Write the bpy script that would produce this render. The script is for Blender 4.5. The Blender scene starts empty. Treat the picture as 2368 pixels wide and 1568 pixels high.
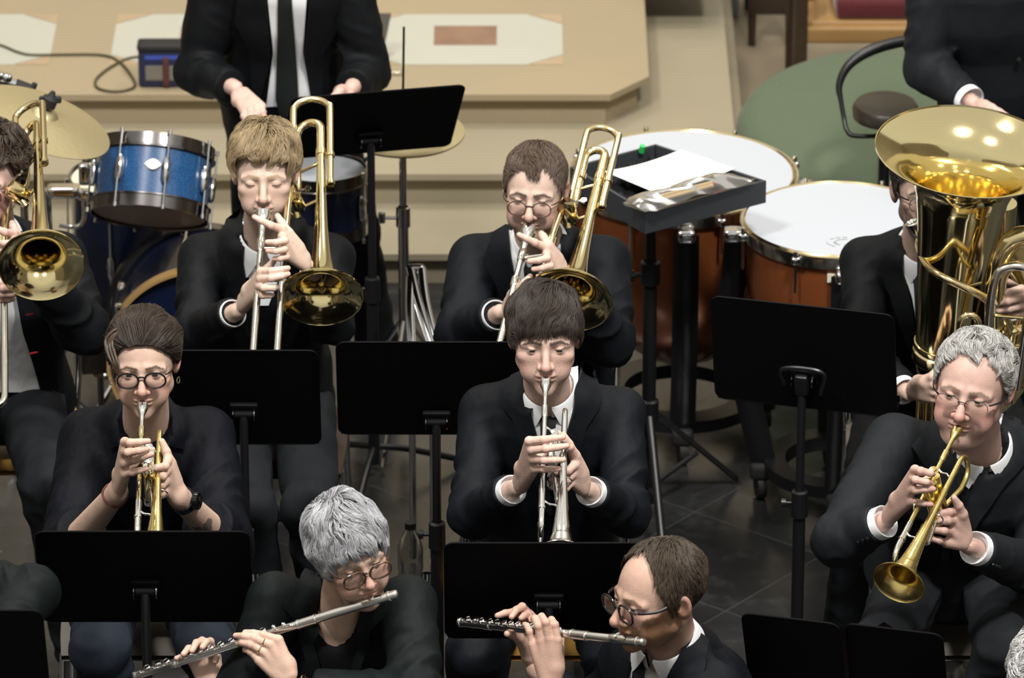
import bpy, math, random
import numpy as np
from mathutils import Vector, Matrix

rng = np.random.default_rng(7)
random.seed(7)
SC = bpy.context.scene
COL = SC.collection
FPX, CAMH = 13500.0, 6.8
SP, CP = math.sin(math.radians(24)), math.cos(math.radians(24))


def A(px, py, Y):
    """The point of the place at depth Y seen at (px, py) of the 2368x1568 frame."""
    a = (px - 1184) / FPX
    b = (784 - py) / FPX
    t = Y / (CP + b * SP)
    return np.array([a * t, Y, CAMH + t * (-SP + b * CP)])


def G(px, py, z):
    """The point at height z seen at (px, py)."""
    a = (px - 1184) / FPX
    b = (784 - py) / FPX
    t = (z - CAMH) / (-SP + b * CP)
    return np.array([a * t, t * (CP + b * SP), z])


def v3(*a):
    return np.array(a, float)


def nrm(v):
    v = np.asarray(v, float)
    return v / (np.linalg.norm(v) + 1e-12)


# ------------------------------------------------------------------ materials
def srgb(r, g, b):
    f = lambda c: (c / 255 / 12.92) if c / 255 <= 0.04045 else ((c / 255 + 0.055) / 1.055) ** 2.4
    return (f(r), f(g), f(b), 1)


def mat(name, col=(0.5, 0.5, 0.5, 1), rough=0.5, metal=0.0, spec=0.5, bump=None, var=None, attr=False,
        sss=0.0, sheen=0.0, coat=0.0, rvar=None, aniso=0.0):
    m = bpy.data.materials.new(name)
    m.use_nodes = True
    nt = m.node_tree
    N, L = nt.nodes, nt.links
    b = N['Principled BSDF']
    b.inputs['Base Color'].default_value = col
    b.inputs['Roughness'].default_value = rough
    b.inputs['Metallic'].default_value = metal
    b.inputs['Specular IOR Level'].default_value = spec
    b.inputs['Coat Weight'].default_value = coat
    b.inputs['Anisotropic'].default_value = aniso
    if sheen:
        b.inputs['Sheen Weight'].default_value = sheen
        b.inputs['Sheen Roughness'].default_value = 0.4
    if sss:
        b.inputs['Subsurface Weight'].default_value = sss
        b.inputs['Subsurface Radius'].default_value = (0.012, 0.005, 0.003)
        b.inputs['Subsurface Scale'].default_value = 0.6
    tc = N.new('ShaderNodeTexCoord')
    src = None
    if attr:
        at = N.new('ShaderNodeAttribute')
        at.attribute_name = 'Col'
        src = at.outputs['Color']
    if var:
        sc_, amt, c2 = var
        nz = N.new('ShaderNodeTexNoise')
        nz.inputs['Scale'].default_value = sc_
        nz.inputs['Detail'].default_value = 5
        L.new(tc.outputs['Object'], nz.inputs['Vector'])
        rp = N.new('ShaderNodeMapRange')
        rp.inputs['From Min'].default_value = 0.35
        rp.inputs['From Max'].default_value = 0.7
        rp.inputs['To Max'].default_value = amt
        L.new(nz.outputs['Fac'], rp.inputs['Value'])
        mx = N.new('ShaderNodeMix')
        mx.data_type = 'RGBA'
        L.new(rp.outputs['Result'], mx.inputs['Factor'])
        if src:
            L.new(src, mx.inputs['A'])
        else:
            mx.inputs['A'].default_value = col
        mx.inputs['B'].default_value = c2
        src = mx.outputs['Result']
    if src:
        L.new(src, b.inputs['Base Color'])
    if rvar:
        sc_, lo, hi = rvar
        nz = N.new('ShaderNodeTexNoise')
        nz.inputs['Scale'].default_value = sc_
        nz.inputs['Detail'].default_value = 4
        L.new(tc.outputs['Object'], nz.inputs['Vector'])
        rp = N.new('ShaderNodeMapRange')
        rp.inputs['From Min'].default_value = 0.3
        rp.inputs['From Max'].default_value = 0.7
        rp.inputs['To Min'].default_value = lo
        rp.inputs['To Max'].default_value = hi
        L.new(nz.outputs['Fac'], rp.inputs['Value'])
        L.new(rp.outputs['Result'], b.inputs['Roughness'])
    if bump:
        h = None
        for sc_, st, stretch in bump:
            nz = N.new('ShaderNodeTexNoise')
            nz.inputs['Scale'].default_value = sc_
            nz.inputs['Detail'].default_value = 3
            mp = N.new('ShaderNodeMapping')
            mp.inputs['Scale'].default_value = stretch
            L.new(tc.outputs['Object'], mp.inputs['Vector'])
            L.new(mp.outputs['Vector'], nz.inputs['Vector'])
            bp = N.new('ShaderNodeBump')
            bp.inputs['Strength'].default_value = 1.0
            bp.inputs['Distance'].default_value = st
            L.new(nz.outputs['Fac'], bp.inputs['Height'])
            if h:
                L.new(h, bp.inputs['Normal'])
            h = bp.outputs['Normal']
        L.new(h, b.inputs['Normal'])
    return m


M = {}
CLOTH = [(9, 0.012, (1, 1, 0.5)), (900, 0.0004, (1, 1, 1))]
M['black_suit'] = mat('black_suit', (0.0054, 0.0063, 0.0080, 1), 0.6, spec=0.13, bump=CLOTH, sheen=0.0)
M['navy_suit'] = mat('navy_suit', (0.0058, 0.0072, 0.0102, 1), 0.6, spec=0.13, bump=CLOTH, sheen=0.0)
M['charcoal_suit'] = mat('charcoal_suit', (0.0112, 0.0130, 0.0158, 1), 0.6, spec=0.13, bump=CLOTH, sheen=0.0)
M['green_black_suit'] = mat('green_black_suit', (0.0058, 0.0084, 0.0090, 1), 0.6, spec=0.13, bump=CLOTH, sheen=0.0)
M['black_blouse'] = mat('black_blouse', (0.0040, 0.0048, 0.0080, 1), 0.62, spec=0.11, bump=[(12, 0.008, (1.5, 1.5, 0.5)), (700, 0.0003, (1, 1, 1))], sheen=0.0)
M['black_top'] = mat('black_top', (0.004, 0.004, 0.005, 1), 0.85, spec=0.2)
M['grey_trousers'] = mat('grey_trousers', (0.0145, 0.0165, 0.0195, 1), 0.8, spec=0.12, bump=CLOTH)
M['jeans'] = mat('jeans', (0.017, 0.022, 0.033, 1), 0.85, spec=0.12, bump=CLOTH, var=(10, 0.5, (0.026, 0.031, 0.042, 1)))
M['white_shirt'] = mat('white_shirt', (0.78, 0.80, 0.83, 1), 0.75, spec=0.3, bump=[(12, 0.008, (1, 1, 0.5))])
M['black_tie'] = mat('black_tie', (0.008, 0.011, 0.011, 1), 0.6, spec=0.4)
M['button'] = mat('button', (0.006, 0.006, 0.007, 1), 0.3)
M['red_thread'] = mat('red_thread', (0.32, 0.01, 0.02, 1), 0.7)
M['shoe'] = mat('shoe_leather', (0.008, 0.008, 0.008, 1), 0.3)
M['skin'] = mat('skin', rough=0.48, spec=0.4, attr=True, sss=0.12, bump=[(260, 0.0006, (1, 1, 1))])
M['hair'] = mat('hair', rough=0.55, spec=0.28, attr=True)
M['brass'] = mat('lacquered_brass', (0.88, 0.74, 0.41, 1), 0.12, 1.0)
M['brass_bell'] = mat('brass_bell', (0.88, 0.76, 0.43, 1), 0.10, 1.0)
M['satin_brass'] = mat('satin_brass', (0.80, 0.64, 0.25, 1), 0.27, 1.0, rvar=(30, 0.2, 0.34))
M['rose_brass'] = mat('rose_brass', (0.80, 0.50, 0.24, 1), 0.12, 1.0)
M['pale_brass'] = mat('pale_brass', (0.88, 0.74, 0.42, 1), 0.16, 1.0)
M['silver'] = mat('silver_plate', (0.96, 0.96, 0.94, 1), 0.15, 1.0)
M['nickel'] = mat('nickel', (0.78, 0.75, 0.68, 1), 0.16, 1.0)
M['flute_silver'] = mat('flute_silver', (0.95, 0.94, 0.92, 1), 0.27, 1.0)
M['chrome'] = mat('chrome', (0.75, 0.76, 0.78, 1), 0.1, 1.0)
M['dark_chrome'] = mat('dark_chrome', (0.20, 0.19, 0.19, 1), 0.2, 1.0)
M['stand_black'] = mat('stand_black', (0.0025, 0.0025, 0.0032, 1), 0.6, spec=0.10)
M['stand_pole'] = mat('stand_pole', (0.006, 0.006, 0.008, 1), 0.38, spec=0.5)
M['rubber'] = mat('rubber', (0.01, 0.01, 0.011, 1), 0.7)
M['drumhead'] = mat('drumhead', (0.43, 0.46, 0.51, 1), 0.42, spec=0.35)
M['drumhead_warm'] = mat('drumhead_warm', (0.62, 0.58, 0.46, 1), 0.5, spec=0.3)
M['drumhead_under'] = mat('drumhead_under', (0.50, 0.43, 0.38, 1), 0.4)
M['blue_sparkle'] = mat('blue_sparkle', (0.008, 0.045, 0.15, 1), 0.25, spec=0.5, coat=0.5, var=(260, 0.9, (0.03, 0.12, 0.28, 1)))
M['navy_shell'] = mat('navy_shell', (0.004, 0.008, 0.032, 1), 0.25, spec=0.5, coat=0.4)
M['copper'] = mat('copper_bowl', (0.34, 0.10, 0.032, 1), 0.27, 0.5, coat=0.4, rvar=(4, 0.2, 0.36))
M['wood_hoop'] = mat('wood_hoop', (0.36, 0.22, 0.08, 1), 0.35)
M['cymbal'] = mat('cymbal_bronze', (0.50, 0.43, 0.25, 1), 0.45, 0.8, bump=[(60, 0.001, (1, 1, 1))])
M['foam'] = mat('foam', (0.018, 0.019, 0.020, 1), 0.95, spec=0.1)
M['tray'] = mat('tray_side', (0.034, 0.038, 0.045, 1), 0.6)
M['paper'] = mat('paper', (0.90, 0.90, 0.88, 1), 0.7)
M['stick_wood'] = mat('stick_wood', (0.62, 0.43, 0.20, 1), 0.5)
M['pink'] = mat('pink_felt', (0.75, 0.16, 0.14, 1), 0.8)
M['green_dot'] = mat('green_plastic', (0.02, 0.50, 0.10, 1), 0.4)
M['green_cloth'] = mat('green_cloth', (0.088, 0.115, 0.072, 1), 0.85, spec=0.2, sheen=0.1, bump=[(5, 0.02, (1, 1, 1))])
M['red_velvet'] = mat('red_velvet', (0.085, 0.004, 0.009, 1), 0.8, sheen=0.5, var=(18, 0.5, (0.05, 0.003, 0.006, 1)))
M['oak'] = mat('oak', (0.28, 0.165, 0.06, 1), 0.4, var=(7, 0.6, (0.26, 0.14, 0.05, 1)))
M['dark_wood'] = mat('dark_wood', (0.045, 0.028, 0.018, 1), 0.4, var=(7, 0.6, (0.022, 0.014, 0.01, 1)))
M['brown_seat'] = mat('brown_leather', (0.022, 0.018, 0.014, 1), 0.35, spec=0.5)
M['bag_blue'] = mat('bag_blue', (0.012, 0.017, 0.06, 1), 0.5)
M['bag_stripe'] = mat('bag_stripe', (0.04, 0.07, 0.38, 1), 0.5)
M['bag_strap'] = mat('bag_strap', (0.07, 0.022, 0.02, 1), 0.7)
M['bag_window'] = mat('bag_window', (0.16, 0.15, 0.13, 1), 0.15, spec=0.7)
M['cable'] = mat('cable', (0.055, 0.045, 0.018, 1), 0.6)
M['grey_board'] = mat('grey_board', (0.070, 0.062, 0.050, 1), 0.7)
M['watch'] = mat('watch', (0.004, 0.004, 0.005, 1), 0.12)
M['bracelet'] = mat('bracelet', (0.13, 0.035, 0.03, 1), 0.7)
M['gold'] = mat('gold', (0.85, 0.62, 0.28, 1), 0.15, 1.0)
M['glasses_dark'] = mat('glasses_dark', (0.012, 0.010, 0.012, 1), 0.25)
M['glasses_brown'] = mat('glasses_brown', (0.06, 0.035, 0.018, 1), 0.25)
M['glasses_red'] = mat('glasses_red', (0.085, 0.014, 0.014, 1), 0.3)
M['tortoise'] = mat('tortoise', (0.13, 0.065, 0.035, 1), 0.25, var=(70, 1.0, (0.012, 0.008, 0.012, 1)))
M['steel_frame'] = mat('steel_frame', (0.10, 0.10, 0.11, 1), 0.25, 0.9)
M['sticker'] = mat('sticker', (0.72, 0.70, 0.62, 1), 0.5)
M['sticker_yellow'] = mat('sticker_yellow', (0.62, 0.48, 0.03, 1), 0.5)
M['print_grey'] = mat('print_grey', (0.42, 0.43, 0.46, 1), 0.6)
M['folder'] = mat('folder', (0.015, 0.006, 0.009, 1), 0.45)
M['chair_plastic'] = mat('chair_seat_grey', (0.14, 0.13, 0.115, 1), 0.5)
M['chair_wood'] = mat('chair_wood', (0.50, 0.28, 0.07, 1), 0.35, var=(9, 0.4, (0.36, 0.19, 0.05, 1)))
M['stone_column'] = mat('stone_column', (0.33, 0.36, 0.40, 1), 0.6)


def glassy(name, tint, fac, rough=0.03):
    m = bpy.data.materials.new(name)
    m.use_nodes = True
    nt = m.node_tree
    N, L = nt.nodes, nt.links
    N.remove(N['Principled BSDF'])
    tr = N.new('ShaderNodeBsdfTransparent')
    tr.inputs['Color'].default_value = tint
    gl = N.new('ShaderNodeBsdfGlossy')
    gl.inputs['Roughness'].default_value = rough
    fr = N.new('ShaderNodeFresnel')
    fr.inputs['IOR'].default_value = 1.45
    ad = N.new('ShaderNodeMath')
    ad.operation = 'ADD'
    ad.inputs[1].default_value = fac
    L.new(fr.outputs['Fac'], ad.inputs[0])
    mx = N.new('ShaderNodeMixShader')
    L.new(ad.outputs[0], mx.inputs['Fac'])
    L.new(tr.outputs[0], mx.inputs[1])
    L.new(gl.outputs[0], mx.inputs[2])
    L.new(mx.outputs[0], N['Material Output'].inputs['Surface'])
    return m


M['lens'] = glassy('lens', (0.99, 0.99, 0.99, 1), 0.0)
M['plastic_film'] = glassy('plastic_film', (0.88, 0.89, 0.90, 1), 0.16, 0.18)
M['bottle'] = glassy('bottle_plastic', (0.80, 0.82, 0.80, 1), 0.04, 0.05)


# ------------------------------------------------------------------ objects
def tag(o, label=None, cat=None, group=None, kind=None):
    if label: o['label'] = label
    if cat: o['category'] = cat
    if group: o['group'] = group
    if kind: o['kind'] = kind
    return o


def thing(name, label, cat, loc, group=None):
    o = bpy.data.objects.new(name, None)
    o.empty_display_size = 0.05
    COL.objects.link(o)
    o.location = [float(x) for x in loc]
    return tag(o, label, cat, group)


def root_loc(o):
    l = Vector((0, 0, 0))
    while o is not None:
        l = l + o.location
        o = o.parent
    return np.array(l)


def mesh_obj(name, V, quads=None, tris=None, m=None, parent=None, smooth=True, col=None, origin=None):
    V = np.asarray(V, np.float32).reshape(-1, 3)
    base = np.zeros(3)
    if parent is not None:
        base = root_loc(parent)
    loc = np.zeros(3)
    if parent is None and origin is not None:
        loc = np.asarray(origin, float)
        base = loc
    V = V - base.astype(np.float32)
    me = bpy.data.meshes.new(name)
    q = np.zeros((0, 4), np.int32) if quads is None or len(quads) == 0 else np.asarray(quads, np.int32)
    t = np.zeros((0, 3), np.int32) if tris is None or len(tris) == 0 else np.asarray(tris, np.int32)
    me.vertices.add(len(V))
    me.vertices.foreach_set('co', V.ravel())
    nl = q.size + t.size
    me.loops.add(nl)
    me.polygons.add(len(q) + len(t))
    me.loops.foreach_set('vertex_index', np.concatenate([q.ravel(), t.ravel()]).astype(np.int32))
    st = np.concatenate([np.arange(len(q)) * 4, q.size + np.arange(len(t)) * 3]).astype(np.int32)
    me.polygons.foreach_set('loop_start', st)
    me.polygons.foreach_set('use_smooth', np.full(len(st), bool(smooth)))
    me.update(calc_edges=True)
    me.validate()
    if col is not None:
        ca = me.color_attributes.new('Col', 'FLOAT_COLOR', 'POINT')
        c4 = np.ones((len(V), 4), np.float32)
        c4[:, :3] = col
        ca.data.foreach_set('color', c4.ravel())
    o = bpy.data.objects.new(name, me)
    COL.objects.link(o)
    if m is not None:
        me.materials.append(M[m] if isinstance(m, str) else m)
    if parent is not None:
        o.parent = parent
    else:
        o.location = loc
    if smooth:
        try:
            me.set_sharp_from_angle(angle=math.radians(42))
        except Exception:
            pass
    return o


def catmull(pts, n=8):
    pts = np.asarray(pts, float)
    P = np.vstack([2 * pts[0] - pts[1], pts, 2 * pts[-1] - pts[-2]])
    out = []
    for i in range(1, len(P) - 2):
        p0, p1, p2, p3 = P[i - 1], P[i], P[i + 1], P[i + 2]
        for k in range(n):
            t = k / n
            out.append(0.5 * ((2 * p1) + (-p0 + p2) * t + (2 * p0 - 5 * p1 + 4 * p2 - p3) * t * t + (-p0 + 3 * p1 - 3 * p2 + p3) * t ** 3))
    out.append(pts[-1])
    return np.array(out)


def basis(d, up=(0, 0, 1)):
    """columns: side, up', d"""
    d = nrm(d)
    up = np.asarray(up, float)
    if abs(d @ nrm(up)) > 0.98:
        up = v3(0, 1, 0) if abs(d[1]) < 0.9 else v3(1, 0, 0)
    s = nrm(np.cross(up, d))
    u = np.cross(d, s)
    return np.stack([s, u, d], 1)


class MB:
    def __init__(self):
        self.V, self.Q, self.T, self.n = [], [], [], 0

    def add(self, V, Q=None, T=None):
        V = np.asarray(V, float).reshape(-1, 3)
        self.V.append(V)
        if Q is not None and len(Q): self.Q.append(np.asarray(Q) + self.n)
        if T is not None and len(T): self.T.append(np.asarray(T) + self.n)
        self.n += len(V)
        return self

    def grid(self, Pg, closed_u=False, closed_v=False):
        Pg = np.asarray(Pg, float)
        nu, nv = Pg.shape[:2]
        idx = np.arange(nu * nv).reshape(nu, nv)
        iu = np.arange(nu if closed_u else nu - 1)
        iv = np.arange(nv if closed_v else nv - 1)
        a = idx[np.ix_(iu, iv)]
        b = idx[np.ix_((iu + 1) % nu, iv)]
        c = idx[np.ix_((iu + 1) % nu, (iv + 1) % nv)]
        d = idx[np.ix_(iu, (iv + 1) % nv)]
        self.add(Pg.reshape(-1, 3), np.stack([a, b, c, d], -1).reshape(-1, 4))
        return self

    def tube(self, path, r, seg=10, caps=True, closed=False, flat=None):
        P = np.asarray(path, float)
        n = len(P)
        R = np.broadcast_to(np.asarray(r, float), (n,))
        T = np.gradient(P, axis=0)
        if closed:
            T = np.roll(P, -1, 0) - np.roll(P, 1, 0)
        T /= np.linalg.norm(T, axis=1)[:, None] + 1e-12
        s = basis(T[0])[:, 0]
        ang = np.linspace(0, 2 * np.pi, seg, endpoint=False)
        G_ = np.empty((n, seg, 3))
        for i in range(n):
            s = s - T[i] * (s @ T[i])
            s = nrm(s)
            u = np.cross(T[i], s)
            a, b2 = (1, 1) if flat is None else flat
            G_[i] = P[i] + R[i] * (np.cos(ang)[:, None] * s * a + np.sin(ang)[:, None] * u * b2)
        base = self.n
        self.grid(G_, closed_u=closed, closed_v=True)
        if caps and not closed:
            for e, flip in ((0, True), (n - 1, False)):
                c = self.n
                self.add(P[e][None])
                ring = base + e * seg + np.arange(seg)
                nx = base + e * seg + (np.arange(seg) + 1) % seg
                tri = np.stack([np.full(seg, c), ring, nx], 1)
                self.T.append(tri[:, ::-1] if flip else tri)
        return self

    def rod(self, a, b, r, seg=10, r2=None):
        return self.tube([a, b], [r, r if r2 is None else r2], seg)

    def lathe(self, prof, o=(0, 0, 0), d=(0, 0, 1), seg=40, up=(0, 0, 1), closed=False):
        """prof: (radius, height) pairs along axis d from o"""
        B = basis(d, up)
        ang = np.linspace(0, 2 * np.pi, seg, endpoint=False)
        o = np.asarray(o, float)
        g = np.array([[o + r * (math.cos(t) * B[:, 0] + math.sin(t) * B[:, 1]) + h * B[:, 2] for t in ang] for r, h in prof])
        return self.grid(g, closed_u=closed, closed_v=True)

    def box(self, c, size, R=None, bev=0.0):
        c = np.asarray(c, float)
        sx, sy, sz = np.asarray(size, float) / 2
        R = np.eye(3) if R is None else np.asarray(R)
        if bev <= 0:
            V = np.array([[x, y, z] for z in (-sz, sz) for y in (-sy, sy) for x in (-sx, sx)])
            Q = [(0, 2, 3, 1), (4, 5, 7, 6), (0, 1, 5, 4), (2, 6, 7, 3), (0, 4, 6, 2), (1, 3, 7, 5)]
            return self.add(V @ R.T + c, Q)
        # rounded box: superellipsoid-like cube sphere
        n = 7
        t = np.linspace(-1, 1, n)
        e = np.array([sx, sy, sz])
        bv = min(bev, *(e * 0.999))
        for ax in range(3):
            for sg in (-1, 1):
                u, v = np.meshgrid(t, t, indexing='ij')
                p = np.zeros((n, n, 3))
                p[..., ax] = sg
                p[..., (ax + 1) % 3] = u
                p[..., (ax + 2) % 3] = v
                s_ = np.sign(p) * np.where(np.abs(p) > 0.99, 1, np.where(np.abs(p) > 0.5, 1, np.abs(p) / 0.5))
                inner = np.clip(p * 2, -1, 1) * (e - bv)
                off = p.copy()
                off[np.abs(off) < 0.5] *= 0
                k = np.sign(p) * np.clip((np.abs(p) - 0.5) / 0.5, 0, 1)
                k[..., ax] = sg
                ln = np.linalg.norm(k, axis=-1, keepdims=True)
                q = inner + k / ln * bv
                if sg < 0:
                    q = q[::-1]
                self.grid(q @ R.T + c)
        return self

    def prism(self, poly, o, ex, ey, depth):
        """flat polygon (list of 2-D points) in the plane o+ex*u+ey*v, thickened by depth along ex x ey"""
        ex, ey = np.asarray(ex, float), np.asarray(ey, float)
        n = nrm(np.cross(ex, ey))
        P = np.array([np.asarray(o) + ex * u + ey * v for u, v in poly])
        k = len(P)
        c0, c1 = P.mean(0), P.mean(0) + n * depth
        V = np.vstack([P, P + n * depth, c0, c1])
        i = np.arange(k)
        j = (i + 1) % k
        Q = np.stack([i, j, j + k, i + k], 1)
        T = np.vstack([np.stack([np.full(k, 2 * k), j, i], 1), np.stack([np.full(k, 2 * k + 1), i + k, j + k], 1)])
        return self.add(V, Q, T)

    def build(self, name, m, parent=None, smooth=True, origin=None):
        V = np.vstack(self.V)
        Q = np.vstack(self.Q) if self.Q else None
        T = np.vstack(self.T) if self.T else None
        return mesh_obj(name, V, Q, T, m, parent, smooth, origin=origin)


def copy_tree(o, parent=None):
    c = o.copy()
    COL.objects.link(c)
    if parent is not None: c.parent = parent
    for ch in list(o.children): copy_tree(ch, c)
    return c


def round_rect(w, h, r, n=5):
    out = []
    for cx, cy, a0 in ((w / 2 - r, h / 2 - r, 0), (-w / 2 + r, h / 2 - r, 90), (-w / 2 + r, -h / 2 + r, 180), (w / 2 - r, -h / 2 + r, 270)):
        for k in range(n + 1):
            a = math.radians(a0 + 90 * k / n)
            out.append((cx + r * math.cos(a), cy + r * math.sin(a)))
    return out


# ------------------------------------------------------------------ implicit surfaces
def _hash(i, j, k, s):
    with np.errstate(over='ignore'):
        h = (i.astype(np.int64) * 374761393 + j.astype(np.int64) * 668265263 + k.astype(np.int64) * 2147483647 + s * 974711) & 0xffffffff
        h = ((h ^ (h >> 13)) * 1274126177) & 0xffffffff
        h = h ^ (h >> 16)
    return (h & 0xffff).astype(np.float32) / 32768.0 - 1.0


def vnoise(P, seed=0):
    P = np.asarray(P, np.float32)
    I = np.floor(P).astype(np.int64)
    f = P - I
    f = f * f * (3 - 2 * f)
    out = 0
    for dx in (0, 1):
        for dy in (0, 1):
            for dz in (0, 1):
                w = (f[:, 0] if dx else 1 - f[:, 0]) * (f[:, 1] if dy else 1 - f[:, 1]) * (f[:, 2] if dz else 1 - f[:, 2])
                out = out + w * _hash(I[:, 0] + dx, I[:, 1] + dy, I[:, 2] + dz, seed)
    return out


def smin(a, b, k):
    h = np.clip(0.5 + 0.5 * (b - a) / k, 0, 1)
    return b * (1 - h) + a * h - k * h * (1 - h)


def smax(a, b, k):
    return -smin(-a, -b, k)


def cap(P, a, b, r1, r2=None, ret=False):
    a = np.asarray(a, np.float32)
    b = np.asarray(b, np.float32)
    r2 = r1 if r2 is None else r2
    ba = b - a
    pa = P - a
    h = np.clip(pa @ ba / (ba @ ba + 1e-12), 0, 1)
    d = np.linalg.norm(pa - h[:, None] * ba, axis=1) - (r1 + h * (r2 - r1))
    return (d, h) if ret else d


def ell(P, c, r, R=None):
    q = P - np.asarray(c, np.float32)
    if R is not None: q = q @ np.asarray(R, np.float32)
    r = np.asarray(r, np.float32)
    k0 = np.linalg.norm(q / r, axis=1)
    k1 = np.linalg.norm(q / (r * r), axis=1)
    return k0 * (k0 - 1) / (k1 + 1e-9)


def ball(P, c, r):
    return np.linalg.norm(P - np.asarray(c, np.float32), axis=1) - r


RES = 1.0


def surface(fn, lo, hi, h, c=4, band=2.2):
    h = h * RES
    lo = np.asarray(lo, np.float32)
    hi = np.asarray(hi, np.float32)
    n = np.maximum(1, np.ceil((hi - lo) / (h * c)).astype(int))
    ax = [lo[i] + np.arange(n[i] + 1, dtype=np.float32) * h * c for i in range(3)]
    g = np.stack(np.meshgrid(*ax, indexing='ij'), -1).reshape(-1, 3)
    dc = fn(g).astype(np.float32).reshape(n + 1)
    near = np.zeros(n, bool)
    thr = band * h * c
    pos = np.zeros(n, bool)
    neg = np.zeros(n, bool)
    for i in (0, 1):
        for j in (0, 1):
            for k in (0, 1):
                s = dc[i:n[0] + i, j:n[1] + j, k:n[2] + k]
                near |= np.abs(s) < thr
                pos |= s > 0
                neg |= s <= 0
    near |= pos & neg
    F = n * c + 1
    mask = np.zeros(F, bool)
    rep = near.repeat(c, 0).repeat(c, 1).repeat(c, 2)
    mask[:-1, :-1, :-1] = rep
    mask[1:] |= mask[:-1].copy()
    mask[:, 1:] |= mask[:, :-1].copy()
    mask[:, :, 1:] |= mask[:, :, :-1].copy()
    d = np.full(F, 1.0, np.float32)
    d[:-1, :-1, :-1] = dc[:-1, :-1, :-1].repeat(c, 0).repeat(c, 1).repeat(c, 2)
    idx = np.argwhere(mask)
    P = lo + idx.astype(np.float32) * h
    vals = np.empty(len(P), np.float32)
    B = 400000
    for i in range(0, len(P), B):
        vals[i:i + B] = fn(P[i:i + B])
    d[mask] = vals
    # border outside
    d[0], d[-1], d[:, 0], d[:, -1], d[:, :, 0], d[:, :, -1] = [np.maximum(x, 1e-4) for x in (d[0], d[-1], d[:, 0], d[:, -1], d[:, :, 0], d[:, :, -1])]
    s = d < 0
    cnt = np.zeros(np.array(F) - 1, np.int8)
    for i in (0, 1):
        for j in (0, 1):
            for k in (0, 1):
                cnt += s[i:F[0] - 1 + i, j:F[1] - 1 + j, k:F[2] - 1 + k]
    act = (cnt > 0) & (cnt < 8)
    ci = np.argwhere(act)
    ids = np.full(act.shape, -1, np.int32)
    ids[act] = np.arange(len(ci))
    acc = np.zeros((len(ci), 3), np.float32)
    num = np.zeros(len(ci), np.float32)
    for a in range(3):
        o1, o2 = [(1, 2), (0, 2), (0, 1)][a]
        for p in (0, 1):
            for q in (0, 1):
                e0 = ci.copy()
                e0[:, o1] += p
                e0[:, o2] += q
                e1 = e0.copy()
                e1[:, a] += 1
                d0 = d[e0[:, 0], e0[:, 1], e0[:, 2]]
                d1 = d[e1[:, 0], e1[:, 1], e1[:, 2]]
                cr = (d0 < 0) != (d1 < 0)
                t = np.where(cr, d0 / (d0 - d1 + 1e-20), 0)
                pt = e0.astype(np.float32)
                pt[:, a] += t
                acc += pt * cr[:, None]
                num += cr
    V = lo + h * acc / num[:, None]
    quads = []
    for a in range(3):
        sl0 = [slice(None)] * 3
        sl1 = [slice(None)] * 3
        sl0[a] = slice(0, -1)
        sl1[a] = slice(1, None)
        s0, s1 = s[tuple(sl0)], s[tuple(sl1)]
        e = np.argwhere(s0 != s1)
        o1, o2 = [(1, 2), (2, 0), (0, 1)][a]
        ok = (e[:, o1] > 0) & (e[:, o2] > 0) & (e[:, o1] < F[o1] - 1) & (e[:, o2] < F[o2] - 1)
        e = e[ok]
        if not len(e): continue

        def cell(p, q):
            x = e.copy()
            x[:, o1] -= p
            x[:, o2] -= q
            return ids[x[:, 0], x[:, 1], x[:, 2]]
        q4 = np.stack([cell(1, 1), cell(0, 1), cell(0, 0), cell(1, 0)], 1)
        flip = ~s0[e[:, 0], e[:, 1], e[:, 2]]
        q4[flip] = q4[flip][:, ::-1]
        quads.append(q4)
    Q = np.vstack(quads)
    Q = Q[(Q >= 0).all(1)]
    return V, Q


def grad(fn, P, e=0.002):
    g = np.stack([fn(P + np.eye(3, dtype=np.float32)[i] * e) - fn(P - np.eye(3, dtype=np.float32)[i] * e) for i in range(3)], 1)
    return g / (np.linalg.norm(g, axis=1)[:, None] + 1e-9)


def rotm(yaw=0, pitch=0, roll=0):
    y, p, r = map(math.radians, (yaw, pitch, roll))
    Rz = np.array([[math.cos(y), -math.sin(y), 0], [math.sin(y), math.cos(y), 0], [0, 0, 1]])
    Rx = np.array([[1, 0, 0], [0, math.cos(p), -math.sin(p)], [0, math.sin(p), math.cos(p)]])
    Ry = np.array([[math.cos(r), 0, math.sin(r)], [0, 1, 0], [-math.sin(r), 0, math.cos(r)]])
    return Rz @ Rx @ Ry
# ------------------------------------------------------------------ people
def lerp3(c, target, w):
    return c * (1 - w[:, None]) + np.asarray(target)[None] * w[:, None]


def sstep(a, b, x):
    t = np.clip((x - a) / (b - a), 0, 1)
    return t * t * (3 - 2 * t)


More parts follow.
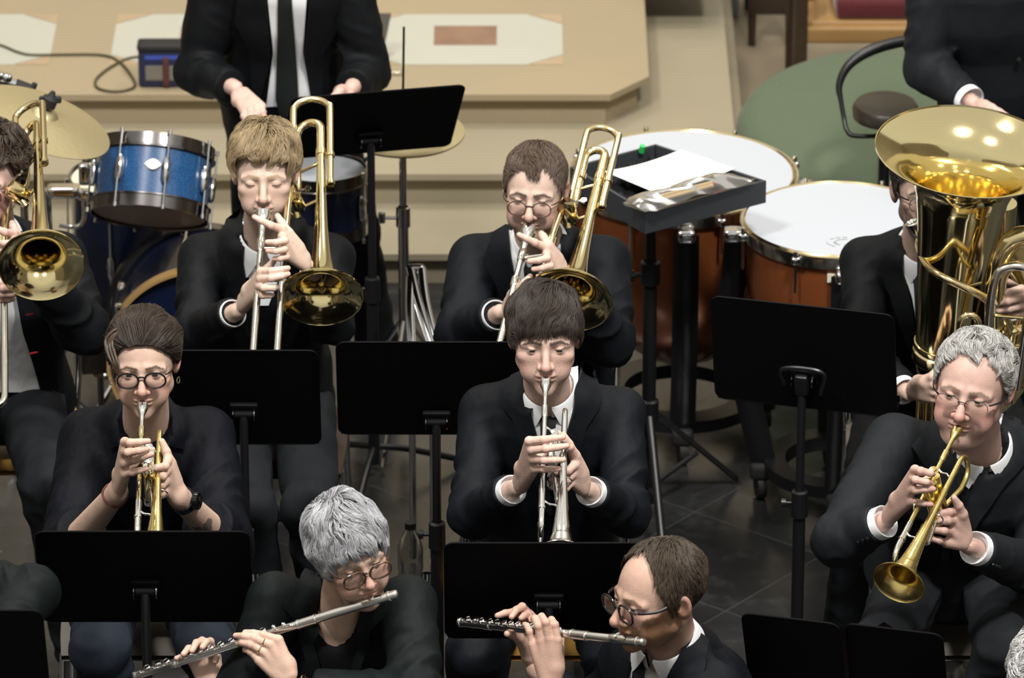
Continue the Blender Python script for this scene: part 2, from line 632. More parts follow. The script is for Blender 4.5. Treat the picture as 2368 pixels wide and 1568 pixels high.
class Head:
    def __init__(s, **k):
        s.w, s.jaw, s.chin, s.nose, s.lip, s.eye_open, s.gaze = 1.0, 1.0, 1.0, 1.0, 1.0, 0.0045, (0, -1, -0.25)
        s.skin, s.brow, s.beard, s.moust, s.red, s.fat = (0.60, 0.41, 0.33), (0.06, 0.04, 0.025), None, None, 0.5, 0.0
        s.brow_r = 0.0034
        s.beard_top = -0.05
        s.__dict__.update(k)

    def cran(s, P):
        d = ell(P, (0, 0.014, 0.035), (0.0765 * s.w, 0.096, 0.080))
        return smin(d, ell(P, (0, -0.026, -0.016), (0.067 * s.w, 0.068, 0.088)), 0.03)

    def face(s, P):
        Q = P.copy()
        Q[:, 0] = np.abs(Q[:, 0])
        d = s.cran(P)
        d = smin(d, ell(P, (0, -0.036, -0.072), (0.051 * s.jaw, 0.052, 0.046)), 0.025)
        d = smin(d, ball(P, (0, -0.076, -0.104), 0.0175 * s.chin), 0.022)
        d = smin(d, ball(Q, (0.049 * s.jaw, 0.0, -0.058), 0.019), 0.03)
        d = smin(d, ell(Q, (0.043 * s.w, -0.062, -0.022), (0.022, 0.018, 0.015)), 0.02)
        d = smin(d, ell(Q, (0.036 * s.jaw, -0.060, -0.058), (0.022 + s.fat, 0.022 + s.fat, 0.024 + s.fat)), 0.02)
        if s.fat: d = smin(d, ell(P, (0, -0.03, -0.115), (0.045, 0.045, 0.02)), 0.03)
        d = smin(d, cap(Q, (0.010, -0.0880, 0.0195), (0.050, -0.072, 0.0115), 0.0080, 0.007), 0.014)
        d = smax(d, -ell(Q, (0.031, -0.104, 0.002), (0.0195, 0.0165, 0.0115)), 0.012)
        n = s.nose
        d = smin(d, cap(P, (0, -0.0885, 0.010), (0, -0.111 * (0.6 + 0.4 * n), -0.0305), 0.0072, 0.0098 * n), 0.009)
        d = smin(d, ball(P, (0, -0.110 * (0.6 + 0.4 * n), -0.0345), 0.0112 * n), 0.005)
        d = smin(d, ball(Q, (0.0125 * n, -0.0995, -0.0375), 0.0085 * n), 0.006)
        d = smax(d, -ell(Q, (0.0065, -0.105, -0.0440), (0.004, 0.006, 0.003)), 0.003)
        d = smin(d, ell(P, (0, -0.0925, -0.0600), (0.0235, 0.0085 * s.lip, 0.0055)), 0.006)
        d = smin(d, ell(P, (0, -0.0905, -0.0710), (0.0205, 0.0092 * s.lip, 0.0062)), 0.006)
        d = smax(d, -cap(Q, (0, -0.1025, -0.0653), (0.0225, -0.0915, -0.0667), 0.0016), 0.003)
        d = smin(d, ball(Q, (0.0315, -0.0775, 0.0015), 0.0125), 0.001)
        lid = ball(Q, (0.0315, -0.0775, 0.0015), 0.0140)
        up = smax(lid, (0.0015 + s.eye_open) - P[:, 2] + 0.06 * (Q[:, 0] - 0.0315), 0.0012)
        lo = smax(lid, P[:, 2] + 0.0035, 0.0012)
        d = smin(d, smin(up, lo, 0.002), 0.0025)
        Re = rotm(-18, 8, 8)
        e = ell(Q, (0.0805 * s.w, 0.013, -0.006), (0.0085, 0.019, 0.033), Re)
        e = smax(e, -ell(Q, (0.088 * s.w, 0.008, -0.003), (0.0065, 0.0105, 0.019), Re), 0.004)
        return smin(d, e, 0.006)

    def color(s, P):
        Q = P.copy()
        Q[:, 0] = np.abs(Q[:, 0])
        c = np.tile(np.asarray(s.skin, np.float32), (len(P), 1))
        c *= (1 + 0.06 * vnoise(P * 90, 3) + 0.05 * vnoise(P * 30, 4))[:, None]
        sk = np.asarray(s.skin)
        red = np.array([sk[0] * 1.0, sk[1] * 0.66, sk[2] * 0.66])
        for ctr, r in (((0, -0.112, -0.033), 0.02), ((0.048, -0.06, -0.04), 0.03), ((0.083, 0.012, -0.005), 0.035)):
            c = lerp3(c, red, s.red * np.exp(-(np.linalg.norm(Q - np.array(ctr), axis=1) / r) ** 2))
        front = P[:, 1] < -0.04
        if s.beard is not None:
            bc, st = s.beard
            nz = vnoise(P * 160, 9) * 0.008
            line = s.beard_top + 0.035 * sstep(0.035, 0.07, Q[:, 0])
            w = sstep(0.006, -0.008, P[:, 2] - line + nz) * sstep(-0.2, -0.12, P[:, 2]) * sstep(0.055, 0.0, P[:, 1])
            c = lerp3(c, bc, st * w)
        if s.moust is not None:
            bc, st = s.moust
            w = front * sstep(0.030, 0.022, Q[:, 0]) * sstep(-0.061, -0.056, P[:, 2]) * sstep(-0.041, -0.046, P[:, 2])
            c = lerp3(c, bc, st * w)
        dl = np.minimum(ell(P, (0, -0.0945, -0.0600), (0.0235, 0.012, 0.0052)), ell(P, (0, -0.0925, -0.0707), (0.0205, 0.012, 0.006)))
        c = lerp3(c, (sk[0] * 0.86, sk[1] * 0.62, sk[2] * 0.62), 0.7 * sstep(0.002, -0.001, dl) * (P[:, 1] < -0.07))
        B = Q.copy()
        B[:, 1] = 0
        db = cap(B, (0.012, 0, 0.0205), (0.034, 0, 0.0225), s.brow_r, s.brow_r * 0.9)
        db = np.minimum(db, cap(B, (0.034, 0, 0.0225), (0.053, 0, 0.012), s.brow_r * 0.9, s.brow_r * 0.35))
        c = lerp3(c, s.brow, 0.9 * sstep(0.0018, -0.0012, db + 0.0012 * vnoise(P * 400, 5)) * front)
        ec = np.array([0.0315, -0.0775, 0.0015])
        de = np.linalg.norm(Q - ec, axis=1)
        eye = (de < 0.0131) & (Q[:, 1] < -0.079)
        c[eye] = (0.46, 0.42, 0.40)
        g = nrm(np.array(s.gaze, float))
        S = np.sign(P[:, 0])
        dirv = (P - np.stack([S * ec[0], np.full(len(P), ec[1]), np.full(len(P), ec[2])], 1)) / (de[:, None] + 1e-9)
        ang = dirv @ g
        c[eye & (ang > 0.83)] = (0.035, 0.022, 0.014)
        # lash line
        lash = (de < 0.0150) & (de >= 0.0131) & (Q[:, 1] < -0.08) & (np.abs(P[:, 2] - (0.0015 + s.eye_open) - 0.06 * (Q[:, 0] - 0.0315)) < 0.0014)
        c[lash] *= 0.28
        return np.clip(c, 0, 1)


class Hair:
    def __init__(s, **k):
        s.line = [(0, 0.083), (35, 0.075), (60, 0.045), (78, 0.0), (88, 0.0), (95, 0.03), (112, 0.02), (128, -0.05), (180, -0.075)]
        s.t_top, s.t_side, s.crown = 0.012, 0.006, (0.0, 0.055, 0.13)
        s.wr, s.wd, s.sweep, s.lift, s.up = 1.0, 0.25, (0, 0, 0), 0.004, 0.0
        s.length, s.n, s.curl, s.clump, s.nclump, s.rad = 0.05, 2600, 0.25, 0.55, 220, 0.00062
        s.col, s.col2, s.root = (0.05, 0.03, 0.018), (0.11, 0.07, 0.04), 0.7
        s.lump, s.seed, s.K = 0.004, 1, 6
        s.fall = 0.016
        s.__dict__.update(k)
        s.n = int(s.n * 1.7)

    def hl(s, P):
        az = np.degrees(np.abs(np.arctan2(P[:, 0], -(P[:, 1] - 0.0))))
        k = np.array(s.line, float)
        return np.interp(az, k[:, 0], k[:, 1]) + 0.004 * vnoise(P * 70, s.seed + 8)

    def t(s, P):
        zl = s.hl(P)
        return s.t_side + (s.t_top - s.t_side) * sstep(0.0, 0.07, P[:, 2] - zl) + s.lump * vnoise(P * 28, s.seed) * sstep(0.0, 0.04, P[:, 2] - zl)


def make_hair(head, hair, c, R, sc, parent):
    tf = lambda P: hair.t(P)
    dt = lambda P: head.cran(P) - tf(P)
    fn = lambda P: smax(dt(P), hair.hl(P) - P[:, 2], 0.006)
    V, Q = surface(fn, (-0.12, -0.14, -0.1), (0.12, 0.16, 0.18), 0.0032)
    nr = grad(fn, V)
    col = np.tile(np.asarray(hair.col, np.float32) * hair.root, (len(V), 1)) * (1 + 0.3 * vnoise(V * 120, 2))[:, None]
    r = np.random.default_rng(hair.seed)
    # roots only on the outside of the cap, above the hairline
    ok = np.flatnonzero((V[:, 2] - hair.hl(V) > 0.001) & (np.abs(dt(V)) < 0.006))
    idx = r.choice(ok, hair.n)
    seeds = r.choice(ok, hair.nclump)
    K = hair.K

    def paths(p0, jit):
        p = p0.copy()
        out = [p.copy()]
        crown = np.asarray(hair.crown, np.float32)
        sw = np.asarray(hair.sweep, np.float32)
        Ls = np.minimum(hair.length, np.maximum(0, p0[:, 2] - hair.hl(p0)) * 1.25 + hair.fall) * (0.8 + 0.4 * r.random(len(p)))
        for k in range(K):
            g = grad(dt, p, 0.003)
            rad = p - crown
            rad -= (rad * g).sum(1)[:, None] * g
            rad /= np.linalg.norm(rad, axis=1)[:, None] + 0.02
            dv = hair.wr * rad + np.array([0, 0, -hair.wd], np.float32) + sw
            cv = np.stack([vnoise(p * 38, hair.seed + 20 + a) for a in range(3)], 1)
            dv = dv + hair.curl * cv * (1 + k * 0.3)
            dv -= (dv * g).sum(1)[:, None] * g
            dv /= np.linalg.norm(dv, axis=1)[:, None] + 1e-6
            p = p + dv * (Ls / K)[:, None] + g * (hair.up * Ls / K)[:, None]
            if hair.up < 0.3:
                tgt = hair.lift * math.sin(math.pi * min(1, 0.25 + 0.75 * (k + 1) / K)) + 0.0012
                dd = dt(p)
                p = p - g * (dd - tgt - jit * (k + 1) / K)[:, None] * 0.8
            out.append(p.copy())
        return np.stack(out, 1)
    Pg = paths(V[seeds].astype(np.float32), np.zeros(len(seeds)))
    Ps = paths(V[idx].astype(np.float32), np.abs(r.normal(0, 0.0025, len(idx))))
    d2 = ((V[idx][:, None, :] - V[seeds][None, :, :]) ** 2).sum(-1)
    nn = d2.argmin(1)
    w = (hair.clump * np.linspace(0, 1, K + 1) ** 1.3)[None, :, None]
    off = (V[idx] - V[seeds][nn])[:, None, :] * 0.35
    Ps = Ps * (1 - w) + (Pg[nn] + off) * w
    n = len(Ps)
    T = np.gradient(Ps, axis=1)
    T /= np.linalg.norm(T, axis=2)[..., None] + 1e-9
    nrs = nr[idx][:, None, :]
    S = np.cross(T, np.broadcast_to(nrs, T.shape))
    S /= np.linalg.norm(S, axis=2)[..., None] + 1e-9
    U = np.cross(S, T)
    rr = hair.rad * (1 - 0.75 * np.linspace(0, 1, K + 1) ** 2)[None, :, None]
    ring = [Ps + S * rr * 1.5, Ps + U * rr, Ps - S * rr * 1.5]
    SV = np.stack(ring, 2)
    shade = (0.65 + 0.75 * r.random(n) * (0.6 + 0.4 * r.random(n)))
    mixv = np.clip(r.random(n) * 0.7 + 0.3 * r.random(hair.nclump)[nn], 0, 1)
    sc3 = (np.asarray(hair.col)[None] * (1 - mixv[:, None]) + np.asarray(hair.col2)[None] * mixv[:, None]) * shade[:, None]
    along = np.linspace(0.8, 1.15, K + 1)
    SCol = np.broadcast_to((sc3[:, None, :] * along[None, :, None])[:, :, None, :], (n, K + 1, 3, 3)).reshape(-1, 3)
    base = len(V)
    ids = base + np.arange(n * (K + 1) * 3).reshape(n, K + 1, 3)
    q = []
    for a in range(3):
        b = (a + 1) % 3
        q.append(np.stack([ids[:, :-1, a], ids[:, 1:, a], ids[:, 1:, b], ids[:, :-1, b]], -1).reshape(-1, 4))
    allV = np.vstack([V, SV.reshape(-1, 3)]) * sc
    W = allV @ R.T + c
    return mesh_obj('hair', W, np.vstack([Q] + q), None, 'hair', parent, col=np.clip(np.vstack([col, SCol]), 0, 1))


def arc_chain(B, T, L, n):
    """four joints of a finger from knuckle B to tip T, arc length L, bowed towards n"""
    B, T = np.asarray(B, float), np.asarray(T, float)
    c = np.linalg.norm(T - B)
    if c > 0.98 * L:
        T = B + (T - B) * (0.98 * L / c)
        c = 0.98 * L
    e = (T - B) / (c + 1e-9)
    n = np.asarray(n, float)
    n = nrm(n - e * (n @ e))
    lo, hi = 0.01, 3.0
    for _ in range(40):
        m_ = (lo + hi) / 2
        if math.sin(m_) / m_ > c / L: lo = m_
        else: hi = m_
    al = lo
    Rr = L / (2 * al)
    out = []
    for s_ in (0, 0.44, 0.74, 1.0):
        u = al * (2 * s_ - 1)
        out.append(B + e * Rr * (math.sin(u) + math.sin(al)) + n * Rr * (math.cos(u) - math.cos(al)))
    return out


FL = [0.082, 0.090, 0.083, 0.066]


class Hand:
    """W wrist, K1/K4 index and little-finger knuckles, tips (index..little), thumb tip; n = way the knuckles bow"""

    def __init__(s, W, K1, K4, tips, thumb, n, size=1.0, tn=None, E=None, curl=None):
        s.W, s.K1, s.K4, s.n = map(lambda x: np.asarray(x, float), (W, K1, K4, n))
        s.tips = [np.asarray(t, float) for t in tips]
        s.thumb, s.size, s.E = np.asarray(thumb, float), size, E
        s.tn = s.n if tn is None else np.asarray(tn, float)

    def prep(s):
        z = s.size
        s.ch = []
        Ks = [s.K1 + (s.K4 - s.K1) * f for f in (0, 0.34, 0.67, 1)]
        mid = (s.K1 + s.K4) / 2
        arch = nrm(s.n) * 0.004
        Ks[1] = Ks[1] + arch + nrm(mid - s.W) * 0.004
        Ks[2] = Ks[2] + arch * 0.7 + nrm(mid - s.W) * 0.002
        s.Ks = Ks
        for k in range(4):
            s.ch.append(arc_chain(Ks[k], s.tips[k], FL[k] * z, s.n))
        side = nrm(s.K1 - s.K4)
        s.tb = s.W + (s.K1 - s.W) * 0.28 + side * 0.012 * z - nrm(s.n) * 0.006
        s.tc = arc_chain(s.tb, s.thumb, 0.098 * z, s.tn)
        s.side = side
        return s

    def fn(s, P):
        z = s.size
        ax = nrm((s.K1 + s.K4) / 2 - s.W)
        wb = [s.W + s.side * o * z for o in (0.013, 0.005, -0.005, -0.013)]
        d = None
        for k in range(4):
            e = cap(P, wb[k], s.Ks[k], 0.0145 * z, 0.0112 * z)
            d = e if d is None else smin(d, e, 0.010)
        d = smin(d, cap(P, s.tb, s.tc[1], 0.0165 * z, 0.0130 * z), 0.014)
        th = smin(cap(P, s.tc[1], s.tc[2], 0.0118 * z, 0.0105 * z), cap(P, s.tc[2], s.tc[3], 0.0105 * z, 0.0078 * z), 0.003)
        d = smin(d, th, 0.006)
        for k in range(4):
            c = s.ch[k]
            r = (0.0098 if k < 3 else 0.0086) * z
            f = cap(P, c[0], c[1], r * 1.08, r * 0.93)
            f = smin(f, cap(P, c[1], c[2], r * 0.96, r * 0.86), 0.002)
            f = smin(f, cap(P, c[2], c[3], r * 0.86, r * 0.68), 0.002)
            f = smin(f, ball(P, c[1] + nrm(s.n) * 0.001, r * 0.98), 0.003)
            d = smin(d, f, 0.0035)
        if s.E is not None:
            E = np.asarray(s.E)
            d = smin(d, cap(P, s.W + s.side * 0.006, E, 0.0215 * z, 0.036), 0.012)
            d = smin(d, cap(P, s.W - s.side * 0.006, E, 0.0215 * z, 0.036), 0.012)
        return d

    def box(s):
        pts = [s.W, s.K1, s.K4, s.thumb] + [p for c in s.ch for p in c] + s.tc
        if s.E is not None: pts.append(np.asarray(s.E))
        pts = np.array(pts)
        pad = 0.022 if s.E is None else 0.045
        return pts.min(0) - pad, pts.max(0) + pad

    def color(s, P, skin):
        sk = np.asarray(skin)
        c = np.tile(sk.astype(np.float32), (len(P), 1)) * (1 + 0.07 * vnoise(P * 70, 3))[:, None]
        red = (sk[0] * 1.0, sk[1] * 0.70, sk[2] * 0.70)
        for ch in s.ch:
            for j, st in ((0, 0.35), (1, 0.4), (3, 0.45)):
                c = lerp3(c, red, st * np.exp(-(np.linalg.norm(P - ch[j], axis=1) / 0.010) ** 2))
            e = nrm(ch[3] - ch[2])
            nl = nrm(s.n - e * (s.n @ e))
            nail = ch[3] + nl * 0.006 * s.size - e * 0.002
            c = lerp3(c, (sk[0] * 1.25, sk[1] * 1.08, sk[2] * 1.1), 0.8 * sstep(0.0075, 0.0055, np.linalg.norm(P - nail, axis=1)))
        return np.clip(c, 0, 1)


def trace(fn, pts, dist):
    pts = np.asarray(pts, float)
    a = (pts[:, 0] - 1184) / FPX
    b = (784 - pts[:, 1]) / FPX
    D = np.stack([a, CP + b * SP, -SP + b * CP], 1)
    D /= np.linalg.norm(D, axis=1)[:, None]
    O = np.array([0, 0, CAMH])
    t = np.full(len(pts), dist - 0.6)
    bt, bd = t.copy(), np.full(len(pts), 9.0)
    for _ in range(90):
        p = (O + D * t[:, None]).astype(np.float32)
        d = fn(p)
        bet = d < bd
        bt[bet], bd[bet] = t[bet], d[bet]
        t = np.where(d > 0.0004, t + np.clip(d * 0.7, 0.0004, 0.05), t)
        t = np.minimum(t, dist + 0.5)
    tt = np.where(bd < 0.002, t, bt)
    p = O + D * tt[:, None]
    return p


def resample(pl, n):
    pl = np.asarray(pl, float)
    s = np.concatenate([[0], np.cumsum(np.linalg.norm(np.diff(pl, axis=0), axis=1))])
    u = np.linspace(0, s[-1], n)
    return np.stack([np.interp(u, s, pl[:, i]) for i in range(pl.shape[1])], 1)


def patch(name, m, parent, fn, dist, left, right, off=0.004, th=0.003, step=7, puff=0.0):
    n = max(6, int(np.linalg.norm(np.diff(np.asarray(left, float), axis=0), axis=1).sum() / step))
    wid = np.linalg.norm(np.asarray(left[len(left) // 2], float) - np.asarray(right[len(right) // 2], float))
    mcount = max(4, int(wid / step))
    Lp, Rp = resample(left, n), resample(right, n)
    f = np.linspace(0, 1, mcount)
    g = Lp[:, None] * (1 - f[None, :, None]) + Rp[:, None] * f[None, :, None]
    p = trace(fn, g.reshape(-1, 2), dist)
    g3 = p.reshape(n, mcount, 3)
    for _ in range(3):
        g3[1:-1, 1:-1] = (g3[1:-1, 1:-1] * 2 + g3[:-2, 1:-1] + g3[2:, 1:-1] + g3[1:-1, :-2] + g3[1:-1, 2:]) / 6
    nn = grad(fn, p.astype(np.float32), 0.012).reshape(n, mcount, 3)
    pf = puff * np.sin(np.pi * f)[None, :, None]
    top = g3 + nn * (off + th + pf)
    bot = g3 + nn * (off - 0.004)
    ring = np.concatenate([top, bot[:, ::-1]], 1)
    mb = MB()
    mb.grid(ring, closed_v=True)
    return mb.build(name, m, parent)


def collar(neck, axis, fwd, r, parent, name='collar', m='white_shirt', gap=7, h=0.036, leaf=0.042, point=0.030, flare=0.014, tilt=0.0):
    B = basis(axis, -np.asarray(fwd, float))
    # columns: side, up'(=back), axis
    side, back = B[:, 0], B[:, 1]
    ax = B[:, 2]
    th = np.radians(np.linspace(gap, 360 - gap, 60))
    rows = []
    frontness = np.clip((np.cos(th) - 0.1) / 0.9, 0, 1) ** 1.5
    for rr, z, pt in ((r, -0.03, 0), (r, h * 0.5, 0), (r, h, 0), (r + 0.003, h + 0.003, 0), (r + 0.006, h, 0),
                      (r + 0.006 + flare * 0.5, h - leaf * 0.5, 0.5), (r + 0.006 + flare, h - leaf, 1.0)):
        rad = rr + pt * 0.006 * frontness
        zz = z - pt * point * frontness - 0.012 * frontness * (0.4 + 0.6 * (z > -0.02)) + tilt * (1 - frontness)
        t2 = th + np.where(th < np.pi, 1, -1) * 0.42 * pt * frontness
        rows.append(np.asarray(neck) + np.outer(-np.cos(t2) * rad, back) * 1.06 + np.outer(np.sin(t2) * rad, side) + np.outer(zz, ax))
    g = np.array(rows)
    mb = MB()
    mb.grid(g)
    inner = []
    for i in range(3, 7):
        v = g[i] - np.asarray(neck)
        v -= np.outer(v @ ax, ax)
        inner.append(g[i] - v / (np.linalg.norm(v, axis=1)[:, None] + 1e-9) * 0.003)
    mb.grid(np.array(inner[::-1]))
    mb.grid(np.array([g[6], inner[3]]))
    return mb.build(name, m, parent)


def glasses(head, c, R, sc, parent, m, a=0.0245, b=0.0195, th=0.0018, shape=2.4, drop=0.006, dist=0.108, rimless=False, temple=0.0018):
    mb = MB()
    eyes = []
    for sx in (-1, 1):
        t = np.linspace(0, 2 * np.pi, 40, endpoint=False)
        x = np.sign(np.cos(t)) * np.abs(np.cos(t)) ** (2 / shape) * a
        z = np.sign(np.sin(t)) * np.abs(np.sin(t)) ** (2 / shape) * b
        cx = 0.0325
        ring = np.stack([sx * cx + x, -dist + 0.10 * np.abs(sx * cx + x) ** 1 * 0.25 + 0.05 * (-z), z - drop], 1)
        eyes.append(ring)
        if not rimless: mb.tube(ring, th, 7, closed=True)
        else: mb.tube(ring[:21], th * 0.7, 6)
        mb.tube(catmull([(sx * (cx + a - 0.001), -dist + 0.017, -drop + b * 0.45), (sx * 0.066, -dist + 0.026, -drop + b * 0.5), (sx * 0.0775 * head.w, -0.05, -drop + 0.010), (sx * 0.0815 * head.w, 0.004, 0.012), (sx * 0.082 * head.w, 0.02, -0.005)], 6), temple, 7, flat=(1, 1.3))
    mb.tube(catmull([(-0.0105, -dist + 0.002, -drop + 0.006), (0, -dist - 0.002, -drop + 0.010), (0.0105, -dist + 0.002, -drop + 0.006)], 5), th, 7)
    for mbv in [mb]:
        mbv.V = [(v * sc) @ R.T + c for v in mbv.V]
    g = mb.build('glasses', m, parent)
    for ring in eyes:
        lm = MB()
        w = (ring * sc) @ R.T + c
        lm.add(np.vstack([w, w.mean(0)]), None, np.stack([np.full(40, 40), np.arange(40), (np.arange(40) + 1) % 40], 1))
        lm.build('lens', 'lens', g)
    return g


def fit_elbow(S, W, px, py, L1=0.285, L2=0.25, near=None):
    best = None
    for Y in np.linspace(min(S[1], W[1]) - 0.3, max(S[1], W[1]) + 0.3, 241):
        e = A(px, py, Y)
        err = abs(np.linalg.norm(e - S) - L1) + abs(np.linalg.norm(e - W) - L2) + (0 if near is None else 0.3 * abs(Y - near))
        if best is None or err < best[0]: best = (err, e)
    return best[1]


def person(label, head, hair, hc, yaw, pitch, roll, hscale, neck, shL, shR, pelvis, elL, elR, wrL, wrR, kneeL, kneeR, ankL, ankR,
           hands, outfit, base=None, group=None, tint=None, spec_glasses=None, girth=1.0, depth=1.0, sleeve=(1.0, 1.0), shoulder_r=0.052,
           neck_r=(0.052, 0.058), seat=True):
    """L and R are the sides of the picture the limb is on"""
    hc, neck, shL, shR, pelvis, elL, elR, wrL, wrR = [np.asarray(x, float) for x in (hc, neck, shL, shR, pelvis, elL, elR, wrL, wrR)]
    Rh = rotm(yaw, pitch, roll)
    loc = lambda w: ((np.asarray(w) - hc) @ Rh) / hscale
    up = nrm(neck - pelvis)
    side = nrm(shR - shL)
    side = nrm(side - up * (side @ up))
    fwd = np.cross(side, up)  # faces the camera when side is +x
    fwd = fwd if fwd[1] < 0 or abs(fwd[0]) > 0.8 else -fwd
    if fwd @ v3(0, -1, 0) < 0: fwd = -fwd
    Rt = np.stack([side, -fwd, up], 1).astype(np.float32)
    Ls = np.linalg.norm(neck - pelvis)
    zs = np.array([-0.14, -0.06, 0.10, 0.32, 0.55, 0.76, 0.90, 1.0, 1.1]) * Ls
    hw = np.linalg.norm(shR - shL) / 2
    ws = np.array([0.165, 0.178, 0.170, 0.156, 0.170, 0.178, 0.140, 0.075, 0.06]) * girth * (0.55 + 0.45 * hw / 0.16)
    ds = np.array([0.105, 0.125, 0.125, 0.112, 0.118, 0.112, 0.088, 0.062, 0.05]) * girth * depth
    arms = [(shL, elL, wrL), (shR, elR, wrR)]

    def torso(P, g=0.0):
        q = (P - pelvis.astype(np.float32)) @ Rt
        w = np.interp(q[:, 2], zs, ws) + g
        dd = np.interp(q[:, 2], zs, ds) + g
        k = ((np.abs(q[:, 0]) / w) ** 2.4 + (np.abs(q[:, 1]) / dd) ** 2.4 + 1e-12) ** (1 / 2.4)
        d = (k - 1) * np.minimum(w, dd) * 0.85
        d = smax(d, q[:, 2] - Ls * 1.06, 0.03)
        d = smax(d, zs[0] - q[:, 2], 0.03)
        nb = neck + up * 0.0 - fwd * 0.01
        for s_ in (shL, shR):
            d = smin(d, cap(P, nb + (s_ - nb) * 0.15, s_, 0.052 + g, shoulder_r + g), 0.05)
        return d

    root = np.array([pelvis[0], pelvis[1], 0.0]) if base is None else np.asarray(base)
    # --- body: head and neck, hands, and the covered rest in one mesh
    nk_l = loc(neck - up * 0.04).astype(np.float32)
    fh = lambda P: smin(head.face(P), cap(P, (0, 0.024, -0.055), nk_l, neck_r[0], neck_r[1] / hscale), 0.022)
    lo = np.minimum((-0.115, -0.15, -0.15), nk_l - 0.07)
    hi = np.maximum((0.115, 0.135, 0.15), nk_l + 0.07)
    V, Q = surface(fh, lo, hi, 0.0024)
    C = head.color(V)
    parts = [((V * hscale) @ Rh.T + hc, Q, C)]
    for h in hands:
        h.prep()
        lo, hi = h.box()
        V, Q = surface(h.fn, lo, hi, 0.0022 if h.E is None else 0.0026)
        parts.append((V, Q, h.color(V, head.skin)))
    hipL, hipR = pelvis - side * 0.09 - up * 0.02, pelvis + side * 0.09 - up * 0.02
    legs = [(hipL, np.asarray(kneeL, float), np.asarray(ankL, float)), (hipR, np.asarray(kneeR, float), np.asarray(ankR, float))]

    def core(P):
        d = torso(P, -0.022)
        for s_, e_, w_ in arms:
            d = smin(d, smin(cap(P, s_, e_, 0.040, 0.034), cap(P, e_, w_, 0.033, 0.022), 0.02), 0.03)
        for h_, k_, a_ in legs:
            d = smin(d, smin(cap(P, h_, k_, 0.066, 0.045), cap(P, k_, a_, 0.044, 0.030), 0.02), 0.03)
        return smin(d, cap(P, neck - up * 0.05, neck + up * 0.01, 0.05), 0.03)
    allp = np.array([x for a in arms for x in a] + [x for a in legs for x in a] + [pelvis, neck])
    V, Q = surface(core, allp.min(0) - 0.14, allp.max(0) + 0.14, 0.011)
    parts.append((V, Q, np.tile(np.asarray(head.skin, np.float32), (len(V), 1))))
    AV, AQ, AC, n0 = [], [], [], 0
    for V, Q, C in parts:
        AV.append(V); AQ.append(Q + n0); AC.append(C); n0 += len(V)
    AV, AC = np.vstack(AV), np.vstack(AC)
    if tint is not None: AC = tint(AV, AC)
    body = mesh_obj('person', AV, np.vstack(AQ), None, 'skin', None, col=AC, origin=root)
    tag(body, label, 'person', group or 'band players')
    if hair is not None: make_hair(head, hair, hc, Rh, hscale, body)
    if spec_glasses: glasses(head, hc, Rh, hscale, body, **spec_glasses)

    # --- jacket or blouse
    bare = outfit.get('bare', (0, 0))
    sw = outfit.get('sleeve_r', (0.060, 0.050, 0.041))
    ends = []
    for i, (s_, e_, w_) in enumerate(arms):
        ends.append(e_ + (w_ - e_) * (bare[i] if bare[i] else 0.86))

    def arm_fn(P, i):
        s_, e_, w_ = arms[i]
        d1, h1 = cap(P, s_, e_, sw[0], sw[1] * 1.04, ret=True)
        d2, h2 = cap(P, e_, ends[i], sw[1] * 1.04, sw[2] if not bare[i] else sw[1] * 0.95, ret=True)
        def ridge(a_, b_, sd):
            e1 = nrm(b_ - a_)
            Bf = basis(e1).astype(np.float32)
            q = (P - a_.astype(np.float32)) @ Bf
            q = np.stack([q[:, 0] * 9, q[:, 1] * 9, q[:, 2] * 22 + q[:, 0] * 13 + q[:, 1] * 7], 1)
            return 0.55 - np.abs(vnoise(q, sd)) ** 0.85 * 1.6
        fold1 = -0.0125 * ridge(s_, e_, 31 + i) * (0.25 + 0.75 * sstep(0.2, 0.95, h1))
        fold2 = -0.0125 * ridge(e_, ends[i], 41 + i) * (1 - 0.75 * sstep(0.15, 0.9, h2))
        d = smin(d1 + fold1, d2 + fold2, 0.018)
        axis = nrm(ends[i] - e_)
        return smax(d, (P - ends[i].astype(np.float32)) @ axis.astype(np.float32), 0.006)

    def jack_t(P):
        d = torso(P, 0.006)
        d = d + 0.007 * vnoise(P * 9, 5) + 0.0045 * vnoise(P * np.array([16, 16, 5], np.float32), 6)
        return d

    hem = pelvis - up * 0.09
    nkc = neck.astype(np.float32)

    def jack(P):
        d = jack_t(P)
        for i in (0, 1): d = smin(d, arm_fn(P, i), 0.022)
        # opening for the neck
        d = smax(d, -cap(P, neck + up * 0.004 + fwd * 0.016, neck + up * 0.2 + fwd * 0.09, outfit.get('open_r', 0.074), outfit.get('open_r', 0.074) + 0.03), 0.008)
        return d
    pts = np.array([shL, shR, elL, elR, ends[0], ends[1], pelvis, neck, hem])
    V, Q = surface(jack, pts.min(0) - np.array([0.2, 0.16, 0.12]), pts.max(0) + np.array([0.2, 0.16, 0.09]), 0.0055)
    jm = outfit.get('jacket', 'black_suit')
    jname = outfit.get('jacket_name', 'jacket')
    jk = mesh_obj(jname, V, Q, None, jm, body)
    dist = float(np.linalg.norm((pelvis * 0.3 + neck * 0.7) - np.array([0, 0, CAMH])))
    tr_fn = lambda P: smax(jack_t(P), -cap(P, neck - up * 0.005 + fwd * 0.012, neck + up * 0.2 + fwd * 0.07, 0.058), 0.008)
    for p in outfit.get('patches', []):
        par = jk if p.get('of', 'jacket') == 'jacket' else body
        patch(p['name'], p['m'], par, tr_fn, dist, p['l'], p['r'], p.get('off', 0.004), p.get('th', 0.003), puff=p.get('puff', 0.0), step=p.get('step', 7))
    nax = nrm(hc - neck + up * 0.05)
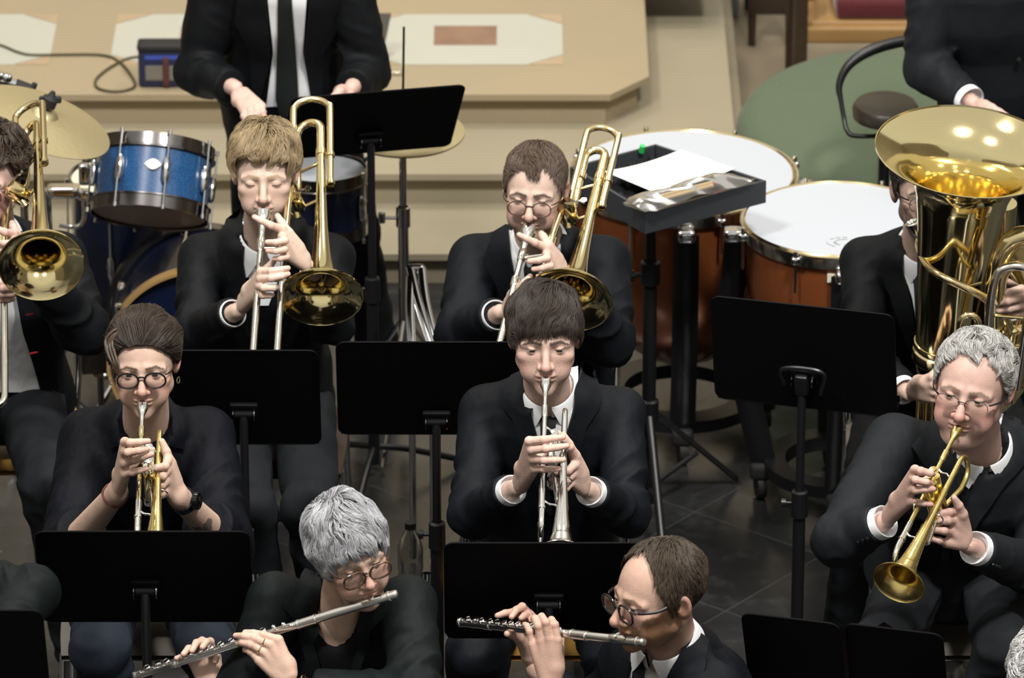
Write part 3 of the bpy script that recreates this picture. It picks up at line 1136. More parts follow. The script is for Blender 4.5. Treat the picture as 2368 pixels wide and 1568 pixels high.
    if outfit.get('collar', True):
        collar(neck + up * outfit.get('collar_up', 0.012) + fwd * outfit.get('collar_fwd', 0.012), nrm(nax + up * 0.8), fwd, outfit.get('collar_r', 0.061), body, 'shirt_collar', 'white_shirt', **outfit.get('collar_kw', {}))
    if outfit.get('jacket_collar', True):
        mbj = MB()
        Bc = basis(nrm(nax + up * 1.2), -fwd)
        th = np.radians(np.linspace(outfit.get('jc_gap', 62), 360 - outfit.get('jc_gap', 62), 44))
        rows = []
        for rr, z in ((0.068, -0.03), (0.068, 0.018), (0.074, 0.022), (0.090, -0.008), (0.108, -0.045)):
            rows.append(neck + np.outer(-np.cos(th) * rr, Bc[:, 1]) * 1.05 + np.outer(np.sin(th) * rr, Bc[:, 0]) * 1.02 + Bc[:, 2] * z)
        mbj.grid(np.array(rows))
        mbj.build('jacket_collar', jm, jk)
    for i, (s_, e_, w_) in enumerate(arms):
        if outfit.get('cuffs', True) and not bare[i] and (outfit.get('cuff_side', (1, 1))[i]):
            ax = nrm(w_ - e_)
            mbc = MB()
            o = ends[i]
            rc = sw[2] * 0.86
            ce = outfit.get('cuff_len', 0.020)
            mbc.lathe([(rc - 0.003, -0.02), (rc, -0.02), (rc, ce), (rc - 0.001, ce + 0.002), (rc - 0.003, ce + 0.001), (rc - 0.0045, ce - 0.010), (0.020, ce - 0.016), (0.020, -0.02)], o, ax, 28)
            mbc.build('shirt_cuff', 'white_shirt', body)
        if outfit.get('buttons') and outfit['buttons'][i]:
            for k in range(3):
                ax = nrm(w_ - e_)
                b0 = ends[i] - ax * (0.014 + 0.015 * k)
                sd = nrm(np.cross(ax, v3(0, -1, 0.4)))
                nd = nrm(np.asarray(outfit['buttons'][i], float))
                nd = nrm(nd - ax * (nd @ ax))
                mbb = MB()
                mbb.lathe([(0, 0.004), (0.004, 0.0036), (0.0055, 0.002), (0.0055, -0.002)], b0 + nd * (sw[2] + 0.003), nd, 12)
                mbb.build('sleeve_button', 'button', jk)
    # --- trousers
    lm = outfit.get('trousers', 'black_suit')

    def trou(P):
        q = (P - (pelvis - up * 0.02).astype(np.float32)) @ Rt
        d = (np.linalg.norm(q / np.array([0.172 * girth, 0.128 * girth, 0.12], np.float32), axis=1) - 1) * 0.12
        for i, (h_, k_, a_) in enumerate(legs):
            rd = 0.011 * (np.abs(vnoise(P * np.array([9, 12, 20], np.float32), 81 + i)) ** 0.75 - 0.35)
            d1, h1 = cap(P, h_, k_, 0.088 * girth ** 0.5, 0.070, ret=True)
            d2, h2 = cap(P, k_, a_, 0.068, 0.056, ret=True)
            d1 = d1 + 0.004 * np.sin(h1 * 22 + 6 * vnoise(P * 8, 51 + i)) * sstep(0.4, 1, h1)
            d2 = d2 + 0.005 * np.sin(h2 * 20 + 6 * vnoise(P * 8, 61 + i)) * sstep(0.5, 0, h2)
            d = smin(d, smin(d1, d2, 0.02) + rd, 0.03 if i == 0 else 0.012)
        return d + 0.003 * vnoise(P * 14, 71)
    lp = np.array([x for a in legs for x in a] + [pelvis])
    V, Q = surface(trou, lp.min(0) - 0.19, lp.max(0) + 0.17, 0.0085)
    mesh_obj('trousers', V, Q, None, lm, body)
    for h_, k_, a_ in legs:
        f = nrm(v3(fwd[0], fwd[1], 0))
        a0 = np.array([a_[0], a_[1], 0.0])

        def shoe(P):
            d = smin(cap(P, a0 - f * 0.035 + v3(0, 0, 0.045), a0 + f * 0.07 + v3(0, 0, 0.038), 0.040, 0.036), cap(P, a0 + f * 0.07 + v3(0, 0, 0.036), a0 + f * 0.16 + v3(0, 0, 0.028), 0.038, 0.028), 0.03)
            d = smin(d, cap(P, a0 - f * 0.03 + v3(0, 0, 0.05), a0 - f * 0.02 + v3(0, 0, 0.10), 0.038, 0.036), 0.02)
            return smax(d, -P[:, 2] + 0.002, 0.004)
        ps = np.array([a0 - f * 0.1, a0 + f * 0.22])
        V, Q = surface(shoe, ps.min(0) - 0.06 - v3(0, 0, 0.0), ps.max(0) + 0.06 + v3(0, 0, 0.12), 0.007)
        mesh_obj('shoe', V, Q, None, 'shoe', body)
    return body, dict(fwd=fwd, up=up, side=side, Rh=Rh, neck=neck, arms=arms, jacket=jk, ends=ends)
# ------------------------------------------------------------------ the setting
def node_floor():
    m = bpy.data.materials.new('slate_tiles')
    m.use_nodes = True
    nt = m.node_tree
    N, L = nt.nodes, nt.links
    b = N['Principled BSDF']
    tc = N.new('ShaderNodeTexCoord')
    mp = N.new('ShaderNodeMapping')
    mp.inputs['Rotation'].default_value = (0, 0, math.radians(39))
    mp.inputs['Location'].default_value = (0.11, 0.05, 0)
    L.new(tc.outputs['Object'], mp.inputs['Vector'])
    br = N.new('ShaderNodeTexBrick')
    br.offset = 0.0
    br.inputs['Scale'].default_value = 1.0
    br.inputs['Brick Width'].default_value = 0.42
    br.inputs['Row Height'].default_value = 0.42
    br.inputs['Mortar Size'].default_value = 0.0035
    br.inputs['Mortar Smooth'].default_value = 0.3
    br.inputs['Color1'].default_value = (0.016, 0.017, 0.018, 1)
    br.inputs['Color2'].default_value = (0.024, 0.025, 0.026, 1)
    br.inputs['Mortar'].default_value = (0.046, 0.048, 0.05, 1)
    L.new(mp.outputs['Vector'], br.inputs['Vector'])
    nz = N.new('ShaderNodeTexNoise')
    nz.inputs['Scale'].default_value = 9
    nz.inputs['Detail'].default_value = 8
    nz.inputs['Roughness'].default_value = 0.7
    L.new(tc.outputs['Object'], nz.inputs['Vector'])
    r1 = N.new('ShaderNodeMapRange')
    r1.inputs['From Min'].default_value = 0.52
    r1.inputs['From Max'].default_value = 0.75
    r1.inputs['To Max'].default_value = 0.55
    L.new(nz.outputs['Fac'], r1.inputs['Value'])
    mx = N.new('ShaderNodeMix')
    mx.data_type = 'RGBA'
    L.new(r1.outputs['Result'], mx.inputs['Factor'])
    L.new(br.outputs['Color'], mx.inputs['A'])
    mx.inputs['B'].default_value = (0.075, 0.078, 0.078, 1)
    vo = N.new('ShaderNodeTexVoronoi')
    vo.inputs['Scale'].default_value = 7.5
    L.new(tc.outputs['Object'], vo.inputs['Vector'])
    r2 = N.new('ShaderNodeMapRange')
    r2.inputs['From Min'].default_value = 0.06
    r2.inputs['From Max'].default_value = 0.03
    L.new(vo.outputs['Distance'], r2.inputs['Value'])
    sp = N.new('ShaderNodeMath')
    sp.operation = 'GREATER_THAN'
    sp.inputs[1].default_value = 0.55
    sep = N.new('ShaderNodeSeparateColor')
    L.new(vo.outputs['Color'], sep.inputs['Color'])
    L.new(sep.outputs['Red'], sp.inputs[0])
    mu = N.new('ShaderNodeMath')
    mu.operation = 'MULTIPLY'
    L.new(r2.outputs['Result'], mu.inputs[0])
    L.new(sp.outputs[0], mu.inputs[1])
    mx2 = N.new('ShaderNodeMix')
    mx2.data_type = 'RGBA'
    L.new(mu.outputs[0], mx2.inputs['Factor'])
    L.new(mx.outputs['Result'], mx2.inputs['A'])
    mx2.inputs['B'].default_value = (0.30, 0.30, 0.29, 1)
    L.new(mx2.outputs['Result'], b.inputs['Base Color'])
    rr = N.new('ShaderNodeMapRange')
    rr.inputs['To Min'].default_value = 0.12
    rr.inputs['To Max'].default_value = 0.36
    b.inputs['Specular IOR Level'].default_value = 0.75
    L.new(nz.outputs['Fac'], rr.inputs['Value'])
    L.new(rr.outputs['Result'], b.inputs['Roughness'])
    bp = N.new('ShaderNodeBump')
    bp.inputs['Distance'].default_value = 0.002
    L.new(br.outputs['Fac'], bp.inputs['Height'])
    bp.invert = True
    L.new(bp.outputs['Normal'], b.inputs['Normal'])
    return m


M['slate'] = node_floor()
M['step_stone'] = mat('limestone', (0.325, 0.265, 0.172, 1), 0.5, spec=0.3, var=(2.3, 0.8, (0.292, 0.245, 0.163, 1)), bump=[(30, 0.001, (1, 1, 1))])
M['step_stone2'] = mat('limestone_grey', (0.30, 0.262, 0.185, 1), 0.5, spec=0.3, var=(2.6, 0.8, (0.26, 0.23, 0.162, 1)), bump=[(30, 0.001, (1, 1, 1))])
M['aisle_stone'] = mat('aisle_stone', (0.23, 0.19, 0.135, 1), 0.4, var=(2, 0.7, (0.17, 0.14, 0.10, 1)))
M['white_marble'] = mat('white_marble', (0.43, 0.43, 0.375, 1), 0.4, var=(3, 0.5, (0.40, 0.40, 0.35, 1)))
M['red_marble'] = mat('red_marble', (0.25, 0.15, 0.10, 1), 0.35, var=(9, 0.7, (0.16, 0.09, 0.06, 1)))
M['tan_marble'] = mat('tan_marble', (0.40, 0.30, 0.19, 1), 0.4, var=(9, 0.5, (0.30, 0.22, 0.14, 1)))
M['wall_stone'] = mat('wall_stone', (0.50, 0.44, 0.34, 1), 0.8, var=(1.2, 0.8, (0.38, 0.33, 0.25, 1)))

f = MB(); f.box((0, 12, -0.05), (26, 34, 0.1)); tag(f.build('floor', 'slate', None, False), kind='structure')
# three limestone steps, the top one a platform
XR1, XR2 = G(1703, 290, 0.106)[0], G(1697, 290, 0.212)[0]
for nm, z, y0, xr, ch, mm in (('trim_1', 0.106, G(1000, 588, 0.106)[1], XR1 + 0.02, 0.0, 'step_stone2'), ('trim_2', 0.212, G(1000, 403, 0.212)[1], XR2, 0.0, 'step_stone2'), ('trim_3', 0.318, G(1000, 219, 0.318)[1], G(1490, 150, 0.318)[0] + 0.012, 0.12, 'step_stone')):
    b = MB()
    poly = [(-5, y0)] + ([(xr, y0)] if not ch else [(xr - ch, y0), (xr, y0 + ch * 1.25)]) + [(xr, 21.8), (-5, 21.8)]
    b.prism(poly, (0, 0, z - 0.020), (1, 0, 0), (0, 1, 0), 0.020)
    k = 0.035
    poly2 = [(-5, y0 + k)] + ([(xr - k, y0 + k)] if not ch else [(xr - ch - k * 0.4, y0 + k), (xr - k, y0 + ch * 1.25 + k * 0.4)]) + [(xr - k, 21.8), (-5, 21.8)]
    b.prism(poly2, (0, 0, z - 0.106), (1, 0, 0), (0, 1, 0), 0.086)
    tag(b.build(nm, mm, None, False), kind='structure')
nt = 4
for px0 in (-0.444, -1.229, -2.014):
    x0, x1, y0, y1, z = px0, px0 + 0.60, 16.616, 17.045, 0.3185
    c, cy = 0.11, 0.085
    b = MB()
    b.prism([(x0 + c, y0), (x1 - c, y0), (x1, y0 + cy), (x1, y1 - cy), (x1 - c, y1), (x0 + c, y1), (x0, y1 - cy), (x0, y0 + cy)], (0, 0, z), (1, 0, 0), (0, 1, 0), 0.0012)
    tag(b.build('trim_%d' % nt, 'white_marble', None, False), kind='structure'); nt += 1
    b = MB()
    xm, ym = (x0 + x1) / 2, (y0 + y1) / 2 + 0.03
    b.prism([(xm - 0.097, ym - 0.082), (xm + 0.097, ym - 0.082), (xm + 0.097, ym + 0.082), (xm - 0.097, ym + 0.082)], (0, 0, z + 0.001), (1, 0, 0), (0, 1, 0), 0.0012)
    tag(b.build('trim_%d' % nt, 'red_marble', None, False), kind='structure'); nt += 1
    b = MB()
    for sx, sy in ((x0, y0), (x1, y0), (x1, y1), (x0, y1)):
        dx, dy = (c if sx == x0 else -c) * 0.93, (cy if sy == y0 else -cy) * 0.93
        tri = [(sx, sy), (sx + dx, sy), (sx, sy + dy)]
        if dx * dy < 0: tri = tri[::-1]
        b.prism(tri, (0, 0, z), (1, 0, 0), (0, 1, 0), 0.0012)
    tag(b.build('trim_%d' % nt, 'tan_marble', None, False), kind='structure'); nt += 1
# paler joints between the slabs of the platform and the aisle paving on the far side
b = MB(); b.box(((XR1 + 5) / 2 + 0.03, 19.0, 0.004), (5 - XR1, 5.6, 0.008))
tag(b.build('trim_%d' % nt, 'aisle_stone', None, False), kind='structure')
b = MB(); b.box((0, 21.95, 4), (26, 0.3, 8)); tag(b.build('wall_back', 'wall_stone', None, False), kind='structure')
b = MB(); b.box((-12.9, 12, 4), (0.3, 34, 8)); tag(b.build('wall_left', 'wall_stone', None, False), kind='structure')
b = MB(); b.box((12.9, 12, 4), (0.3, 34, 8)); tag(b.build('wall_right', 'wall_stone', None, False), kind='structure')


# ------------------------------------------------------------------ music stands
def music_stand(label, pxs, Yb, tilt, w, h=0.315, yaw=0.0, roll=0.0, ztop=None, base=True, clip=False, legs=True, turn=20, knob_up=0.13, leg_r=0.27):
    """desk whose lower middle is seen at pxs with depth Yb; tilt leans the top towards the hall"""
    P0 = A(pxs[0], pxs[1], Yb)
    Ry = rotm(yaw, 0, 0)
    ex = Ry @ v3(1, 0, 0)
    ey = Ry @ v3(0, -math.sin(math.radians(tilt)), math.cos(math.radians(tilt)))
    if roll:
        c, s_ = math.cos(math.radians(roll)), math.sin(math.radians(roll))
        ex, ey = ex * c - ey * s_, ey * c + ex * s_
    nz = np.cross(ex, ey)
    nz = nz if nz[1] < 0 else -nz      # towards the hall
    pole = P0 + ey * knob_up - nz * 0.0 + v3(0, 0, 0)
    foot = np.array([pole[0] + nz[0] * 0.03, pole[1] + nz[1] * 0.03, 0])
    t = thing('music_stand', label, 'music stand', foot, 'music stands of the band')
    b = MB()
    poly = [(u, v + h / 2) for u, v in round_rect(w, h, 0.022)]
    b.prism(poly, P0, ex, ey, 0.002)
    # rolled top rim and the tray towards the player
    b.tube([P0 + ex * u + ey * (v + h / 2) for u, v in round_rect(w, h, 0.022)], 0.0026, 6, closed=True)
    b.box(P0 - nz * 0.03 + ey * 0.001, (w * 0.98, 0.06, 0.003), np.stack([ex, nz, ey], 1))
    b.box(P0 - nz * 0.06 + ey * 0.01, (w * 0.98, 0.002, 0.02), np.stack([ex, nz, ey], 1))
    b.build('desk', 'stand_black', t, False)
    b = MB()
    hub = P0 + ey * knob_up + nz * 0.022
    b.box(P0 + ey * knob_up + nz * 0.008, (0.07, 0.016, 0.05), np.stack([ex, nz, ey], 1), 0.006)
    b.rod(hub - ex * 0.022, hub + ex * 0.022, 0.011, 12)
    b.build('bracket', 'stand_black', t)
    for s_ in (-1, 1):
        b = MB()
        b.lathe([(0, 0.004), (0.009, 0.004), (0.016, 0.001), (0.017, -0.002), (0, -0.003)], hub + ex * s_ * 0.026, ex * s_, 18)
        b.build('bracket_washer', 'dark_chrome', t)
    top = np.array([foot[0], foot[1], hub[2] - 0.005])
    zc = 0.56
    b = MB()
    b.tube([top + (hub - top) * 0.6, top - v3(0, 0, 0.02), (foot[0], foot[1], 0.42)], [0.0105, 0.0105, 0.0105], 14)
    b.build('inner_tube', 'stand_pole', t)
    b = MB(); b.rod((foot[0], foot[1], 0.05), (foot[0], foot[1], zc + 0.02), 0.0155, 16); b.build('pole', 'stand_pole', t)
    b = MB()
    b.lathe([(0.0125, 0.04), (0.020, 0.036), (0.021, -0.03), (0.0155, -0.035)], (foot[0], foot[1], zc), (0, 0, 1), 16)
    b.rod((foot[0] - 0.015, foot[1], zc + 0.005), (foot[0] - 0.038, foot[1], zc + 0.005), 0.005)
    b.lathe([(0, 0), (0.011, 0.001), (0.012, 0.012), (0, 0.014)], (foot[0] - 0.033, foot[1], zc + 0.005), (-1, 0, 0), 14)
    b.build('clutch', 'stand_pole', t)
    for k in range(3):
        a = math.radians(turn + 120 * k)
        e = np.array([foot[0] + leg_r * math.cos(a), foot[1] + leg_r * math.sin(a), 0.012])
        b = MB()
        b.tube(catmull([(foot[0], foot[1], 0.10), (foot[0] + 0.10 * math.cos(a), foot[1] + 0.10 * math.sin(a), 0.075), e], 5), 0.009, 10)
        lg = b.build('leg', 'stand_pole', t)
        b = MB(); b.rod(e - v3(0.0, 0, 0.0), e + v3(0.02 * math.cos(a), 0.02 * math.sin(a), -0.001), 0.0115, 10); b.build('rubber_foot', 'rubber', lg)
    if clip:
        b = MB()
        b.tube(catmull([hub + ex * 0.045 - ey * 0.03 + nz * 0.008, hub + ex * 0.055 + ey * 0.035 + nz * 0.01, hub + ey * 0.048 + nz * 0.012, hub - ex * 0.05 + ey * 0.035 + nz * 0.01, hub - ex * 0.045 - ey * 0.01 + nz * 0.008], 6), 0.006, 8)
        b.box(hub + nz * 0.012, (0.035, 0.03, 0.06), np.stack([ex, nz, ey], 1), 0.008)
        b.build('desk_clamp', 'stand_pole', t)
    return t


# ------------------------------------------------------------------ drums
def drum(name, label, cat, c, R, h, axis, shell, head_m, under=None, lugs=8, hoop='dark_chrome', up=(0, 1, 0), lug_m='chrome', a0=0.0):
    """c: middle of the upper head; axis points up out of it"""
    axis = nrm(axis)
    t = thing(name, label, cat, (c[0], c[1], max(0.0, c[2] - h)))
    B = basis(axis, up)
    b = MB(); b.lathe([(R * 0.985, -0.01), (R * 0.985, -h + 0.01)], c, axis, 64, up); b.build('shell', shell, t)
    b = MB(); b.lathe([(0, 0), (R * 0.6, 0.0005), (R * 0.97, 0), (R * 0.995, -0.004)], c, axis, 64, up); b.build('batter_head', head_m, t)
    b = MB(); b.lathe([(0, -h), (R * 0.97, -h), (R * 0.99, -h + 0.004)], c, axis, 64, up); b.build('resonant_head', under or head_m, t)
    for zz in (0.0, -h):
        s = 1 if zz == 0 else -1
        b = MB()
        b.lathe([(R * 0.985, zz + s * 0.006), (R * 0.995, zz + s * 0.010), (R * 1.02, zz + s * 0.009), (R * 1.025, zz - s * 0.022), (R * 1.045, zz - s * 0.024), (R * 1.045, zz - s * 0.028), (R * 0.99, zz - s * 0.028)], c, axis, 64, up)
        b.build('hoop', hoop, t)
    for k in range(lugs):
        a = a0 + 2 * math.pi * k / lugs
        d = B[:, 0] * math.cos(a) + B[:, 1] * math.sin(a)
        b = MB()
        p = c + d * (R + 0.007)
        b.tube([p - axis * (h * 0.5 - 0.035), p - axis * (h * 0.5 - 0.02), p - axis * (h * 0.5 + 0.02), p - axis * (h * 0.5 + 0.035)], [0.006, 0.011, 0.011, 0.006], 10)
        b.rod(p + d * 0.006 + axis * 0.012, p + d * 0.006 - axis * (h + 0.012), 0.0028, 7)
        for z2 in (0.010, -h - 0.010):
            b.rod(p + d * 0.006 + axis * (z2 - 0.006), p + d * 0.006 + axis * (z2 + 0.006), 0.0055, 8)
        b.build('lug', lug_m, t)
    return t, B


def drum_kit():
    # blue rack tom
    ax = rotm(0, 0, 6) @ v3(0, math.sin(math.radians(35)), math.cos(math.radians(35)))
    low = A(362, 497, 14.55)
    hh = 0.185
    low = low - v3(0.02, 0, 0.0)
    c = low + ax * hh
    t, B = drum('tom_drum', 'sparkling blue rack tom with chrome hoop, tilted, showing its underside', 'drum', c, 0.158, hh, ax, 'blue_sparkle', 'drumhead', 'drumhead_under', 8, a0=0.22)
    fd = nrm(v3(-0.1, -1, 0) - ax * (v3(-0.1, -1, 0) @ ax))
    sd = np.cross(ax, fd)
    b = MB()
    pc = c - ax * (hh * 0.43) + fd * 0.159 - sd * (-0.02)
    pts = []
    for k in range(24):
        u = 2 * math.pi * k / 24
        x, y = 0.024 * math.cos(u) * (1 - 0.35 * abs(math.sin(u)) ** 0.7), 0.015 * math.sin(u)
        pts.append((x, y))
    b.prism(pts, pc, sd, ax, 0.003)
    b.build('badge', 'dark_chrome', t)
    b = MB()
    q = c - ax * 0.10 - v3(1, 0, 0) * 0.175
    b.box(q + v3(-0.008, 0, 0.03), (0.03, 0.03, 0.06), None, 0.008)
    b.box(q + v3(-0.008, 0, -0.03), (0.025, 0.03, 0.03), None, 0.006)
    b.tube(catmull([q + v3(-0.012, 0, -0.02), q + v3(-0.012, 0, -0.10), q + v3(-0.035, 0, -0.125), q + v3(-0.08, 0.0, -0.12)], 5), 0.0065, 10)
    b.build('mount_bracket', 'chrome', t)
    # floor tom
    c = A(290, 410, 15.07)
    t, B = drum('floor_tom', 'dark navy floor tom with cream head, low behind the blue rack tom', 'drum', c, 0.155, 0.42, (0, 0, 1), 'navy_shell', 'drumhead_warm', None, 6, a0=0.3)
    for k in range(3):
        a = 0.9 + 2.09 * k
        d = v3(math.cos(a), math.sin(a), 0)
        b = MB(); p = c + d * 0.172
        b.tube([(p[0], p[1], c[2] - 0.18), (p[0], p[1], 0.09), (p[0] + d[0] * 0.03, p[1] + d[1] * 0.03, 0.01)], 0.006, 8); b.build('leg', 'chrome', t)
    # second small tom on the far side of the fair-haired trombonist
    ax = rotm(0, 0, 0) @ v3(0, math.sin(math.radians(3)), math.cos(math.radians(3)))
    c = A(742, 393, 14.7)
    t, B = drum('tom_drum', 'dark navy drum with white head, between trombone bell and tall player', 'drum', c, 0.124, 0.17, ax, 'navy_shell', 'drumhead', None, 6, a0=0.5)
    b = MB(); b.tube([c - v3(0, -0.06, 0.16), (c[0], c[1] + 0.09, 0.3), (c[0] - 0.1, c[1] + 0.1, 0.012)], 0.009, 8); b.build('drum_leg', 'chrome', t)
    # bass drum
    cb = G(470, 725, 0.275)
    cf = np.array([G(470, 840, 0.275)[0], cb[1] - 0.30, 0.275])
    t = thing('bass_drum', 'navy bass drum with wooden hoop, on its side beneath the blue rack tom', 'drum', (cf[0], (cf[1] + cb[1]) / 2, 0))
    b = MB(); b.lathe([(0.255, 0.0), (0.257, 0.3)], cf, (0, 1, 0), 72); b.build('shell', 'navy_shell', t)
    for cc, mm in ((cf, 'wood_hoop'), (cb, 'dark_chrome')):
        b = MB(); b.lathe([(0.258, -0.018), (0.266, -0.018), (0.268, 0.018), (0.258, 0.018)], cc, (0, 1, 0), 72, closed=True); b.build('hoop', mm, t)
    b = MB(); b.lathe([(0, 0.004), (0.256, 0.004)], cf, (0, 1, 0), 72); b.build('resonant_head', 'navy_shell', t)
    b = MB(); b.lathe([(0, 0.0), (0.256, 0.0)], cb, (0, 1, 0), 72); b.build('batter_head', 'drumhead', t)
    for k in range(8):
        a = 2 * math.pi * k / 8 + 0.2
        d = v3(math.cos(a), 0, math.sin(a))
        b = MB(); p = cf + d * 0.274
        b.rod(p + v3(0, -0.015, 0), p + v3(0, 0.315, 0), 0.0035, 7)
        b.tube([p + v3(0, 0.11, 0), p + v3(0, 0.13, 0), p + v3(0, 0.17, 0), p + v3(0, 0.19, 0)], [0.006, 0.012, 0.012, 0.006], 9)
        b.box(p + v3(0, 0.0, 0), (0.02, 0.03, 0.02), None, 0.006)
        b.build('tension_claw', 'chrome', t)
    for s_ in (-1, 1):
        b = MB(); b.tube([cf + v3(s_ * 0.24, 0.06, -0.08), (cf[0] + s_ * 0.36, cf[1] - 0.04, 0.012)], 0.008, 8); b.build('spur', 'chrome', t)
    # tom holder on the bass drum
    t = thing('tom_holder', 'grey and chrome mounting arm left of the rack tom, over the bass drum', 'drum hardware', A(160, 460, 14.62) * v3(1, 1, 0))
    p0, p1 = A(108, 438, 14.62), A(186, 445, 14.62)
    b = MB(); b.box((p0 + p1) / 2, (0.09, 0.05, 0.032), None, 0.01); b.build('rail', 'nickel', t)
    b = MB(); b.tube([p0, (p0[0], p0[1] + 0.05, 0.4), (p0[0] - 0.1, p0[1], 0.01)], 0.011, 10); b.build('post', 'chrome', t)
    t['label'] = 'grey and chrome tom mounting arm beside the rack tom, under the cymbal'
    # crash cymbal with stand
    cy = A(102, 268, 14.35)
    n = nrm(rotm(0, 0, 21) @ v3(0.0, -0.03, 1))
    t = thing('cymbal', 'large tilted bronze crash cymbal beyond the curly-haired trombonist', 'cymbal', cy)
    b = MB()
    prof = [(0.006, 0.022), (0.02, 0.021), (0.032, 0.014), (0.038, 0.006), (0.10, -0.004), (0.19, -0.018), (0.19, -0.0195), (0.10, -0.006), (0.038, 0.003), (0.03, 0.011), (0.006, 0.018)]
    b.lathe(prof, cy, n, 72)
    b.build('disc', 'cymbal', t)
    t = thing('cymbal_stand', 'chrome cymbal stand with black wing nut, holding the tilted crash cymbal', 'cymbal stand', (A(60, 600, 14.45)[0], 14.45, 0))
    x0 = t.location[0]
    j = A(52, 395, 14.45)
    b = MB(); b.rod((x0, 14.45, 0.12), (x0, 14.45, j[2]), 0.011, 12); b.build('upright', 'chrome', t)
    b = MB(); b.rod(j, cy - n * 0.03, 0.008, 12, 0.006); b.lathe([(0.0, 0), (0.018, 0.0), (0.018, 0.03), (0, 0.03)], cy - n * 0.075, n, 16); b.rod(cy - n * 0.03, cy + n * 0.075, 0.004, 8); b.build('boom_arm', 'chrome', t)
    b = MB(); b.lathe([(0, 0.028), (0.016, 0.028), (0.02, 0.03), (0.021, 0.055), (0.012, 0.06), (0.006, 0.075), (0, 0.076)], cy, n, 16); b.box(cy + n * 0.05, (0.06, 0.014, 0.02), None, 0.006); b.build('wing_nut', 'rubber', t)
    b = MB(); b.box(j, (0.035, 0.04, 0.05), None, 0.01); b.rod(j + v3(0, 0, 0), j + v3(-0.05, 0, 0.02), 0.006); b.build('tilter', 'dark_chrome', t)
    for k in range(3):
        a = 0.75 + 2.09 * k
        b = MB(); b.tube([(x0, 14.45, 0.34), (x0 + 0.25 * math.cos(a), 14.45 + 0.25 * math.sin(a), 0.012)], 0.007, 8); b.build('leg', 'chrome', t)
    # boom with black tip at the edge of the picture
    t = thing('boom_stand', 'chrome boom arm with black rubber end, over the big cymbal', 'stand', (A(-60, 400, 14.6)[0], 14.6, 0))
    p0, p1, p2 = A(-60, 172, 14.6), A(36, 196, 14.6), A(76, 209, 14.6)
    b = MB(); b.tube([p0, p1], 0.016, 12)
    for u in (0.35, 0.6, 0.8): b.box(p0 + (p1 - p0) * u + v3(0, 0, 0.012), (0.028, 0.03, 0.028), None, 0.01)
    b.build('arm', 'chrome', t)
    b = MB(); b.tube([p1, p2, p2 + v3(0.006, 0, 0.02)], [0.017, 0.016, 0.008], 12); b.build('rubber_end', 'rubber', t)
    b = MB(); b.rod((p0[0], 14.6, 0.1), (p0[0], 14.6, p0[2]), 0.012, 10); b.build('upright', 'chrome', t)
    for k in range(3):
        a = 0.9 + 2.09 * k
        b = MB(); b.tube([(p0[0], 14.6, 0.3), (p0[0] + 0.25 * math.cos(a), 14.6 + 0.25 * math.sin(a), 0.012)], 0.007, 8); b.build('leg', 'chrome', t)
    # hi-hat
    ch = A(931, 302, 14.62)
    x0 = ch[0]
    t = thing('hi_hat', 'hi-hat cymbal on chrome pedal stand, mostly behind the tall music desk', 'cymbal stand', (x0, 14.62, 0))
    for k, dz in ((0, 0.012), (1, -0.016)):
        b = MB()
        sgn = 1 if k == 0 else -1
        b.lathe([(0.005, sgn * 0.020), (0.02, sgn * 0.018), (0.035, sgn * 0.004), (0.168, -sgn * 0.012), (0.168, -sgn * 0.0135), (0.035, sgn * 0.002), (0.005, sgn * 0.017)], ch + v3(0, 0, dz), (0.02, -0.05, 1), 64)
        b.build('cymbal_disc', 'cymbal', t)
    b = MB(); b.rod(ch, A(934, 62, 14.62), 0.0032, 8); b.build('pull_rod', 'dark_chrome', t)
    b = MB(); b.lathe([(0, -0.07), (0.012, -0.07), (0.022, -0.05), (0.035, -0.03), (0.036, -0.022), (0, -0.02)], ch, (0, 0, 1), 20); b.build('seat_cup', 'dark_chrome', t)
    b = MB(); b.rod(ch - v3(0, 0, 0.06), (x0, 14.62, 0.62), 0.010, 14); b.build('upper_tube', 'chrome', t)
    b = MB(); b.rod((x0, 14.62, 0.66), (x0, 14.62, 0.08), 0.0145, 14); b.build('lower_tube', 'chrome', t)
    b = MB(); b.lathe([(0.0145, -0.03), (0.02, -0.028), (0.02, 0.028), (0.0145, 0.03)], (x0, 14.62, 0.655), (0, 0, 1), 16); b.rod((x0 - 0.02, 14.61, 0.655), (x0 - 0.06, 14.60, 0.66), 0.005); b.box((x0 - 0.058, 14.6, 0.66), (0.02, 0.012, 0.034), None, 0.005); b.build('height_clamp', 'chrome', t)
    for k in range(3):
        a = 0.3 + 2.09 * k
        b = MB(); b.tube([(x0, 14.62, 0.36), (x0 + 0.24 * math.cos(a), 14.62 + 0.24 * math.sin(a), 0.012)], 0.007, 8); b.build('leg', 'chrome', t)
    # chrome strut stand in front of it
    t = thing('folding_stand', 'folded chrome stand with bright legs, beside the bespectacled trombonist', 'stand', (A(985, 790, 14.0)[0], 14.0, 0))
    for q in (((948, 618), (968, 700), (1000, 800)), ((975, 622), (985, 700), (1010, 800)), ((950, 640), (948, 720), (952, 800))):
        b = MB(); b.tube(catmull([A(x, y, 14.15 - 0.3 * (y - 618) / 180) for x, y in q], 4), 0.0105, 10, flat=(1.2, 0.7))
        e = A(q[2][0], q[2][1], 13.85); b.tube([e, (e[0], e[1] - 0.02, 0.01)], 0.009, 8)
        b.build('leg', 'chrome', t)
    b = MB(); b.box(A(962, 628, 14.15), (0.05, 0.03, 0.04), None, 0.012); b.build('hinge', 'dark_chrome', t)
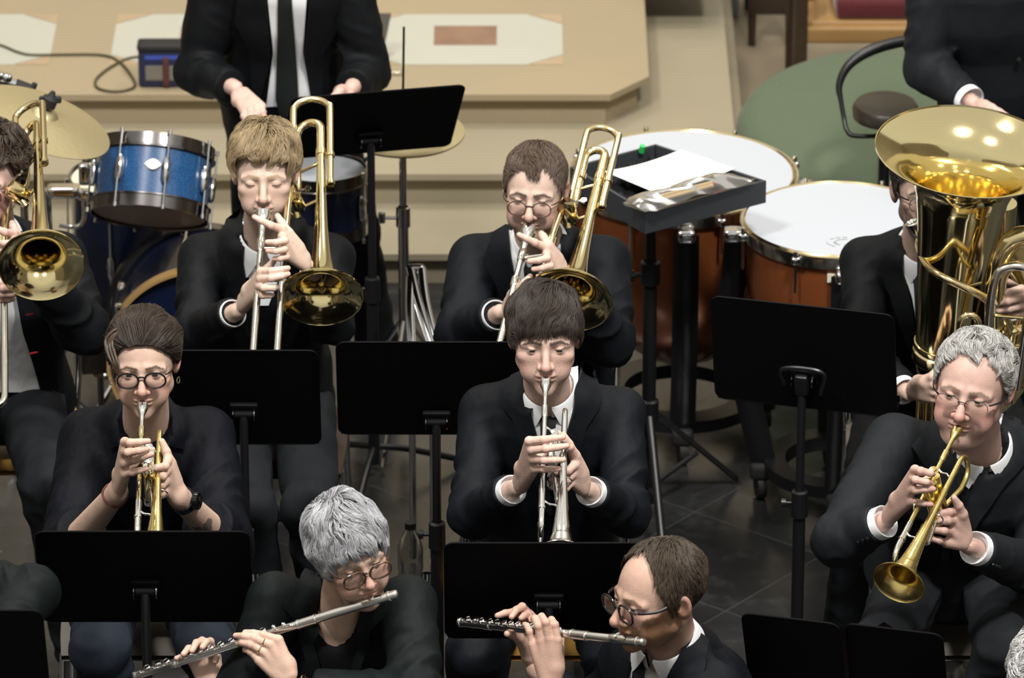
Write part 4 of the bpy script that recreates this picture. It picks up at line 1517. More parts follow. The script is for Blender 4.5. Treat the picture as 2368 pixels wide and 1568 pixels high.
    # pedal-like hardware seen under the curly-haired player's elbow
    t = thing('bass_drum_pedal', 'dark metal pedal plate with two chrome knobs, near the bass drum hoop', 'pedal', (A(215, 900, 14.2)[0], 14.2, 0))
    b = MB(); o = A(215, 818, 14.2)
    b.prism([(-0.04, 0.05), (0.038, 0.055), (0.036, -0.05), (-0.028, -0.055)][::-1], o, (1, 0, 0), nrm(v3(0, 0.25, 1)), 0.012); b.build('foot_plate', 'dark_chrome', t, False)
    for x, y in ((182, 776), (220, 774)):
        b = MB(); k = A(x, y, 14.17); b.lathe([(0, -0.01), (0.011, -0.008), (0.012, 0.006), (0, 0.01)], k, (0, -1, 0.4), 14); b.build('knob', 'chrome', t)
    b = MB(); b.tube([A(226, 862, 14.18), A(232, 868, 14.2), (o[0] + 0.02, 14.2, 0.012)], [0.014, 0.009, 0.009], 10); b.box((o[0], 14.2, 0.012), (0.14, 0.2, 0.02), None, 0.006); b.build('base', 'dark_chrome', t)


def timpano(label, cpx, Y, R, zfix=None, sticker=False, logo=False, tilt=0.0, turn=0.0):
    c = A(cpx[0], cpx[1], Y)
    ax = nrm(v3(0, -math.sin(math.radians(tilt)), math.cos(math.radians(tilt))))
    t = thing('timpani', label, 'kettledrum', (c[0], c[1], 0), 'kettledrums')
    b = MB(); b.lathe([(0, 0.001), (R * 0.8, 0.0008), (R * 0.955, 0.0)], c, ax, 90); hd = b.build('drumhead', 'drumhead', t)
    b = MB(); b.lathe([(R * 0.95, 0.0), (R * 0.965, 0.004), (R * 0.985, 0.0), (R * 0.99, -0.006)], c, ax, 90); b.build('flesh_hoop', 'pale_brass', t)
    b = MB(); b.lathe([(R * 0.975, -0.004), (R * 1.005, -0.002), (R * 1.01, -0.012), (R * 1.005, -0.035), (R * 0.97, -0.036)], c, ax, 90); b.build('counterhoop', 'nickel', t)
    b = MB()
    prof = [(R * 0.965, -0.03), (R * 0.965, -0.07)]
    for k in range(13):
        a = math.pi / 2 * k / 12
        prof.append((R * 0.955 * math.cos(a), -0.10 - 0.44 * math.sin(a) ** 1.0 * (R / 0.3)))
    b.lathe(prof, c, ax, 72); b.build('bowl', 'copper', t)
    B = basis(ax, (0, 1, 0))
    for k in range(8):
        a = 2 * math.pi * k / 8 + 0.3 + turn
        d = B[:, 0] * math.cos(a) + B[:, 1] * math.sin(a)
        b = MB(); p = c + d * R * 1.03
        b.box(p - ax * 0.018, (0.026, 0.026, 0.022), None, 0.008)
        b.rod(p + ax * 0.005, p - ax * 0.11, 0.004, 8)
        b.lathe([(0, 0.016), (0.006, 0.014), (0.007, 0.0), (0, 0)], p - ax * 0.006, ax, 10)
        b.build('tension_rod', 'chrome', t)
    for k in range(4):
        a = math.pi / 4 + k * math.pi / 2 + turn
        d = v3(math.cos(a), math.sin(a), 0)
        b = MB()
        p0, p1, p2 = c + d * (R * 1.03) - v3(0, 0, 0.05), c + d * (R * 1.07) - v3(0, 0, 0.30), np.array([c[0] + d[0] * R * 0.72, c[1] + d[1] * R * 0.72, 0.10])
        path = catmull([p0, c + d * (R * 1.05) - v3(0, 0, 0.16), p1, p2], 5)
        b.tube(path, 0.035, 8, flat=(1.0, 0.45)); b.build('strut', 'stand_pole', t)
        b = MB(); b.box(p0 + d * 0.012 + v3(0, 0, 0.005), (0.05, 0.05, 0.035), None, 0.012); b.build('strut_bracket', 'chrome', t)
        b = MB(); e = np.array([c[0] + d[0] * R * 0.75, c[1] + d[1] * R * 0.75, 0.0])
        b.box(e + v3(0, 0, 0.085), (0.06, 0.06, 0.05), None, 0.015); b.lathe([(0, -0.012), (0.034, -0.012), (0.036, 0), (0.034, 0.012), (0, 0.012)], e + v3(0, 0, 0.037), (1, 0.2, 0), 20); b.build('caster', 'rubber', t)
    b = MB(); b.lathe([(R * 0.5, 0.08), (R * 0.72, 0.085), (R * 0.72, 0.12), (R * 0.5, 0.12)], (c[0], c[1], 0), (0, 0, 1), 48, closed=True); b.build('base_ring', 'stand_pole', t)
    if sticker:
        p = A(1929, 643, c[1] - R * 0.97)
        b = MB(); b.box(p, (0.036, 0.004, 0.024), None); s_ = b.build('label_plate', 'sticker', t, False)
        b = MB(); b.box(p + v3(-0.003, -0.003, 0), (0.009, 0.003, 0.015), None); b.build('label_square', 'sticker_yellow', s_, False)
    if logo:
        b = MB()
        for k in range(16):
            a0 = 2 * math.pi * k / 16
            for rr, n in ((0.044, 1), (0.026, 1)):
                ctr = A(1955, 572, c[1] - 0.16)
                ctr[2] = c[2] + 0.0022
                q = ctr + v3(rr * 1.1 * math.cos(a0), rr * 0.75 * math.sin(a0), 0)
                if k % 4 != 3: b.box(q, (0.012, 0.006, 0.0008), rotm(math.degrees(a0) + 90))
        b.build('head_print', 'print_grey', t, False)
    return t


def percussion_area():
    timpano('larger kettledrum with white head, farther back, partly under the black tray', (1580, 398), 14.67, 0.312, turn=0.785)
    timpano('smaller kettledrum with white head and a sticker on its copper bowl, beside the tuba player', (1942, 506), 14.22, 0.262, sticker=True, logo=True, turn=0.785)
    # trap tray on a tripod
    Lc, Bc, Rc, Fc = [G(x, y, 0.985) for x, y in ((1318, 386), (1516, 333), (1772, 418), (1492, 490))]
    ctr = (Lc + Bc + Rc + Fc) / 4
    t = thing('percussion_tray', 'black foam-lined tray on tripod pole, holding white paper over the kettledrum', 'stand', (ctr[0] - 0.02, ctr[1] + 0.02, 0))
    cs = [Lc, Fc, Rc, Bc]
    b = MB()
    ii = [0, 1, 2, 3]
    for i in ii:
        p, q = cs[i], cs[(i + 1) % 4]
        e = nrm(q - p); nn = np.cross(e, v3(0, 0, 1))
        nn = nn if nn @ (p - ctr) > 0 else -nn
        V = []
        for zz in (-0.062, 0.0):
            V += [p + v3(0, 0, zz), q + v3(0, 0, zz), q - nn * 0.008 - e * 0.008 + v3(0, 0, zz), p - nn * 0.008 + e * 0.008 + v3(0, 0, zz)]
        b.add(V, [(0, 1, 5, 4), (1, 2, 6, 5), (2, 3, 7, 6), (3, 0, 4, 7), (4, 5, 6, 7), (3, 2, 1, 0)])
    b.add([x - v3(0, 0, 0.06) for x in cs] + [x - v3(0, 0, 0.056) for x in cs], [(3, 2, 1, 0), (4, 5, 6, 7)])
    b.build('tray_box', 'tray', t, False)
    n = 58
    g = np.zeros((n, n, 3))
    for i in range(n):
        for j in range(n):
            u, v = 0.02 + 0.96 * i / (n - 1), 0.02 + 0.96 * j / (n - 1)
            p = (Lc * (1 - u) + Fc * u) * (1 - v) + (Bc * (1 - u) + Rc * u) * v
            g[i, j] = p + v3(0, 0, -0.034 + 0.011 * math.sin(u * 2 * math.pi * 7) * math.sin(v * 2 * math.pi * 8))
    b = MB(); b.grid(g); b.build('foam_lining', 'foam', t)
    base = np.array([ctr[0] - 0.02, ctr[1] + 0.02, 0])
    b = MB(); b.rod(base + v3(0, 0, 0.92), base + v3(0, 0, 0.55), 0.014, 14); b.lathe([(0.0, 0), (0.08, 0), (0.08, 0.012), (0, 0.012)], base + v3(0, 0, 0.912), (0, 0, 1), 24); b.build('upper_pole', 'stand_pole', t)
    b = MB(); b.rod(base + v3(0, 0, 0.66), base + v3(0, 0, 0.03), 0.0185, 14); b.build('lower_pole', 'stand_pole', t)
    for zz in (0.70, 0.30):
        b = MB(); b.lathe([(0.018, -0.035), (0.026, -0.03), (0.026, 0.03), (0.018, 0.035)], base + v3(0, 0, zz), (0, 0, 1), 18)
        b.rod(base + v3(-0.02, -0.01, zz), base + v3(-0.05, -0.02, zz), 0.006); b.lathe([(0, 0), (0.016, 0.002), (0.016, 0.016), (0, 0.018)], base + v3(-0.042, -0.018, zz), (-1, -0.3, 0), 14)
        b.build('clutch', 'stand_pole', t)
    ft = G(1702, 1108, 0.012)
    for k in range(3):
        a0 = math.atan2(ft[1] - base[1], ft[0] - base[0]) + 2.094 * k
        r_ = np.linalg.norm((ft - base)[:2])
        e = base + v3(r_ * math.cos(a0), r_ * math.sin(a0), 0.014)
        b = MB(); b.tube([base + v3(0.02 * math.cos(a0), 0.02 * math.sin(a0), 0.29), e], 0.0115, 10, flat=(1, 0.7)); lg = b.build('leg', 'stand_pole', t)
        b = MB(); m_ = base + (e - base) * 0.55 + v3(0, 0, 0.29 * 0.42); b.rod(base + v3(0, 0, 0.07), m_, 0.007, 8); b.build('brace', 'stand_pole', lg)
    # paper, bag of sticks, green cap on the tray
    pc = [G(x, y, 0.996) for x, y in ((1398, 396), (1575, 346), (1698, 393), (1512, 447))]
    n = 14
    g = np.zeros((n, n, 3))
    for i in range(n):
        for j in range(n):
            u, v = i / (n - 1), j / (n - 1)
            g[i, j] = (pc[0] * (1 - u) + pc[3] * u) * (1 - v) + (pc[1] * (1 - u) + pc[2] * u) * v + v3(0, 0, -0.008 * math.sin(math.pi * v) + 0.004 * u)
    b = MB(); b.grid(g); b.grid(g[::-1] - v3(0, 0, 0.001))
    tag(b.build('sheet_of_paper', 'paper', None, origin=g.mean((0, 1))), 'blank white sheet of paper lying in the black foam-lined tray', 'paper')
    bc = [G(x, y, 0.999) for x, y in ((1432, 470), (1690, 408), (1748, 420), (1500, 492))]
    n, m_ = 26, 9
    g = np.zeros((n, m_, 3))
    for i in range(n):
        for j in range(m_):
            u, v = i / (n - 1), j / (m_ - 1)
            w = 1 - 0.25 * (u < 0.06)
            v2 = 0.5 + (v - 0.5) * w
            p = (bc[0] * (1 - u) + bc[1] * u) * (1 - v2) + (bc[3] * (1 - u) + bc[2] * u) * v2
            g[i, j] = p + v3(0, 0, 0.004 + 0.032 * math.sin(math.pi * v) * math.sin(math.pi * min(1, max(0, u))) ** 0.4 + 0.004 * math.sin(9 * u + 4 * v) + 0.003 * math.sin(23 * u - 9 * v))
    b = MB(); b.grid(g); b.grid((g * v3(1, 1, 0) + v3(0, 0, 0.9978))[::-1])
    tag(b.build('plastic_bag', 'plastic_film', None, origin=g.mean((0, 1))), 'clear plastic bag of beaters lying along the tray edge', 'bag')
    for q, (s0, s1, lab) in enumerate(((0.18, 0.76, 'pale wooden beater with pink felt tip inside the clear plastic bag'), (0.14, 0.66, 'plain pale wooden stick inside the clear plastic bag, beside the pink-tipped beater'))):
        v2 = 0.42 + 0.22 * q
        pt = lambda u: (bc[0] * (1 - u) + bc[1] * u) * (1 - v2) + (bc[3] * (1 - u) + bc[2] * u) * v2 + v3(0, 0, 0.010)
        t2 = thing('drum_beater', lab, 'beater', pt(0.5))
        b = MB(); b.tube([pt(s0), pt(s1)], 0.0055, 10); b.build('handle', 'stick_wood', t2)
        b = MB()
        if q == 0: b.tube([pt(0.72), pt(0.74), pt(0.79), pt(0.84), pt(0.86)], [0.004, 0.008, 0.0095, 0.008, 0.004], 12); b.build('felt_tip', 'pink', t2)
        else: b.tube([pt(0.66), pt(0.675), pt(0.69)], [0.0055, 0.007, 0.003], 10); b.build('bead', 'stick_wood', t2)
    gp = G(1485, 343, 0.993)
    b = MB(); b.lathe([(0, 0.010), (0.007, 0.009), (0.008, -0.012), (0, -0.013)], gp, (0.1, -0.3, 1), 16)
    tag(b.build('bottle_cap', 'green_dot', None, origin=gp), 'small bright green cap in the far corner of the black tray', 'cap')
    # covered drum
    c = A(2095, 262, 15.62)
    c0 = np.array([c[0], c[1], 0])
    Rr = 0.485
    n, k_ = 22, 96
    g = []
    for i in range(n):
        f = i / (n - 1)
        row = []
        for j in range(k_):
            a = 2 * math.pi * j / k_
            if f < 0.6:
                r_ = Rr * f / 0.6
                z = c[2] + 0.035 * (1 - (r_ / Rr) ** 2) - 0.02 * (r_ / Rr) ** 8
                z += 0.006 * math.exp(-((r_ * math.sin(a + 0.35) + 0.02) / 0.03) ** 2)
                z += 0.07 * (r_ * math.sin(a)) 
            else:
                q = (f - 0.6) / 0.4
                r_ = Rr * (1 + 0.03 * q + 0.03 * q * math.sin(9 * a + 1.3 * math.sin(2 * a)))
                z = (c[2] - 0.02 + 0.07 * Rr * math.sin(a)) * (1 - q) + 0.02 * q
            row.append((c[0] + r_ * math.cos(a), c[1] + r_ * math.sin(a), z))
        g.append(row)
    b = MB(); b.grid(np.array(g), closed_v=True)
    tag(b.build('drum_cover', 'green_cloth', None, origin=c0), 'green cloth cover draped over a big round drum', 'cover')
    # high stool with curved backrest hoop
    s = A(2048, 246, 14.98)
    t = thing('percussion_stool', 'high black stool with dark round seat and bent tube backrest', 'stool', (s[0], s[1], 0))
    b = MB(); b.lathe([(0, 0.012), (0.06, 0.012), (0.075, 0.008), (0.082, -0.005), (0.080, -0.03), (0.06, -0.035), (0, -0.035)], s, (0, 0, 1), 40)
    b.V = [(v - s) * v3(1.12, 1.3, 1) + s for v in b.V]
    b.build('seat', 'brown_seat', t)
    hp = [A(x, y, yy) for x, y, yy in ((2150, 92, 15.1), (2080, 97, 15.1), (2010, 118, 15.09), (1962, 152, 15.07), (1941, 195, 15.05), (1945, 235, 15.03), (1952, 275, 15.01), (1958, 300, 14.99), (1975, 314, 14.98), (2040, 314, 14.97), (2090, 310, 14.97))]
    path = catmull(hp, 6)
    r_ = np.interp(np.arange(len(path)), [0, 12, 22, 30, len(path)], [0.016, 0.016, 0.011, 0.007, 0.0065])
    b = MB(); b.tube(path, r_, 10); b.build('backrest', 'stand_pole', t)
    b = MB(); b.rod(s - v3(0, 0, 0.03), (s[0], s[1], 0.25), 0.016, 14); b.build('pole', 'stand_pole', t)
    for k in range(3):
        a = 0.4 + 2.094 * k
        b = MB(); b.tube([(s[0], s[1], 0.42), (s[0] + 0.2 * math.cos(a), s[1] + 0.2 * math.sin(a), 0.012)], 0.010, 8); b.build('leg', 'stand_pole', t)
    # red bench at the back
    y0 = G(1960, 78, 0.40)[1]
    x0, x1 = A(1850, 80, y0)[0], A(2330, 80, y0)[0]
    t = thing('church_bench', 'wooden bench with dark red cushion behind the green drum cover', 'bench', ((x0 + x1) / 2, y0 + 0.2, 0))
    zr = A(1960, 78, y0)[2]
    b = MB(); b.box(((x0 + x1) / 2, y0, zr), (x1 - x0, 0.04, 0.052), None, 0.008); b.build('front_rail', 'oak', t)
    b = MB(); b.box(((x0 + x1) / 2, y0 + 0.22, zr + 0.02), (x1 - x0, 0.42, 0.03), None, 0.008); b.build('seat', 'oak', t)
    cx0 = A(1925, 40, y0)[0]
    b = MB(); b.box(((cx0 + x1) / 2, y0 + 0.22, zr + 0.07), (x1 - cx0 - 0.02, 0.40, 0.075), None, 0.025); b.build('cushion', 'red_velvet', t)
    for xx in (x0 + 0.0, x1):
        for yy in (y0 - 0.005, y0 + 0.42):
            b = MB(); b.box((xx, yy, (zr + 0.45) / 2), (0.045, 0.045, zr + 0.45), None, 0.008); b.build('leg', 'dark_wood', t)
    b = MB(); b.box((x0 + 0.03, y0 + 0.2, zr + 0.12), (0.03, 0.4, 0.03), None, 0.006); b.build('armrest', 'oak', t)
    # dark wooden pedestal and column base at the top edge
    p = G(1565, -6, 0.318)
    t = thing('wooden_lectern', 'dark wooden furniture foot at the top edge of the stone platform', 'furniture', (p[0], p[1] + 0.2, 0.318))
    b = MB(); b.box((p[0], p[1] + 0.2, 0.35), (0.235, 0.4, 0.06), None, 0.012); b.build('plinth', 'dark_wood', t)
    b = MB(); b.box((p[0], p[1] + 0.22, 0.75), (0.19, 0.34, 0.75), None, 0.012); b.build('cabinet', 'oak', t)
    p = G(1683, 46, 0)
    b = MB(); b.box((p[0], p[1] + 0.08, 0.5), (0.073, 0.15, 1.0), None, 0.008)
    tag(b.build('stone_post', 'stone_column', None, origin=(p[0], p[1] + 0.08, 0)), 'pale blue-grey post standing beyond the right end of the steps', 'post')
    p0, p1 = G(1782, 118, 0), None
    t = thing('leg_and_shadow', 'dark chair leg with its aisle shadow built as solid wood, left of the red bench', 'chair', (p0[0], p0[1] + 0.2, 0))  # dark wood stands in for a leg plus its shadow on the floor
    b = MB(); b.box((p0[0], p0[1] + 0.2, 0.42), (0.15, 0.38, 0.05), None, 0.01); b.box((p0[0], p0[1] + 0.02, 0.27), (0.14, 0.025, 0.3), None, 0.006); b.build('seat', 'dark_wood', t)
    for sx in (-1, 1):
        for sy in (0.03, 0.36):
            b = MB(); b.tube([(p0[0] + sx * 0.06, p0[1] + sy, 0.42), (p0[0] + sx * 0.06, p0[1] + sy, 0.0)], [0.018, 0.012], 10); b.build('leg', 'dark_wood', t)
    b = MB(); b.box((p0[0], p0[1] + 0.38, 0.75), (0.15, 0.03, 0.65), None, 0.01); b.build('backrest', 'dark_wood', t)
    # equipment bag and its cable on the platform
    o = G(320, 205, 0.318)
    o2 = G(445, 205, 0.318)
    w = (o2 - o)[0]
    h = 0.125
    t = thing('equipment_bag', 'dark blue equipment bag with black lid and strap on the stone step', 'bag', (o[0] + w / 2, o[1] + 0.03, 0.318))
    cx, cy = o[0] + w / 2, o[1] + 0.03
    b = MB(); b.box((cx, cy, 0.318 + h / 2), (w, 0.056, h), None, 0.014); b.build('body', 'bag_blue', t)
    b = MB(); b.box((cx, cy - 0.004, 0.318 + h + 0.006), (w + 0.004, 0.066, 0.024), None, 0.010); b.build('lid', 'rubber', t)
    b = MB(); b.box((cx + 0.01, cy - 0.029, 0.318 + h - 0.026), (w * 0.86, 0.004, 0.013), None, 0.0015); b.build('blue_stripe', 'bag_stripe', t)
    b = MB(); b.box((cx + 0.006, cy - 0.0295, 0.318 + 0.050), (w * 0.80, 0.004, 0.048), None, 0.0015); b.build('front_window', 'bag_window', t)
    b = MB(); b.box((cx + 0.003, cy - 0.032, 0.318 + 0.054), (0.02, 0.006, 0.095), None, 0.002); b.build('strap', 'bag_strap', t)
    cz = 0.3235
    pts = [G(x, y, cz) for x, y in ((-60, 92), (0, 104), (40, 120), (75, 127), (150, 126), (235, 127), (275, 142), (302, 172), (312, 198), (290, 209), (255, 211), (226, 203), (221, 186), (240, 166), (275, 144), (300, 134), (322, 131))]
    b = MB(); b.tube(catmull(pts, 7), 0.0042, 8)
    tag(b.build('power_cable', 'cable', None, origin=pts[5]), 'thin olive cable looping across the stone platform to the blue bag', 'cable')
    # grey board beside the standing drummer
    q = [G(870, 158, 0.319), G(882, 22, 0.319)]
    b = MB(); o = G(884, 152, 0.3195); b.prism([(-0.055, 0.0), (-0.005, 0.0), (0.028, 0.16), (-0.055, 0.16)], o, (1, 0, 0), nrm(v3(0, 0.35, 1)), -0.01)
    t = b.build('grey_folder', 'grey_board', None, False, origin=o); tag(t, 'dark grey board leaning behind the standing drummer, by the white marble panel', 'board')
    b = MB(); p = G(910, 168, 0.325); b.box(p, (0.052, 0.02, 0.012), None, 0.004)
    tag(b.build('metal_plate', 'nickel', None, origin=p), 'small pale metal strip lying on the step near the hi-hat rod', 'metal strip')
    p = G(1944, 1127, 0.014)
    b = MB(); b.box(p, (0.05, 0.05, 0.026), rotm(20), 0.008)
    tag(b.build('folded_tissue', 'paper', None, origin=p), 'small white folded tissue on the floor behind the grey-haired trumpeter', 'tissue')
    # water bottle on the floor
    p = G(950, 1378, 0.0)
    t = thing('water_bottle', 'clear plastic water bottle standing on the floor behind the silver-haired flautist', 'bottle', p)
    b = MB(); b.lathe([(0, 0.002), (0.03, 0.002), (0.033, 0.01), (0.033, 0.06), (0.030, 0.07), (0.033, 0.08), (0.033, 0.14), (0.025, 0.17), (0.013, 0.19), (0.012, 0.2)], p, (0, 0, 1), 28); b.build('body', 'bottle', t)
    b = MB(); b.lathe([(0.0145, 0.195), (0.0145, 0.213), (0, 0.214)], p, (0, 0, 1), 20); b.build('cap', 'rubber', t)


# ------------------------------------------------------------------ instruments
def trumpet(label, Mp, Bp, roll=0.0, metal='brass', bell_m=None, mouth='silver', slide='silver', L=None, group=None, side=1, gap=0.024, cap_m=None):
    """Mp mouthpiece rim, Bp middle of the bell rim; the bell tube lies on +side of the leadpipe"""
    d = nrm(Bp - Mp)
    L = np.linalg.norm(Bp - Mp)
    B0 = basis(d, (0, 0, 1))
    ang = math.radians(roll)
    s0 = B0[:, 0] if B0[0, 0] > 0 else -B0[:, 0]
    u0 = B0[:, 1]
    s_ = s0 * math.cos(ang) - u0 * math.sin(ang)
    u = u0 * math.cos(ang) + s0 * math.sin(ang)
    # bell middle is offset to the side; correct the axis so that the rim lands on Bp
    d = nrm((Bp - s_ * 2 * gap * side) - Mp)
    P = lambda x, y, z: Mp + d * (x * L / 0.53) + s_ * y * side + u * z
    bm = bell_m or metal
    t = thing('trumpet', label, 'trumpet', (Mp + Bp) / 2, 'trumpets being played')
    b = MB(); b.lathe([(0.0055, 0.001), (0.0085, 0.0), (0.0128, 0.0005), (0.0136, 0.004), (0.0132, 0.008), (0.0118, 0.012), (0.0125, 0.018), (0.009, 0.028), (0.0058, 0.038), (0.0048, 0.06), (0.0052, 0.088)], Mp, d, 28)
    b.lathe([(0.0055, 0.001), (0.0055, 0.012), (0.001, 0.02)], Mp, d, 20); b.build('mouthpiece', mouth, t)
    b = MB(); b.rod(P(0.085, 0, 0), P(0.38, 0, 0), 0.0058, 14); b.lathe([(0.0058, 0), (0.0075, 0.001), (0.0075, 0.03), (0.0062, 0.034)], P(0.08, 0, 0), d, 18); b.build('leadpipe', metal, t)
    b = MB()
    zb = -0.062
    pts = [P(0.33, 0, 0)] + [P(0.415 + 0.031 * math.sin(a), 0.0, zb / 2 + 0.031 * math.cos(a)) for a in np.linspace(0, math.pi, 13)] + [P(0.27, 0, zb)]
    b.tube(pts, 0.0068, 14); b.lathe([(0.0068, -0.004), (0.0085, -0.003), (0.0085, 0.004), (0.0068, 0.005)], P(0.385, 0, 0), d, 18); b.lathe([(0.0068, -0.004), (0.0085, -0.003), (0.0085, 0.004), (0.0068, 0.005)], P(0.385, 0, zb), d, 18)
    b.rod(P(0.452, 0, zb / 2), P(0.462, 0, zb / 2 - 0.006), 0.004); b.build('tuning_slide', slide, t)
    y2 = 2 * gap
    b = MB()
    prof = [(0.0, 0.0062), (0.06, 0.0066), (0.16, 0.0078), (0.24, 0.0112), (0.30, 0.0155), (0.345, 0.0205), (0.375, 0.0262), (0.395, 0.031), (0.408, 0.042), (0.416, 0.053), (0.420, 0.0605)]
    x0 = 0.11
    bow = [P(x0 - 0.031 * math.sin(a), y2, zb / 2 - 0.031 * math.cos(a)) for a in np.linspace(0, math.pi, 13)]
    tube_pts = [P(0.20, y2 * 0.6, zb), P(0.14, y2, zb)] + bow + [P(0.16, y2, 0)]
    b.tube(tube_pts, 0.0063, 14)
    o = P(x0, y2, 0)
    k = L / 0.53
    fine = np.interp(np.linspace(0, 1, 60), np.linspace(0, 1, len(prof)), [p[0] for p in prof]), None
    xs = np.array([p[0] for p in prof]); rs = np.array([p[1] for p in prof])
    xx = np.unique(np.concatenate([np.linspace(0, 0.36, 20), np.linspace(0.36, 0.42, 22)]))
    # smooth flare by monotone sampling
    rr = np.exp(np.interp(xx, xs, np.log(rs)))
    for _ in range(3): rr[1:-1] = (rr[:-2] + 2 * rr[1:-1] + rr[2:]) / 4
    outer = [(r_, x * k) for x, r_ in zip(xx, rr)]
    rim = [(0.0615, 0.420 * k), (0.0618, 0.4215 * k), (0.0605, 0.4225 * k)]
    inner = [(r_ - 0.0012, x * k + 0.0006) for x, r_ in list(zip(xx, rr))[::-1]]
    b.lathe(outer + rim + inner, o, d, 56)
    b.build('bell', bm, t)
    for q in range(3):
        x = 0.205 + 0.024 * q
        vb = MB(); c = P(x, gap, 0.0)
        vb.lathe([(0, -0.085), (0.007, -0.085), (0.0115, -0.080), (0.0115, 0.034), (0.0105, 0.036), (0, 0.037)], c, u, 22)
        v_ = vb.build('valve', metal, t)
        vb = MB(); vb.lathe([(0.0118, -0.086), (0.0122, -0.082), (0.0122, -0.068), (0.0115, -0.067)], c, u, 22); vb.build('bottom_cap', cap_m or slide, v_); vb = MB(); vb.lathe([(0.0122, 0.024), (0.0122, 0.035), (0.0035, 0.037), (0.003, 0.052), (0.0085, 0.053), (0.0088, 0.057), (0, 0.058)], c, u, 22); vb.build('valve_cap', cap_m or slide, v_)
    b = MB(); b.tube([P(0.25, 0.004 + gap, -0.03)] + [P(0.335 + 0.012 * math.sin(a), gap + 0.013, -0.042 + 0.012 * math.cos(a)) for a in np.linspace(0, math.pi, 9)] + [P(0.25, gap + 0.004, -0.054)], 0.0052, 12)
    b.tube([P(0.262, gap + 0.02, -0.022)] + [P(0.30, gap + 0.03 + 0.014 * math.sin(a), -0.012 + 0.014 * math.cos(a)) for a in np.linspace(0, 2 * math.pi, 17)], 0.0018, 7)
    b.build('third_valve_slide', slide, t)
    b = MB(); b.tube([P(0.20, gap - 0.008, -0.035), P(0.17, gap - 0.014, -0.035), P(0.165, gap - 0.014, -0.045), P(0.17, gap - 0.014, -0.055), P(0.20, gap - 0.008, -0.055)], 0.0048, 10); b.build('first_valve_slide', slide, t)
    for x in (0.155, 0.375):
        b = MB()
        b.tube(catmull([P(x - 0.012, 0.003, 0.0), P(x, gap * 0.7, 0.0), P(x + 0.004, gap * 1.3, 0), P(x + 0.014, y2 - 0.006, 0.0)], 5), 0.0026, 8); b.build('brace', slide, t)
    b = MB(); b.tube([P(0.272, 0.0, 0.006)] + [P(0.286 + 0.012 * math.cos(a), 0.0, 0.012 + 0.010 * math.sin(a)) for a in np.linspace(math.pi, -0.6, 10)], 0.002, 7); b.build('finger_hook', slide, t)
    return t


def bell_profile(L, r0, r1, flare=0.22):
    x = np.linspace(0, 1, 70) ** 0.7
    # Bessel horn
    e = 0.72
    xo = 0.035
    r = (1 - x + xo) ** (-e)
    r = r / r[-1] * r1
    r = np.maximum(r, r0)
    return x * L, r


